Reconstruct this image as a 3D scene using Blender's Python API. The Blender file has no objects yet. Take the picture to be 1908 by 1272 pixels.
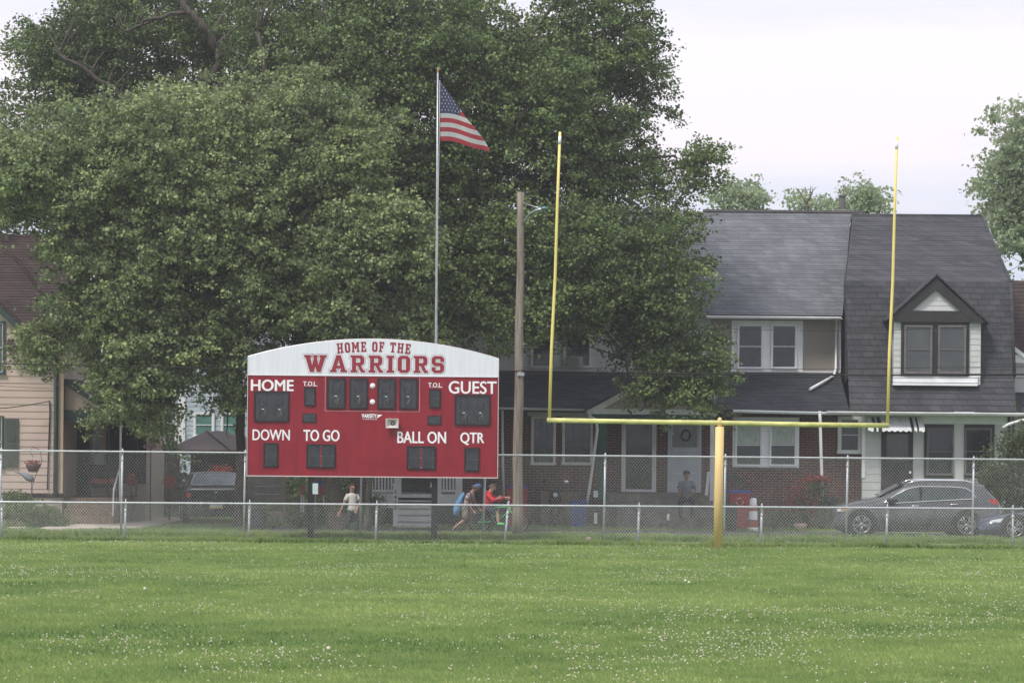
import bpy, math, random
import numpy as np
from mathutils import Vector, Matrix
random.seed(7)
sc = bpy.context.scene
col = sc.collection
R = math.radians

# ------------------------------------------------------------------ camera
W_, H_ = 1908.0, 1272.0
F = 6000.0            # focal length in photo pixels
HX, HY = 954.0, 789.0 # where the level view axis meets the photo
ROLL = R(0.5)
EYE = 2.6
cam_d = bpy.data.cameras.new('camera'); cam = bpy.data.objects.new('camera', cam_d); col.objects.link(cam)
cam_d.sensor_width = 36.0; cam_d.lens = 36.0 * F / W_
cam_d.shift_y = (HY - H_ / 2) / W_
cam_d.clip_start = 0.5; cam_d.clip_end = 6000
cam.location = (0, 0, EYE)
cam.rotation_euler = (Matrix.Rotation(R(90), 4, 'X') @ Matrix.Rotation(ROLL, 4, 'Z')).to_euler()
cam_d.dof.use_dof = True; cam_d.dof.focus_distance = 79.0; cam_d.dof.aperture_fstop = 6.3
sc.camera = cam

# ------------------------------------------------------------------ view and light
sc.view_settings.view_transform = 'Standard'; sc.view_settings.look = 'None'
sc.view_settings.gamma = 1.0; sc.view_settings.exposure = 0.15
SUN_EL, SUN_AZ = 56.0, 222.0      # azimuth clockwise from +Y (the view direction)
wd = bpy.data.worlds.new('World'); sc.world = wd; wd.use_nodes = True
wt = wd.node_tree; wt.nodes.clear()
def WN(t, **k):
    n = wt.nodes.new(t)
    for a, b in k.items(): setattr(n, a, b)
    return n
sky = WN('ShaderNodeTexSky', sky_type='NISHITA', sun_disc=False)
sky.sun_elevation = R(SUN_EL); sky.sun_rotation = R(SUN_AZ)
b1 = WN('ShaderNodeBackground'); b1.inputs[1].default_value = 0.10
wt.links.new(sky.outputs[0], b1.inputs[0])
tc = WN('ShaderNodeTexCoord'); sx = WN('ShaderNodeSeparateXYZ'); wt.links.new(tc.outputs['Generated'], sx.inputs[0])
mp = WN('ShaderNodeMapping'); mp.inputs['Scale'].default_value = (9, 9, 60)
wt.links.new(tc.outputs['Generated'], mp.inputs[0])
nz = WN('ShaderNodeTexNoise'); nz.inputs['Scale'].default_value = 1.3; nz.inputs['Detail'].default_value = 5
wt.links.new(mp.outputs[0], nz.inputs[0])
ad = WN('ShaderNodeMath', operation='MULTIPLY_ADD'); ad.inputs[1].default_value = 0.045
sb = WN('ShaderNodeMath', operation='SUBTRACT'); sb.inputs[1].default_value = 0.5
wt.links.new(nz.outputs[0], sb.inputs[0]); wt.links.new(sb.outputs[0], ad.inputs[0]); wt.links.new(sx.outputs[2], ad.inputs[2])
rp = WN('ShaderNodeValToRGB'); wt.links.new(ad.outputs[0], rp.inputs[0])
els = rp.color_ramp.elements
els[0].position = 0.062; els[0].color = (0.66, 0.71, 0.85, 1)
els[1].position = 0.086; els[1].color = (0.92, 0.855, 0.915, 1)
for p_, c_ in ((0.112, (0.93, 0.87, 0.93, 1)), (0.128, (0.80, 0.79, 0.90, 1)), (0.16, (0.86, 0.85, 0.93, 1)), (0.6, (0.74, 0.77, 0.86, 1))):
    e = els.new(p_); e.color = c_
b2 = WN('ShaderNodeBackground'); b2.inputs[1].default_value = 1.17
wt.links.new(rp.outputs[0], b2.inputs[0])
mx = WN('ShaderNodeMixShader'); mx.inputs[0].default_value = 0.9
wt.links.new(b1.outputs[0], mx.inputs[1]); wt.links.new(b2.outputs[0], mx.inputs[2])
wo = WN('ShaderNodeOutputWorld'); wt.links.new(mx.outputs[0], wo.inputs[0])
sl = bpy.data.lights.new('sun', 'SUN'); sl.energy = 3.0; sl.angle = R(12); sl.color = (1.0, 0.96, 0.88)
so = bpy.data.objects.new('sun', sl); col.objects.link(so); so.location = (0, 0, 40)
_a = R(SUN_AZ); _e = R(SUN_EL)
_d = Vector((math.sin(_a) * math.cos(_e), math.cos(_a) * math.cos(_e), math.sin(_e)))   # towards the sun
so.rotation_euler = _d.to_track_quat('Z', 'Y').to_euler()

# ------------------------------------------------------------------ helpers
CR, SR = math.cos(ROLL), math.sin(ROLL)
def P(px, py, Y):
    """the point of the place that the photo shows at pixel px, py when it stands Y metres away"""
    dx, dy = px - HX, py - HY
    u = dx * CR + dy * SR; v = -dx * SR + dy * CR
    return Vector((u * Y / F, Y, EYE - v * Y / F))
def XX(px, Y, py=HY): return P(px, py, Y).x
def ZZ(py, Y, px=HX): return P(px, py, Y).z
def gz(x, y):
    """height of the ground"""
    def s(t): t = min(max(t, 0.0), 1.0); return t * t * (3 - 2 * t)
    z = -0.36 * s((y - 67.6) / 6.0) + 0.06 * s((y - 79) / 3.0)
    return z + 0.012 * math.sin(x * 0.7 + y * 0.13) * math.sin(y * 0.21)

class MB:
    def __init__(s): s.v = []; s.f = []; s.m = []; s.sm = []
    def add(s, vs, fs, m=0, smooth=False):
        o = len(s.v); s.v += [tuple(v) for v in vs]
        for f in fs: s.f.append([i + o for i in f]); s.m.append(m); s.sm.append(smooth)
        return s
    def box(s, x0, x1, y0, y1, z0, z1, m=0):
        if x0 > x1: x0, x1 = x1, x0
        if z0 > z1: z0, z1 = z1, z0
        vs = [(x, y, z) for z in (z0, z1) for y in (y0, y1) for x in (x0, x1)]
        return s.add(vs, [(0, 2, 3, 1), (4, 5, 7, 6), (0, 1, 5, 4), (2, 6, 7, 3), (0, 4, 6, 2), (1, 3, 7, 5)], m)
    def pbox(s, px0, py0, px1, py1, Y, d, m=0):
        """a box whose front face fills that rectangle of the photo at distance Y; d metres deep"""
        c = ((px0 + px1) / 2, (py0 + py1) / 2)
        return s.box(XX(px0, Y, c[1]), XX(px1, Y, c[1]), Y, Y + d, ZZ(py1, Y, c[0]), ZZ(py0, Y, c[0]), m)
    def prism(s, pts, y0, y1, m=0):
        """pts: outline in x,z; extruded from y0 to y1"""
        n = len(pts); vs = [(p[0], y0, p[1]) for p in pts] + [(p[0], y1, p[1]) for p in pts]
        fs = [tuple(range(n)), tuple(range(2 * n - 1, n - 1, -1))] + [(i, i + n, (i + 1) % n + n, (i + 1) % n) for i in range(n)]
        return s.add(vs, fs, m)
    def tube(s, pts, rad, n=8, m=0, smooth=True, cap=True):
        pts = [Vector(p) for p in pts]
        if not hasattr(rad, '__len__'): rad = [rad] * len(pts)
        vs = []; up0 = None
        for i, p in enumerate(pts):
            a = pts[max(i - 1, 0)]; b = pts[min(i + 1, len(pts) - 1)]
            t = (b - a).normalized() if (b - a).length > 1e-9 else Vector((0, 0, 1))
            if up0 is None: up0 = Vector((0, 0, 1)) if abs(t.z) < 0.9 else Vector((0, 1, 0))
            x = t.cross(up0).normalized(); y = x.cross(t).normalized(); up0 = y
            for k in range(n):
                a_ = 2 * math.pi * k / n
                vs.append(p + (x * math.cos(a_) + y * math.sin(a_)) * rad[i])
        fs = []
        for i in range(len(pts) - 1):
            for k in range(n):
                k2 = (k + 1) % n; fs.append((i * n + k, i * n + k2, (i + 1) * n + k2, (i + 1) * n + k))
        s.add(vs, fs, m, smooth)
        if cap:
            o = len(s.v) - len(vs); L = len(pts)
            s.f.append([o + k for k in range(n - 1, -1, -1)]); s.m.append(m); s.sm.append(False)
            s.f.append([o + (L - 1) * n + k for k in range(n)]); s.m.append(m); s.sm.append(False)
        return s
    def ell(s, c, r, nu=10, nv=7, m=0, rot=None):
        if not hasattr(r, '__len__'): r = (r, r, r)
        vs = []; c = Vector(c)
        for j in range(nv + 1):
            t = math.pi * j / nv
            for i in range(nu):
                a = 2 * math.pi * i / nu
                q = Vector((r[0] * math.sin(t) * math.cos(a), r[1] * math.sin(t) * math.sin(a), r[2] * math.cos(t)))
                if rot: q = rot @ q
                vs.append(c + q)
        fs = []
        for j in range(nv):
            for i in range(nu):
                i2 = (i + 1) % nu
                a, b, c2, d = j * nu + i, j * nu + i2, (j + 1) * nu + i2, (j + 1) * nu + i
                if j == 0: fs.append((a, c2, d))
                elif j == nv - 1: fs.append((a, b, d))
                else: fs.append((a, b, c2, d))
        return s.add(vs, fs, m, True)
    def lathe(s, c, prof, n=16, m=0, axis='Z', smooth=True):
        vs = []
        for r, h in prof:
            for k in range(n):
                a = 2 * math.pi * k / n
                q = (r * math.cos(a), r * math.sin(a), h)
                if axis == 'Y': q = (q[0], q[2], q[1])
                if axis == 'X': q = (q[2], q[0], q[1])
                vs.append((c[0] + q[0], c[1] + q[1], c[2] + q[2]))
        fs = [(i * n + k, i * n + (k + 1) % n, (i + 1) * n + (k + 1) % n, (i + 1) * n + k) for i in range(len(prof) - 1) for k in range(n)]
        return s.add(vs, fs, m, smooth)
    def build(s, name, mats, parent=None, loc=None, bevel=0, **tags):
        if not isinstance(mats, (list, tuple)): mats = [mats]
        if parent is not None: o3 = worldloc(parent)
        elif loc is not None: o3 = Vector(loc)
        else:
            xs = [v[0] for v in s.v]; ys = [v[1] for v in s.v]; zs = [v[2] for v in s.v]
            o3 = Vector(((min(xs) + max(xs)) / 2, (min(ys) + max(ys)) / 2, min(zs)))
        me = bpy.data.meshes.new(name)
        me.from_pydata([(v[0] - o3.x, v[1] - o3.y, v[2] - o3.z) for v in s.v], [], s.f)
        for m_ in mats: me.materials.append(m_)
        me.polygons.foreach_set('material_index', s.m); me.polygons.foreach_set('use_smooth', s.sm)
        me.update()
        o = bpy.data.objects.new(name, me); col.objects.link(o)
        if parent is not None: o.parent = parent
        else: o.location = o3
        if bevel:
            b = o.modifiers.new('bevel', 'BEVEL'); b.width = bevel; b.segments = 2; b.limit_method = 'ANGLE'
        for k, v in tags.items(): o[k] = v
        return o
def worldloc(o):
    v = Vector((0, 0, 0))
    while o is not None:
        if o.get('_local'): return v
        v += Vector(o.location); o = o.parent
    return v
def thing(name, label, cat, loc, group=None, rotz=0, local=False):
    o = bpy.data.objects.new(name, None); col.objects.link(o)
    o.location = loc; o.rotation_euler = (0, 0, rotz); o.empty_display_size = 0.2
    o['label'] = label; o['category'] = cat
    if group: o['group'] = group
    if local: LOCAL.append(o)
    return o
LOCAL = []
_wl = worldloc
def worldloc(o):
    v = Vector((0, 0, 0))
    while o is not None:
        if o in LOCAL: return Vector((0, 0, 0))
        v += Vector(o.location); o = o.parent
    return v
def np_mesh(name, V, Fc, mats, parent=None, loc=(0, 0, 0), attr=None, smooth=False):
    """V (n,3) float, Fc (m,k) int; attr: {name: (n,) floats}"""
    me = bpy.data.meshes.new(name)
    o3 = np.array(worldloc(parent) if parent is not None else loc, dtype=np.float32)
    V = (np.asarray(V, dtype=np.float32) - o3)
    n, (m, k) = len(V), Fc.shape
    me.vertices.add(n); me.vertices.foreach_set('co', V.ravel())
    me.loops.add(m * k); me.loops.foreach_set('vertex_index', Fc.astype(np.int32).ravel())
    me.polygons.add(m); me.polygons.foreach_set('loop_start', np.arange(0, m * k, k, dtype=np.int32))
    me.polygons.foreach_set('loop_total', np.full(m, k, dtype=np.int32))
    me.polygons.foreach_set('use_smooth', np.full(m, smooth, dtype=bool))
    me.update(calc_edges=True)
    if attr:
        for a, vals in attr.items():
            at = me.attributes.new(a, 'FLOAT', 'POINT'); at.data.foreach_set('value', np.asarray(vals, dtype=np.float32))
    for m_ in (mats if isinstance(mats, (list, tuple)) else [mats]): me.materials.append(m_)
    o = bpy.data.objects.new(name, me); col.objects.link(o)
    if parent is not None: o.parent = parent
    else: o.location = tuple(float(q) for q in o3)
    return o

# ------------------------------------------------------------------ materials
class NT:
    def __init__(s, name):
        s.m = bpy.data.materials.new(name); s.m.use_nodes = True; s.t = s.m.node_tree
        s.b = s.t.nodes['Principled BSDF']; s.out = s.t.nodes['Material Output']
    def n(s, t, ins=None, **k):
        x = s.t.nodes.new(t)
        for a, b in k.items(): setattr(x, a, b)
        if ins:
            for a, b in ins.items():
                if isinstance(b, bpy.types.NodeSocket): s.t.links.new(b, x.inputs[a])
                else: x.inputs[a].default_value = b
        return x
    def l(s, a, b): s.t.links.new(a, b)
def rgba(c): return (c[0], c[1], c[2], 1)
def pm(name, c, rough=0.6, var=0.12, scale=4.0, bump=0.0, metal=0.0, c2=None, spec=0.4, coat=0.0, stretch=(1, 1, 1), detail=4):
    """one plain painted, cloth, stone or metal surface with slight mottling of its own"""
    t = NT(name)
    co = t.n('ShaderNodeNewGeometry').outputs['Position'] if bump < 0 else t.n('ShaderNodeTexCoord').outputs['Object']
    mp = t.n('ShaderNodeMapping', {'Vector': co, 'Scale': stretch})
    nz = t.n('ShaderNodeTexNoise', {'Vector': mp.outputs[0], 'Scale': scale, 'Detail': detail, 'Roughness': 0.6})
    if c2 is None: c2 = tuple(min(1, x * (1 + var * 1.6)) for x in c); c1 = tuple(x * (1 - var * 1.6) for x in c)
    else: c1 = c
    r = t.n('ShaderNodeValToRGB', {'Fac': nz.outputs[0]})
    r.color_ramp.elements[0].position = 0.3; r.color_ramp.elements[0].color = rgba(c1)
    r.color_ramp.elements[1].position = 0.7; r.color_ramp.elements[1].color = rgba(c2)
    t.l(r.outputs[0], t.b.inputs['Base Color'])
    t.b.inputs['Roughness'].default_value = rough; t.b.inputs['Metallic'].default_value = metal
    t.b.inputs['Specular IOR Level'].default_value = spec; t.b.inputs['Coat Weight'].default_value = coat
    if bump:
        bp = t.n('ShaderNodeBump', {'Strength': abs(bump), 'Distance': 0.02, 'Height': nz.outputs[0]})
        t.l(bp.outputs[0], t.b.inputs['Normal'])
    return t.m
def brickmat(name, c1, c2, mortar, bw, bh, ms, rough=0.85, kz=1.0, bump=0.5, var=0.3):
    t = NT(name)
    g = t.n('ShaderNodeNewGeometry'); s = t.n('ShaderNodeSeparateXYZ', {0: g.outputs['Position']})
    ay = t.n('ShaderNodeMath', {0: s.outputs[0], 1: s.outputs[1]}, operation='ADD')
    zk = t.n('ShaderNodeMath', {0: s.outputs[2], 1: kz}, operation='MULTIPLY')
    c = t.n('ShaderNodeCombineXYZ', {0: ay.outputs[0], 1: zk.outputs[0]})
    b = t.n('ShaderNodeTexBrick', {'Vector': c.outputs[0], 'Color1': rgba(c1), 'Color2': rgba(c2), 'Mortar': rgba(mortar), 'Scale': 1.0,
                                  'Mortar Size': ms, 'Mortar Smooth': 0.3, 'Bias': 0.0, 'Brick Width': bw, 'Row Height': bh})
    nz = t.n('ShaderNodeTexNoise', {'Vector': g.outputs['Position'], 'Scale': 1.1, 'Detail': 6.0, 'Roughness': 0.7})
    nr = t.n('ShaderNodeMapRange', {'Value': nz.outputs[0], 'From Min': 0.3, 'From Max': 0.7, 'To Min': 1 - var, 'To Max': 1 + var})
    mu = t.n('ShaderNodeVectorMath', {0: b.outputs[0], 1: nr.outputs[0]}, operation='MULTIPLY')
    t.l(mu.outputs[0], t.b.inputs['Base Color']); t.b.inputs['Roughness'].default_value = rough
    t.b.inputs['Specular IOR Level'].default_value = 0.25
    bp = t.n('ShaderNodeBump', {'Strength': bump, 'Distance': 0.01, 'Height': b.outputs['Fac']}, invert=True)
    t.l(bp.outputs[0], t.b.inputs['Normal'])
    return t.m
def leafmat(name, dark, light, back, rough=0.5, trans=0.25, spec=0.35):
    t = NT(name)
    a = t.n('ShaderNodeAttribute', attribute_name='tone')
    r = t.n('ShaderNodeValToRGB', {'Fac': a.outputs['Fac']})
    r.color_ramp.elements[0].color = rgba(dark); r.color_ramp.elements[1].color = rgba(light)
    g = t.n('ShaderNodeNewGeometry')
    mxx = t.n('ShaderNodeMix', {0: g.outputs['Backfacing'], 6: r.outputs[0], 7: rgba(back)}, data_type='RGBA')
    t.l(mxx.outputs[2], t.b.inputs['Base Color'])
    t.b.inputs['Roughness'].default_value = rough; t.b.inputs['Specular IOR Level'].default_value = spec
    tr = t.n('ShaderNodeBsdfTranslucent', {'Color': mxx.outputs[2]})
    ms = t.n('ShaderNodeMixShader', {0: trans, 1: t.b.outputs[0], 2: tr.outputs[0]})
    t.l(ms.outputs[0], t.out.inputs[0])
    return t.m
def glassmat(name, c, rough=0.08, c2=None, scale=1.5):
    m = pm(name, c, rough=rough, var=0.25, scale=scale, c2=c2, spec=0.6)
    return m
M = {}
M['white'] = pm('white_paint', (0.82, 0.82, 0.84), 0.55, 0.05, 3)
M['white_old'] = pm('weathered_white_paint', (0.62, 0.62, 0.62), 0.65, 0.10, 2.5)
M['bwhite'] = pm('board_white', (0.72, 0.73, 0.80), 0.45, 0.04, 2, stretch=(6, 1, 0.4))
M['bred'] = pm('board_red', (0.25, 0.009, 0.022), 0.45, 0.13, 1.4, stretch=(2.5, 1, 0.6), detail=6)
M['btext'] = pm('letter_white', (0.85, 0.83, 0.88), 0.5, 0.02)
M['bredtext'] = pm('letter_red', (0.28, 0.020, 0.036), 0.5, 0.05)
M['blackframe'] = pm('black_frame', (0.012, 0.010, 0.012), 0.5, 0.2)
M['digit'] = pm('smoked_cover', (0.030, 0.032, 0.040), 0.18, 0.25, 5, spec=0.6)
M['digitline'] = pm('dim_segment', (0.075, 0.018, 0.020), 0.4, 0.3, 30)
M['digitgrey'] = pm('grey_segment', (0.075, 0.080, 0.085), 0.4, 0.2, 30)
M['wire_tan'] = pm('tan_wire', (0.33, 0.27, 0.22), 0.5)
M['cyan'] = pm('pale_cyan_connector', (0.55, 0.85, 0.80), 0.4)
M['steel'] = pm('galvanised_steel', (0.42, 0.43, 0.46), 0.42, 0.10, 9, metal=0.55)
M['steel_bright'] = pm('galvanised_rail', (0.50, 0.51, 0.54), 0.40, 0.08, 12, metal=0.45)
M['wire'] = pm('sunlit_galvanised_wire', (0.72, 0.72, 0.70), 0.5, 0.08, 4, metal=0.1)  # sun glint on the wires put into a pale base colour
M['blackpost'] = pm('black_post_paint', (0.014, 0.013, 0.016), 0.5, 0.3, 3)
M['yellow'] = pm('yellow_paint', (0.78, 0.64, 0.21), 0.4, 0.05, 2)
M['yellow_old'] = pm('mildewed_yellow_paint', (0.40, 0.39, 0.14), 0.5, c2=(0.76, 0.72, 0.30), scale=7, stretch=(0.5, 1, 2))
M['mustard'] = pm('mustard_pad_paint', (0.72, 0.51, 0.23), 0.55, 0.07, 3, stretch=(1, 1, 0.3))
M['polewood'] = pm('weathered_pole_wood', (0.13, 0.095, 0.075), 0.9, c2=(0.33, 0.285, 0.25), scale=3.5, bump=0.6, stretch=(5, 5, 0.35), detail=8)
M['bark'] = pm('grey_brown_bark', (0.035, 0.030, 0.024), 0.9, c2=(0.10, 0.085, 0.065), scale=5, bump=0.8, stretch=(3, 3, 0.7), detail=7)
M['beige'] = pm('peach_beige_siding', (0.55, 0.425, 0.38), 0.6, 0.05, 0.8)
M['cream'] = pm('cream_trim', (0.55, 0.42, 0.33), 0.6, 0.05, 2)
M['green_trim'] = pm('dark_green_trim', (0.045, 0.075, 0.066), 0.5, 0.12, 4)
M['shutter'] = pm('olive_grey_shutter', (0.085, 0.10, 0.085), 0.6, 0.08, 4)
M['tan'] = pm('tan_vinyl_siding', (0.33, 0.29, 0.25), 0.6, 0.04, 1)
M['paleblue'] = pm('pale_blue_siding', (0.46, 0.52, 0.60), 0.6, 0.05, 1)
M['wsiding'] = pm('white_siding', (0.55, 0.55, 0.57), 0.6, 0.05, 1)
M['dsiding'] = pm('white_shingle_siding', (0.56, 0.56, 0.56), 0.65, 0.06, 1.5)
M['brick'] = brickmat('brown_red_brick', (0.125, 0.045, 0.034), (0.085, 0.040, 0.034), (0.20, 0.175, 0.16), 0.22, 0.075, 0.010)
M['roofgrey'] = brickmat('grey_roof_shingles', (0.120, 0.126, 0.142), (0.160, 0.166, 0.182), (0.085, 0.087, 0.10), 0.33, 0.125, 0.008, kz=1.0, var=0.22)
M['roofdark'] = brickmat('charcoal_roof_shingles', (0.050, 0.051, 0.058), (0.074, 0.074, 0.082), (0.036, 0.036, 0.041), 0.33, 0.17, 0.012, kz=1.0, var=0.30)
M['roofporch'] = brickmat('slate_grey_porch_shingles', (0.050, 0.055, 0.066), (0.075, 0.080, 0.092), (0.03, 0.03, 0.035), 0.33, 0.08, 0.006, kz=1.0, var=0.25)
M['roofbrown'] = brickmat('maroon_brown_shingles', (0.050, 0.034, 0.033), (0.070, 0.048, 0.045), (0.036, 0.026, 0.026), 0.33, 0.12, 0.008, kz=1.0, var=0.2)
M['flash'] = pm('rusty_flashing', (0.125, 0.112, 0.118), 0.8, 0.15, 4)
M['darktrim'] = pm('charcoal_trim', (0.030, 0.027, 0.028), 0.55, 0.15, 4)
M['glass'] = glassmat('dark_window_glass', (0.010, 0.012, 0.015), 0.09, c2=(0.030, 0.034, 0.040))
M['glass_grey'] = glassmat('greenish_window_glass', (0.045, 0.052, 0.052), 0.12, c2=(0.085, 0.095, 0.092))
M['curtain'] = pm('pale_lace_curtain', (0.32, 0.38, 0.34), 0.8, c2=(0.58, 0.64, 0.58), scale=9, stretch=(3, 1, 0.6))
M['teal'] = pm('teal_window_blind', (0.10, 0.22, 0.20), 0.5, 0.1)
M['storm'] = pm('white_storm_door', (0.42, 0.45, 0.50), 0.5, 0.05, 3)
M['interior'] = pm('shaded_interior', (0.020, 0.018, 0.017), 0.9, 0.4, 3)  # shade inside porches and gazebo put into a near-black base colour
M['concrete'] = pm('pale_concrete', (0.50, 0.44, 0.39), 0.9, 0.10, 1.5, bump=0.2)
M['stonestep'] = pm('tan_stone_steps', (0.20, 0.15, 0.115), 0.9, 0.2, 9, bump=0.4)
M['asphalt'] = pm('worn_asphalt', (0.055, 0.055, 0.055), 0.9, 0.15, 3, bump=0.2)
M['greyblock'] = pm('grey_retaining_block', (0.16, 0.155, 0.15), 0.9, 0.2, 3, bump=0.3)
M['tarp'] = pm('brown_canopy_cloth', (0.20, 0.165, 0.155), 0.8, 0.06, 2)
M['pbrown'] = pm('pinkish_brown_curtain', (0.14, 0.10, 0.09), 0.9, 0.15, 5)
M['suv'] = pm('grey_car_paint', (0.075, 0.075, 0.082), 0.30, 0.04, 1, metal=0.35, coat=0.7)
M['bluecar'] = pm('blue_car_paint', (0.038, 0.048, 0.085), 0.28, 0.04, 1, metal=0.3, coat=0.8)
M['blackcar'] = pm('black_car_paint', (0.006, 0.007, 0.009), 0.45, 0.04, 1, coat=0.1)
M['carglass'] = glassmat('car_glass', (0.045, 0.055, 0.058), 0.05)
M['carglass_rear'] = pm('rear_glass_reflection', (0.20, 0.24, 0.30), 0.10, 0.15, 2, spec=0.8)  # bluish reflection painted as a pale base colour
M['chrome'] = pm('chrome', (0.75, 0.74, 0.77), 0.2, 0.03, metal=0.8)
M['alloy'] = pm('alloy_rim', (0.30, 0.30, 0.31), 0.35, 0.05, metal=0.6)
M['tyre'] = pm('tyre_rubber', (0.018, 0.018, 0.018), 0.85, 0.2, 8)
M['plastic'] = pm('black_plastic', (0.018, 0.018, 0.019), 0.6, 0.2, 6)
M['redlamp'] = pm('red_tail_lamp', (0.50, 0.03, 0.03), 0.2, 0.1, 10, coat=0.5)
M['headlamp'] = pm('clear_headlamp', (0.62, 0.63, 0.66), 0.12, 0.1, 12, coat=0.6)
M['amber'] = pm('amber_marker', (0.55, 0.26, 0.08), 0.3)
M['plate'] = pm('licence_plate', (0.60, 0.60, 0.58), 0.5)
M['plateyellow'] = pm('licence_plate_band', (0.60, 0.48, 0.10), 0.5)
M['binred'] = pm('red_bin_plastic', (0.33, 0.030, 0.034), 0.55, 0.12, 4)
M['binblue'] = pm('blue_bin_plastic', (0.030, 0.050, 0.22), 0.55, 0.12, 4)
M['binblack'] = pm('black_bin_plastic', (0.020, 0.022, 0.025), 0.6, 0.15, 4)
M['skin_tan'] = pm('tan_skin', (0.42, 0.23, 0.16), 0.5, 0.06, 12)
M['skin_pale'] = pm('fair_skin', (0.56, 0.34, 0.27), 0.5, 0.06, 12)
M['skin_brown'] = pm('brown_skin', (0.22, 0.125, 0.09), 0.5, 0.06, 12)
M['hair_dark'] = pm('dark_hair', (0.020, 0.014, 0.012), 0.6, 0.3, 20)
M['hair_brown'] = pm('brown_hair', (0.075, 0.045, 0.030), 0.6, 0.3, 20)
M['creamcloth'] = pm('cream_cotton', (0.58, 0.54, 0.52), 0.9, 0.06, 8)
M['jeans'] = pm('dark_denim', (0.030, 0.034, 0.052), 0.9, 0.15, 12)
M['floral'] = pm('dark_floral_cloth', (0.022, 0.030, 0.05), 0.9, c2=(0.55, 0.42, 0.45), scale=24, detail=1)
M['khaki'] = pm('khaki_cloth', (0.30, 0.24, 0.19), 0.9, 0.08, 8)
M['bluebag'] = pm('light_blue_nylon', (0.11, 0.27, 0.48), 0.6, 0.12, 6)
M['bluecap'] = pm('blue_cap_cloth', (0.07, 0.12, 0.27), 0.8, 0.1, 8)
M['redhood'] = pm('red_fleece', (0.55, 0.022, 0.040), 0.85, 0.08, 6)
M['greygreen'] = pm('grey_cotton', (0.13, 0.15, 0.18), 0.9, 0.15, 9)
M['navy'] = pm('navy_cloth', (0.022, 0.028, 0.055), 0.9, 0.1, 8)
M['greenshoe'] = pm('bright_green_rubber', (0.10, 0.62, 0.16), 0.5, 0.06, 8)
M['greenpaint'] = pm('bright_green_bike_paint', (0.08, 0.50, 0.16), 0.35, 0.05)
M['shoe'] = pm('dark_shoe', (0.03, 0.028, 0.03), 0.7)
M['flagred'] = pm('flag_red_nylon', (0.46, 0.035, 0.05), 0.7, 0.04, 6)
M['flagwhite'] = pm('flag_white_nylon', (0.66, 0.62, 0.62), 0.7, 0.03, 6)
M['flagblue'] = pm('flag_blue_nylon', (0.050, 0.058, 0.14), 0.7, 0.05, 6)
M['gold'] = pm('gilt_finial', (0.45, 0.28, 0.12), 0.4, metal=0.6)
M['speakerhorn'] = pm('beige_horn_plastic', (0.55, 0.51, 0.50), 0.5, 0.05)
M['boxcyan'] = pm('pale_blue_enclosure', (0.50, 0.60, 0.62), 0.5, 0.05)
M['lamp'] = pm('lamp_head_glass', (0.12, 0.30, 0.34), 0.3)
M['cable'] = pm('black_cable', (0.012, 0.012, 0.012), 0.7)
M['flower_red'] = pm('red_petals', (0.50, 0.05, 0.035), 0.6, 0.2, 20)
M['flower_pink'] = pm('pink_petals', (0.62, 0.36, 0.38), 0.6, 0.15, 20)
M['wicker'] = pm('dark_wicker', (0.035, 0.027, 0.024), 0.8, 0.3, 20)
M['rust'] = pm('faded_red_cushion', (0.20, 0.05, 0.04), 0.8, 0.2, 8)
M['birdgrey'] = pm('grey_blue_ornament', (0.20, 0.21, 0.25), 0.6, 0.2, 12)
M['basket'] = pm('purple_brown_basket', (0.10, 0.045, 0.05), 0.9, 0.3, 15)
M['acgrey'] = pm('beige_grey_appliance', (0.40, 0.42, 0.43), 0.5, 0.05)
M['greenpost'] = pm('green_post_paint', (0.02, 0.075, 0.055), 0.6, 0.15, 5)
M['gravelpath'] = pm('trodden_pink_earth', (0.28, 0.20, 0.17), 0.95, 0.2, 6, bump=0.3)
M['leaf_big'] = leafmat('plane_tree_leaf', (0.034, 0.064, 0.018), (0.34, 0.41, 0.165), (0.27, 0.325, 0.165), trans=0.25)
M['leaf_deep'] = leafmat('deep_green_leaf', (0.013, 0.032, 0.008), (0.20, 0.27, 0.085), (0.15, 0.20, 0.085), trans=0.22)
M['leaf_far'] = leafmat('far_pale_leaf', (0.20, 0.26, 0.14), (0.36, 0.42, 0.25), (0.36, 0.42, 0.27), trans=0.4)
M['leaf_shrub'] = leafmat('shrub_leaf', (0.035, 0.055, 0.020), (0.12, 0.15, 0.06), (0.13, 0.16, 0.08))
M['leaf_varieg'] = leafmat('yellow_edged_leaf', (0.10, 0.13, 0.05), (0.36, 0.36, 0.20), (0.25, 0.27, 0.15))
M['leaf_red'] = leafmat('red_flowered_leaf', (0.12, 0.03, 0.025), (0.50, 0.035, 0.05), (0.20, 0.04, 0.04))
M['leaf_redfl'] = leafmat('red_petal_leaf', (0.30, 0.03, 0.02), (0.60, 0.08, 0.05), (0.5, 0.06, 0.05))
M['grassblade'] = leafmat('grass_blade', (0.070, 0.165, 0.034), (0.51, 0.58, 0.20), (0.25, 0.34, 0.11), rough=0.6, trans=0.45)
M['clover'] = pm('clover_flower', (0.62, 0.58, 0.46), 0.8, 0.1, 20)

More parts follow.
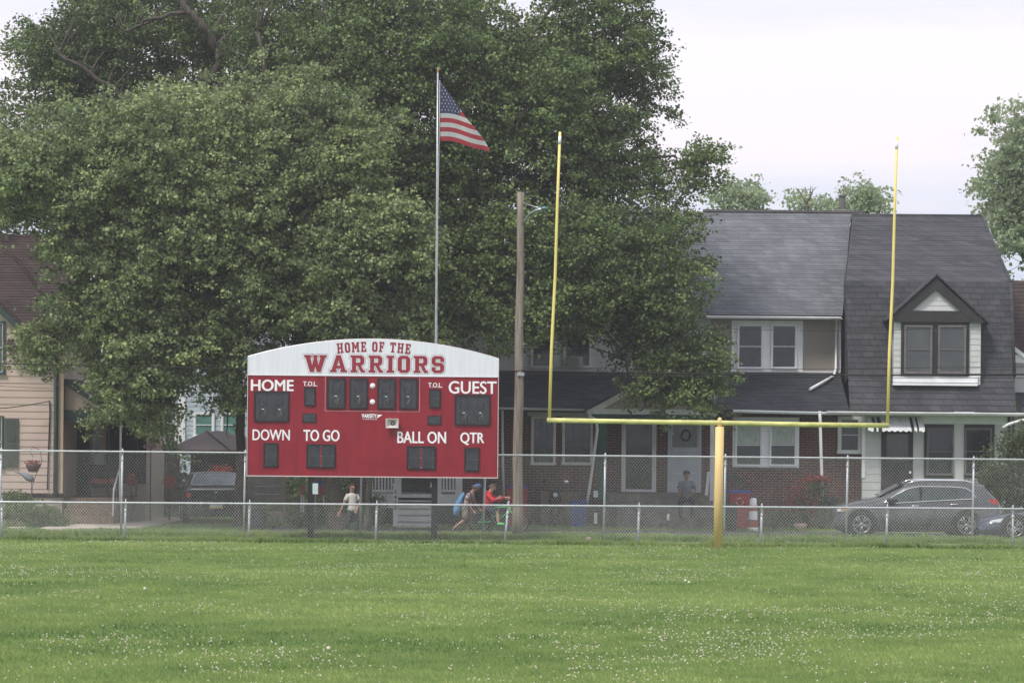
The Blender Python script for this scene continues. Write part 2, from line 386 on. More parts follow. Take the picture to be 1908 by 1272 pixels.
# ================================================================== ground
def ground():
    xs = np.concatenate([np.linspace(-900, -40, 14), np.linspace(-34, 34, 69), np.linspace(40, 900, 14)])
    ys = np.concatenate([np.linspace(-60, 16, 12), np.linspace(20, 66, 47), np.linspace(67, 84, 35), np.linspace(85, 130, 24), np.linspace(140, 2500, 24)])
    V = np.array([(x, y, gz(x, y)) for y in ys for x in xs]); nx = len(xs)
    Fc = np.array([(j * nx + i, j * nx + i + 1, (j + 1) * nx + i + 1, (j + 1) * nx + i) for j in range(len(ys) - 1) for i in range(nx - 1)])
    t = NT('turf_soil')
    g = t.n('ShaderNodeNewGeometry')
    n1 = t.n('ShaderNodeTexNoise', {'Vector': g.outputs['Position'], 'Scale': 0.55, 'Detail': 5.0, 'Roughness': 0.6})
    n2 = t.n('ShaderNodeTexNoise', {'Vector': g.outputs['Position'], 'Scale': 22.0, 'Detail': 4.0})
    r1 = t.n('ShaderNodeValToRGB', {'Fac': n1.outputs[0]})
    r1.color_ramp.elements[0].position = 0.35; r1.color_ramp.elements[0].color = (0.050, 0.140, 0.026, 1)
    r1.color_ramp.elements[1].position = 0.65; r1.color_ramp.elements[1].color = (0.17, 0.25, 0.065, 1)
    r2 = t.n('ShaderNodeMapRange', {'Value': n2.outputs[0], 'From Min': 0.3, 'From Max': 0.7, 'To Min': 0.55, 'To Max': 1.35})
    mu = t.n('ShaderNodeVectorMath', {0: r1.outputs[0], 1: r2.outputs[0]}, operation='MULTIPLY')
    t.l(mu.outputs[0], t.b.inputs['Base Color']); t.b.inputs['Roughness'].default_value = 0.95
    bp = t.n('ShaderNodeBump', {'Strength': 0.8, 'Distance': 0.04, 'Height': n2.outputs[0]}); t.l(bp.outputs[0], t.b.inputs['Normal'])
    o = np_mesh('ground', V, Fc, t.m, smooth=True); o['kind'] = 'structure'
ground()
def sheet(name, pts, m, dz=0.02):
    """a paved surface laid on the ground: outline given as x, y; cut into rows so it follows the ground"""
    mb = MB(); mb.add([(x, y, gz(x, y) + dz) for x, y in pts], [tuple(range(len(pts)))])
    mb.add([(x, y, gz(x, y) - 0.05) for x, y in pts] + [(x, y, gz(x, y) + dz) for x, y in pts],
           [(i, (i + 1) % len(pts), (i + 1) % len(pts) + len(pts), i + len(pts)) for i in range(len(pts))])
    o = mb.build(name, m); o['kind'] = 'structure'; return o
sheet('alley', [(-6.4, 83.6), (60, 83.6), (60, 87.9), (-6.4, 87.9)], M['asphalt'], 0.025)
sheet('path', [(XX(55, 84), 84.2), (XX(235, 84), 84.2), (XX(290, 88), 88), (XX(350, 94), 96), (XX(250, 94), 96), (XX(225, 90), 90.0), (XX(110, 88), 88.4)], M['concrete'], 0.035)
MB().box(XX(18, 84.1), XX(50, 84.1), 83.9, 84.3, -0.35, -0.21).build('kerb_stone', M['concrete'], label='short pale concrete kerb block in the grass at the left end of the path', category='kerb')

# ------------------------------------------------------------------ grass and clover
rng = np.random.default_rng(11)
def vnoise(x, y, s, seed):
    """smooth value noise, 0..1"""
    r = np.random.default_rng(seed).random((256, 256))
    u, v = x * s + 300.5, y * s + 300.5
    i, j = np.floor(u).astype(int), np.floor(v).astype(int); a, b = u - i, v - j
    a = a * a * (3 - 2 * a); b = b * b * (3 - 2 * b); i %= 256; j %= 256; i2 = (i + 1) % 256; j2 = (j + 1) % 256
    return (r[i, j] * (1 - a) + r[i2, j] * a) * (1 - b) + (r[i, j2] * (1 - a) + r[i2, j2] * a) * b
def fbm(x, y, s, seed): return 0.5 * vnoise(x, y, s, seed) + 0.3 * vnoise(x, y, s * 2.3, seed + 1) + 0.2 * vnoise(x, y, s * 5.1, seed + 2)
gzv = np.vectorize(gz)
def scatter(n, y0, y1, power=1.0):
    """points over the field, as many per square metre everywhere times (y0/y)^(power-1)"""
    y = y0 + (y1 - y0) * rng.random(n)
    half = 0.168 * y + 0.6
    x = (rng.random(n) * 2 - 1) * half
    return x, y
def blades():
    parts = []
    for n, y0, y1, h, w in ((330000, 30.0, 50.0, 0.060, 0.0060), (270000, 50.0, 69.5, 0.062, 0.0080), (110000, 69.5, 96.0, 0.075, 0.010), (16000, 77.8, 78.15, 0.15, 0.010), (14000, 80.85, 81.2, 0.15, 0.010), (9000, 83.3, 83.56, .12, .010)):
        x, y = scatter(n, y0, y1)
        keep = (y < 83.55) | ((y > 87.95) & (x > -6.4)) | (x < -6.45)
        px = x / y * F + HX
        onpath = (y > 84.1) & (y < 96) & (px > 60) & (px < 345) & (y < 84.4 + 99 * (px < 235) + (350 - px) * 0.0 + 99 * (px > 225) * (y > 84.2 + (px - 235) * 0.07) )
        keep &= ~onpath
        x, y = x[keep], y[keep]; n = len(x)
        tuft = fbm(x, y, 0.9, 5); dry = fbm(x, y, 0.33, 21) * .6 + fbm(x * .35, y, 0.5, 77) * .4; fine = vnoise(x, y, 6.0, 8)
        hh = h * (0.45 + 0.75 * tuft + 0.35 * rng.random(n)) * (0.8 + 0.4 * fine)
        ww = w * (0.7 + 0.6 * rng.random(n))
        a = rng.random(n) * math.pi; lean = (rng.random((n, 2)) - 0.5) * 1.1
        z = gzv(x, y) - 0.006
        ca, sa = np.cos(a) * ww / 2, np.sin(a) * ww / 2
        V = np.empty((n, 4, 3)); 
        V[:, 0] = np.stack([x - ca, y - sa, z], 1); V[:, 1] = np.stack([x + ca, y + sa, z], 1)
        mx_, my_ = x + lean[:, 0] * hh * 0.35, y + lean[:, 1] * hh * 0.35
        V[:, 2] = np.stack([mx_ + ca * 0.8, my_ + sa * 0.8, z + hh * 0.6], 1)
        V[:, 3] = np.stack([x + lean[:, 0] * hh, y + lean[:, 1] * hh, z + hh], 1)
        tone = np.clip(0.42 + 1.5 * (dry - 0.5) + 0.35 * (fine - 0.5) + .45 * (vnoise(x, y, 1.6, 61) - .5) + 0.30 * (rng.random(n) - 0.5) + 0.35 * (rng.random(n) > 0.93), 0, 1)
        parts.append((V.reshape(-1, 3), np.repeat(tone, 4)))
    V = np.concatenate([p[0] for p in parts]); T = np.concatenate([p[1] for p in parts])
    m = len(V) // 4; b = np.arange(m)[:, None] * 4
    Fc = np.concatenate([b + np.array([[0, 1, 2]]), b + np.array([[0, 2, 3]])])
    o = np_mesh('grass', V, Fc, M['grassblade'], attr={'tone': T}); o['kind'] = 'stuff'
    o['label'] = 'mown green grass with paler dry streaks covering the playing field'; o['category'] = 'grass'
blades()
def clovers():
    n = 76000
    x, y = scatter(n, 30, 82)
    d = fbm(x, y, 0.55, 41) ** 1.0; d2 = vnoise(x, y * 0.7, 0.16, 44)
    pr = np.clip((d - 0.46) * 3.2, 0, 1) * (0.25 + 0.9 * d2) + 0.025
    k = rng.random(n) < pr * 0.42 * np.where(y > 69.5, 0.5, 1.0)
    x, y = x[k], y[k]; n = len(x)
    # a faceted head (octahedron stretched, 6 verts) on the level of the blade tips
    r = 0.0105 * (0.7 + 0.6 * rng.random(n)); z = gzv(x, y) + 0.045 + 0.035 * rng.random(n)
    D = np.array([(1, 0, 0), (0, 1, 0), (-1, 0, 0), (0, -1, 0), (0, 0, 0.95), (0, 0, -0.8)])
    V = np.stack([x, y, z], 1)[:, None, :] + D[None] * r[:, None, None]
    Fb = np.array([(0, 1, 4), (1, 2, 4), (2, 3, 4), (3, 0, 4), (1, 0, 5), (2, 1, 5), (3, 2, 5), (0, 3, 5)])
    Fc = (np.arange(n)[:, None, None] * 6 + Fb[None]).reshape(-1, 3)
    o = np_mesh('clover_flowers', V.reshape(-1, 3), Fc, M['clover'], smooth=True); o['kind'] = 'stuff'
    o['label'] = 'small white clover flower heads scattered in drifts through the grass'; o['category'] = 'clover'
clovers()
def dandelions():
    px = [(1277, 1081), (1284, 1084), (612, 1207), (270, 1096)]
    for i, (a, b) in enumerate(px):
        v = -(a - HX) * SR + (b - HY) * CR; Y = EYE * F / v * 0.94
        p = P(a, b, Y); g = gz(p.x, Y)
        t = thing('dandelion', ['dandelion seed head, taller of the pair in front of the goal post', 'dandelion seed head, lower of the pair in front of the goal post', 'tall dandelion seed head near the bottom left of the field', 'lone dandelion seed head in the left half of the field'][i], 'dandelion', (p.x, Y, g), group='dandelions gone to seed in the grass')
        MB().ell((p.x, Y, p.z), 0.022, 8, 6).build('seed_head', M['clover'], t)
        MB().tube([(p.x, Y, g), (p.x + 0.005, Y, p.z - 0.018)], 0.003, 4).build('stem', M['grassblade'], t)
dandelions()

# ================================================================== chain-link fences
def fence(label, Y, posts, top_y, bot_extra, pitch, r_rail, r_post, tall, wire_r, ends, lean=None):
    """posts: photo x of each post at the rail; top_y(px) photo y of the rail"""
    x0, x1 = XX(ends[0], Y, top_y(ends[0])), XX(ends[1], Y, top_y(ends[1]))
    t = thing('chain_link_fence', label, 'fence', ((x0 + x1) / 2, Y, gz(0, Y)))
    zt = lambda x: ZZ(top_y(HX + x / Y * F), Y, HX + x / Y * F)
    # rail with couplings
    mb = MB(); n = 24
    pts = [(x0 + (x1 - x0) * i / n, Y, zt(x0 + (x1 - x0) * i / n)) for i in range(n + 1)]
    mb.tube(pts, r_rail, 8)
    mb.build('top_rail', M['steel_bright'], t)
    for i, px in enumerate(posts):
        x = XX(px, Y, top_y(px)); z = zt(x); g = gz(x, Y)
        dx = (lean or {}).get(i, -0.03)
        mb = MB(); yb = Y + (0.055 if not tall else 0.05)
        top = z - r_rail * (0.2 if not tall else 0.2)
        mb.tube([(x + dx, yb, g - 0.2), (x, yb, top)], r_post, 10)
        rr = r_post * 1.22
        cap = [(rr, top - 0.13), (rr, top - 0.02), (rr * 0.95, top + 0.02), (rr * 0.45, top + 0.05), (rr * 0.42, top + 0.09), (0.0, top + 0.10)] if not tall else \
              [(rr, top - 0.03), (rr, top + 0.03), (rr * 0.5, top + 0.07), (0, top + 0.09)]
        mb.lathe((x, yb, 0), cap, 10)
        p = mb.build('post', M['steel'], t)
        MB().lathe((x + dx * 0.2, yb, 0), [(r_post * 1.15, top - 0.22), (r_post * 1.3, top - 0.215), (r_post * 1.3, top - 0.175), (r_post * 1.15, top - 0.17)], 10).build('tension_band', M['steel_bright'], p)
    # woven wire: two families of crossing wires, each a three-sided rod
    L = x1 - x0; segs = []
    hmax = 1.0
    zb = lambda x: gz(x, Y) + 0.03
    step = pitch
    rg = random.Random(int(Y * 10))
    for fam in (1, -1):
        k = -int(3 / step)
        while k * step < L + 3:
            xs = x0 + k * step
            za, zc = zb(xs) if True else 0, zt(min(max(xs, x0), x1))
            h = zc - za
            a = (xs, za); b = (xs + fam * h * 0.86, zc + (0.03 if tall else -0.004))
            # clip to the run
            (ax, az), (bx, bz) = a, b
            lo, hi = 0.0, 1.0; d = bx - ax
            t0, t1 = (x0 - ax) / d, (x1 - ax) / d
            if t0 > t1: t0, t1 = t1, t0
            lo, hi = max(lo, t0), min(hi, t1)
            if lo < hi:
                segs.append((ax + d * lo, az + (bz - az) * lo, ax + d * hi, az + (bz - az) * hi, fam))
            k += 1
    S = np.array(segs); n = len(S)
    # sag and waviness: subdivide each wire
    K = 9; tt = np.linspace(0, 1, K)
    X = S[:, 0:1] + (S[:, 2:3] - S[:, 0:1]) * tt; Z = S[:, 1:2] + (S[:, 3:4] - S[:, 1:2]) * tt
    X = X + 0.012 * np.sin(Z * 2.1 + X * 0.9) ; Yv = Y - r_rail - 0.004 + 0.010 * np.sin(X * 1.7 + Z) + S[:, 4:5] * wire_r * 0.9
    ang = np.array([0.0, 2.094, 4.189]); ox = np.cos(ang) * wire_r; oy = np.sin(ang) * wire_r
    V = np.empty((n, K, 3, 3)); V[..., 0] = X[:, :, None] + ox; V[..., 1] = Yv[:, :, None] + oy; V[..., 2] = Z[:, :, None]
    base = (np.arange(n)[:, None, None] * K + np.arange(K - 1)[None, :, None]) * 3
    q = np.array([(0, 1, 4, 3), (1, 2, 5, 4), (2, 0, 3, 5)])
    Fc = (base[..., None] + q[None, None]).reshape(-1, 4)
    np_mesh('wire_mesh', V.reshape(-1, 3), Fc, M['wire'], parent=t, smooth=True)
    return t
low_top = lambda px: 934.5 + (px) * 0.0068 + (1.0 if px > 600 else 0) * 0
fence('low galvanised chain-link fence along the back of the grass, before the scoreboard legs', 78.0, [3, 234, 465, 702, 947, 1191, 1420, 1654, 1888], low_top, 0,
      0.074, 0.023, 0.029, False, 0.0022, (-60, 1968), lean={0: 0.0, 4: -0.10, 8: 0.0})
tall_top = lambda px: 839 + px * 0.0088
fence('tall chain-link fence behind the scoreboard with barbed wire ends along its top', 81.0, [2, 228, 457, 674, 905, 1128, 1352, 1580, 1815], tall_top, 0,
      0.074, 0.023, 0.029, True, 0.0020, (-60, 1968), lean={3: -0.03, 4: -0.06})

# ================================================================== goal post
def goal():
    Y = 67.4
    base = P(1337, 1022, Y); g = gz(base.x, Y)
    t = thing('goal_post', 'yellow American football goal post with mustard upright leg on the field', 'goal post', (base.x, Y, g))
    top = P(1341, 792, Y)
    mb = MB(); mb.tube([(base.x, Y, g - 0.1), (top.x, Y, top.z - 0.03)], 0.092, 18); mb.build('support_post', M['mustard'], t)
    MB().lathe((top.x, Y, 0), [(0.0, top.z - 0.06), (0.05, top.z - 0.05), (0.05, top.z + 0.10), (0.035, top.z + 0.15), (0, top.z + 0.17)], 10).build('post_cap', M['mustard'], t)
    a, b = P(1019, 782.5, Y), P(1656, 792.5, Y)
    MB().tube([a, a + (b - a) * .25 + Vector((0, 0, -.004)), a + (b - a) * .5, a + (b - a) * .75 + Vector((0, 0, -.008)), b], 0.052, 14).build('crossbar', M['yellow_old'], t)
    for (bx, by), (tx, ty) in (((1023.5, 782), (1043.5, 246)), ((1653.5, 792), (1671.5, 255))):
        c, d = P(bx, by, Y), P(tx, ty, Y)
        wave = Vector((0.022, 0, 0))
        u = MB().tube([c, c + (d - c) * .25 - wave * .4, c + (d - c) * .5 + wave * .5, c + (d - c) * .75, d], [0.033, 0.032, 0.031, 0.029, 0.028], 12).build('upright', M['yellow'], t)
        dd = (d - c).normalized()
        MB().tube([d - dd * 0.26, d - dd * 0.09], 0.031, 12).build('reflective_tip', M['btext'], u)
goal()

# ================================================================== lettering
def crv_text(body, size, loc, mat, name, parent, bold=0.0, xs=1.0, align='CENTER', roty=ROLL, track=1.0, thick=0.004):
    """letters standing up in the xz plane, facing the camera side"""
    c = bpy.data.curves.new(name, 'FONT'); c.body = body; c.size = size; c.align_x = align; c.align_y = 'CENTER'
    c.offset = bold; c.extrude = thick / 2; c.space_character = track; c.resolution_u = 6
    tmp = bpy.data.objects.new(name, c); col.objects.link(tmp)
    dg = bpy.context.evaluated_depsgraph_get()
    me = bpy.data.meshes.new_from_object(tmp.evaluated_get(dg)); bpy.data.objects.remove(tmp)
    o3 = worldloc(parent)
    mt = Matrix.Translation(Vector(loc) - o3) @ Matrix.Rotation(0, 4, 'Y') @ Matrix.Rotation(R(90), 4, 'X') @ Matrix.Diagonal((xs, 1, 1, 1))
    me.transform(mt); me.materials.clear(); me.materials.append(mat)
    o = bpy.data.objects.new(name, me); col.objects.link(o); o.parent = parent
    return o
# block slab letters on a grid: width, then closed outlines (outer first), y up from 0 to 10
_s, _h = 2.0, 1.25
SLAB = {
 'W': (13.0, [[(0, 10), (4.1, 10), (4.1, 8.7), (3.5, 8.7), (4.7, 3.9), (5.7, 8.7), (5.2, 8.7), (5.2, 10), (7.8, 10), (7.8, 8.7), (7.3, 8.7), (8.3, 3.9), (9.5, 8.7), (8.9, 8.7), (8.9, 10), (13, 10), (13, 8.7), (12.2, 8.7), (9.6, 0), (7.3, 0), (6.5, 3.6), (5.7, 0), (3.4, 0), (0.8, 8.7), (0, 8.7)]]),
 'A': (9.8, [[(3.6, 10), (6.2, 10), (8.9, 1.3), (9.8, 1.3), (9.8, 0), (5.9, 0), (5.9, 1.3), (6.5, 1.3), (6.2, 2.3), (3.6, 2.3), (3.3, 1.3), (3.9, 1.3), (3.9, 0), (0, 0), (0, 1.3), (0.9, 1.3)], [(4.9, 7.3), (4.0, 3.9), (5.8, 3.9)]]),
 'R': (8.4, [[(0, 10), (6.6, 10), (7.9, 8.7), (7.9, 5.4), (6.8, 4.3), (6.0, 4.2), (7.5, 1.3), (8.4, 1.3), (8.4, 0), (6.0, 0), (4.0, 4.1), (3.2, 4.1), (3.2, 1.3), (4.0, 1.3), (4.0, 0), (0, 0), (0, 1.3), (0.9, 1.3), (0.9, 8.7), (0, 8.7)], [(3.2, 8.4), (3.2, 5.7), (5.1, 5.7), (5.6, 6.2), (5.6, 7.9), (5.1, 8.4)]]),
 'I': (4.4, [[(0, 10), (4.4, 10), (4.4, 8.7), (3.4, 8.7), (3.4, 1.3), (4.4, 1.3), (4.4, 0), (0, 0), (0, 1.3), (1.0, 1.3), (1.0, 8.7), (0, 8.7)]]),
 'O': (7.2, [[(1.6, 10), (5.6, 10), (7.2, 8.4), (7.2, 1.6), (5.6, 0), (1.6, 0), (0, 1.6), (0, 8.4)], [(2.4, 8.3), (2.4, 1.7), (4.8, 1.7), (4.8, 8.3)]]),
 'S': (7.2, [[(1.5, 10), (5.7, 10), (7.2, 8.6), (7.2, 6.7), (5.0, 6.7), (5.0, 8.3), (2.3, 8.3), (2.3, 6.2), (5.8, 5.9), (7.2, 4.6), (7.2, 1.5), (5.7, 0), (1.5, 0), (0, 1.5), (0, 3.3), (2.3, 3.3), (2.3, 1.7), (4.9, 1.7), (4.9, 4.0), (1.4, 4.4), (0, 5.6), (0, 8.6)]]),
 'H': (8.6, [[(0, 10), (3.8, 10), (3.8, 8.7), (3.0, 8.7), (3.0, 5.8), (5.6, 5.8), (5.6, 8.7), (4.8, 8.7), (4.8, 10), (8.6, 10), (8.6, 8.7), (7.7, 8.7), (7.7, 1.3), (8.6, 1.3), (8.6, 0), (4.8, 0), (4.8, 1.3), (5.6, 1.3), (5.6, 4.4), (3.0, 4.4), (3.0, 1.3), (3.8, 1.3), (3.8, 0), (0, 0), (0, 1.3), (0.9, 1.3), (0.9, 8.7), (0, 8.7)]]),
 'M': (10.4, [[(0, 10), (3.2, 10), (5.2, 5.4), (7.2, 10), (10.4, 10), (10.4, 8.7), (9.6, 8.7), (9.6, 1.3), (10.4, 1.3), (10.4, 0), (6.8, 0), (6.8, 1.3), (7.5, 1.3), (7.5, 6.8), (5.9, 3.0), (4.5, 3.0), (2.9, 6.8), (2.9, 1.3), (3.6, 1.3), (3.6, 0), (0, 0), (0, 1.3), (0.8, 1.3), (0.8, 8.7), (0, 8.7)]]),
 'E': (7.4, [[(0, 10), (7.0, 10), (7.0, 7.0), (5.6, 7.0), (5.6, 8.5), (3.1, 8.5), (3.1, 5.8), (4.4, 5.8), (4.4, 6.6), (5.5, 6.6), (5.5, 3.6), (4.4, 3.6), (4.4, 4.4), (3.1, 4.4), (3.1, 1.5), (5.9, 1.5), (5.9, 3.2), (7.4, 3.2), (7.4, 0), (0, 0), (0, 1.3), (0.9, 1.3), (0.9, 8.7), (0, 8.7)]]),
 'F': (7.0, [[(0, 10), (7.0, 10), (7.0, 7.0), (5.6, 7.0), (5.6, 8.5), (3.1, 8.5), (3.1, 5.8), (4.4, 5.8), (4.4, 6.6), (5.5, 6.6), (5.5, 3.6), (4.4, 3.6), (4.4, 4.4), (3.1, 4.4), (3.1, 1.3), (4.2, 1.3), (4.2, 0), (0, 0), (0, 1.3), (0.9, 1.3), (0.9, 8.7), (0, 8.7)]]),
 'T': (7.8, [[(0, 10), (7.8, 10), (7.8, 7.0), (6.4, 7.0), (6.4, 8.5), (5.0, 8.5), (5.0, 1.3), (6.1, 1.3), (6.1, 0), (1.7, 0), (1.7, 1.3), (2.8, 1.3), (2.8, 8.5), (1.4, 8.5), (1.4, 7.0), (0, 7.0)]]),
}
def slab_word(name, word, x0, x1, zfun, h, y, mat, parent, gap, offset=0.0, thick=0.003, angfun=None):
    """word from x0 to x1, letter bottoms at zfun(x)"""
    tot = sum(SLAB[c][0] for c in word) + gap * (len(word) - 1) if ' ' not in word else None
    ws = [SLAB[c][0] if c != ' ' else 3.6 for c in word]; tot = sum(ws) + gap * (len(word) - 1)
    k = (x1 - x0) / tot; kz = h / 10.0
    c = bpy.data.curves.new(name, 'CURVE'); c.dimensions = '2D'; c.fill_mode = 'BOTH'; c.extrude = thick / 2; c.offset = offset
    x = x0
    for ch, w in zip(word, ws):
        if ch != ' ':
            xm = x + w * k / 2; a = angfun(xm) if angfun else 0.0
            for ring in SLAB[ch][1]:
                sp = c.splines.new('POLY'); sp.points.add(len(ring) - 1); sp.use_cyclic_u = True
                for q, (px_, pz_) in zip(sp.points, ring):
                    lx, lz = (px_ - w / 2) * k, pz_ * kz
                    q.co = (xm + lx * math.cos(a) - lz * math.sin(a), zfun(xm) + lx * math.sin(a) + lz * math.cos(a), 0, 1)
        x += (w + gap) * k
    tmp = bpy.data.objects.new(name, c); col.objects.link(tmp)
    dg = bpy.context.evaluated_depsgraph_get()
    me = bpy.data.meshes.new_from_object(tmp.evaluated_get(dg)); bpy.data.objects.remove(tmp)
    me.transform(Matrix.Translation(Vector((0, y, 0)) - worldloc(parent)) @ Matrix.Rotation(R(90), 4, 'X'))
    me.materials.clear(); me.materials.append(mat)
    o = bpy.data.objects.new(name, me); col.objects.link(o); o.parent = parent
    return o

def slab_outline(name, word, x0, x1, zfun, h, y, mat, parent, gap, off, w):
    """a fine line following every letter at a small distance"""
    ws = [SLAB[c][0] for c in word]; tot = sum(ws) + gap * (len(word) - 1); k = (x1 - x0) / tot; kz = h / 10.0; mb = MB(); x = x0; lay = 0
    for ch, wd in zip(word, ws):
        xm = x + wd * k / 2
        for ri, ring in enumerate(SLAB[ch][1]):
            q = [Vector(((a - wd / 2) * k + xm, zfun(xm) + b * kz)) for a, b in ring]; n = len(q)
            ar = sum(q[i].x * q[(i + 1) % n].y - q[(i + 1) % n].x * q[i].y for i in range(n)); s = (1 if ar < 0 else -1) * (1 if ri == 0 else -1)
            def at(d):
                out = []
                for i in range(n):
                    e0, e1 = (q[i] - q[i - 1]).normalized(), (q[(i + 1) % n] - q[i]).normalized()
                    n0, n1 = Vector((-e0.y, e0.x)), Vector((-e1.y, e1.x)); m_ = n0 + n1; m_ = m_ / max(.55, m_.length_squared / 2) if m_.length > .2 else n0
                    out.append(q[i] + m_ * d * s)
                return out
            a, b = at(off), at(off + w)
            mb.add([(p.x, y - .0002 * (lay % 5), p.y) for p in a] + [(p.x, y - .0002 * (lay % 5), p.y) for p in b], [(i, (i + 1) % n, (i + 1) % n + n, i + n) for i in range(n)]); lay += 1
        x += (wd + gap) * k
    return mb.build(name, mat, parent)

# ================================================================== scoreboard
def scoreboard():
    Y = 79.5; D = 0.22
    def x(px, py=780): return XX(px, Y, py)
    def z(py, px=694): return ZZ(py, Y, px)
    xl, xr = x(460.5), x(928.5)
    # the panel is level; centre line px 694
    zb, zs, ze, zp = z(888), z(700.5), z(666.5), z(632)
    t = thing('scoreboard', 'large red football scoreboard with a white arched header reading home of the warriors', 'scoreboard', ((xl + xr) / 2, Y, gz(xl, Y)))
    Yp = Y + 0.02
    mb = MB()
    mb.box(xl + 0.012, xr - 0.012, Yp, Y + D, zb + 0.012, zs - 0.006); mb.build('face_panel', M['bred'], t)
    # sheet joints and access hatch: hairline grooves as thin raised seams
    sm = pm('seam_red', (0.20, 0.012, 0.02), 0.5)
    for px in (553.5, 647, 834): MB().box(x(px) - 0.0035, x(px) + 0.0035, Yp - 0.004, Yp, zb + 0.02, zs - 0.02).build('panel_seam', sm, t)
    mb = MB()
    h0, h1, h2, h3 = x(671), x(713), z(860.5), z(883.5)
    for a, b, c_, d in ((h0, h1, h2 - .004, h2 + .004), (h0, h0 + .008, h3, h2), (h1 - .008, h1, h3, h2)): mb.box(a, b, Yp - 0.005, Yp, c_, d)
    mb.build('access_hatch', sm, t)
    # header: arc through the two shoulders and the peak
    half = (xr - xl) / 2; sag = zp - ze; Rr = (half * half + sag * sag) / (2 * sag); xm = (xl + xr) / 2
    arc = lambda xx_: zp - Rr + math.sqrt(Rr * Rr - (xx_ - xm) ** 2)
    N = 40; top = [(xl + (xr - xl) * i / N, arc(xl + (xr - xl) * i / N)) for i in range(N + 1)]
    pts = [(xl, zs + 0.004)] + top + [(xr, zs + 0.004)]
    hd = MB(); hd.prism(pts[::-1], Yp, Y + 0.10); hd.build('header_panel', M['bwhite'], t)
    # aluminium trims
    mb = MB()
    mb.box(xl - 0.004, xr + 0.004, Y, Y + D + 0.02, zb - 0.012, zb + 0.012)
    mb.box(xl - 0.004, xl + 0.012, Y, Y + D + 0.02, zb + 0.012, zs); mb.box(xr - 0.012, xr + 0.004, Y, Y + D + 0.02, zb + 0.012, zs)
    mb.box(xl, xr, Y + 0.004, Y + 0.03, zs - 0.006, zs + 0.004)
    mb.tube([(a, Y + 0.05, b + 0.006) for a, b in top], 0.014, 6, smooth=False)
    mb.box(xl - 0.006, xl + 0.006, Y + 0.01, Y + 0.1, zs + 0.01, ze); mb.box(xr - 0.006, xr + 0.006, Y + 0.01, Y + 0.1, zs + 0.01, ze)
    mb.build('trim', pm('aluminium_trim', (0.62, 0.56, 0.56), 0.4, 0.06, metal=0.2), t)
    mb = MB(); mb.box(xm - 0.0025, xm + 0.0025, Yp - 0.003, Yp, zs + 0.02, zp - 0.03); mb.build('header_joint', M['digitgrey'], t)
    # header words
    zw0, zw1 = z(693.5), z(662); yT = Yp - 0.004
    sl_ = 0.0
    args = ('WARRIORS', x(565.5), x(826.5), lambda q: zw0, zw1 - zw0)
    slab_outline('warriors_outline', *args, y=yT - 0.001, mat=pm('fine_line_red', (0.30, 0.12, 0.13), 0.5), parent=t, gap=2.0, off=0.028, w=0.0055)
    slab_word('warriors_lettering', *args, y=yT - 0.003, mat=M['bredtext'], parent=t, gap=2.0, offset=0.0, thick=0.004)
    bow = lambda q: z(655) - (q - xm) ** 2 / (2 * Rr * 0.75)
    slab_word('home_of_the_lettering', 'HOME OF THE', x(627.5), x(763), bow, z(636) - z(654.5), y=yT, mat=M['bredtext'], parent=t, gap=2.2, offset=0.002, angfun=lambda q: -(q - xm) / (Rr * 0.75))
    # captions
    def cap(body, px0, px1, py0, py1, bold, name):
        hgt = (z(py0) - z(py1)); o = crv_text(body, hgt * 1.37, (0, 0, 0), M['btext'], name, t)
        vs = [v.co for v in o.data.vertices]; ax, bx = min(v.x for v in vs), max(v.x for v in vs); az, bz = min(v.z for v in vs), max(v.z for v in vs)
        o3 = worldloc(t); X0, X1, Z0, Z1 = x(px0), x(px1), z(py1), z(py0)
        for v in o.data.vertices:
            v.co.x = X0 + (v.co.x - ax) / (bx - ax) * (X1 - X0) - o3.x; v.co.z = Z0 + (v.co.z - az) / (bz - az) * (Z1 - Z0) - o3.z
            v.co.y += Yp - 0.004
        if bold:      # heavier strokes: the letter printed again a little to each side
            me = o.data; V0 = [v.co.copy() for v in me.vertices]; F0 = [tuple(p.vertices) for p in me.polygons]; n0 = len(V0); V1, F1 = [], []
            for k, (dx, dz) in enumerate(((-1, 0), (1, 0), (0, -.8), (0, .8), (0, 0))):
                V1 += [(v.x + dx * bold * 1.3, v.y - .0004 * k, v.z + dz * bold) for v in V0]; F1 += [tuple(i + n0 * k for i in f_) for f_ in F0]
            m2 = bpy.data.meshes.new(name); m2.from_pydata(V1, [], F1); m2.materials.append(M['btext']); o.data = m2
    cap('HOME', 467.5, 546, 709, 729.5, 0.0075, 'home_lettering')
    cap('GUEST', 836, 924.5, 708.5, 731.5, 0.0055, 'guest_lettering')
    cap('T.O.L.', 564.5, 590.5, 711.5, 720, 0.003, 'timeouts_lettering')
    cap('T.O.L.', 797.5, 823.5, 712, 720.5, 0.003, 'timeouts_lettering')
    cap('DOWN', 471, 540, 801.5, 821.5, 0.004, 'down_lettering')
    cap('TO GO', 566, 632.5, 801.5, 822, 0.006, 'to_go_lettering')
    cap('BALL ON', 741, 831, 803, 824.5, 0.006, 'ball_on_lettering')
    cap('QTR', 858.5, 902, 804, 827, 0.006, 'quarter_lettering')
    cap('VARSITY', 674, 701.5, 771, 778, 0.004, 'varsity_lettering')
    cap('SCOREBOARDS', 675.5, 700, 779.3, 781.6, 0.0, 'scoreboards_lettering')
    mb = MB(); mb.prism([(x(a), z(b)) for a, b in ((702, 778), (703.5, 774), (703, 772), (711, 772.2), (712, 773.2), (708, 775.5), (704, 777.6))], Yp - 0.005, Yp - 0.001)
    mb.prism([(x(a), z(b)) for a, b in ((700.2, 781.8), (702.2, 777.9), (702.9, 778.2), (701, 781.9))], Yp - 0.005, Yp - 0.001)
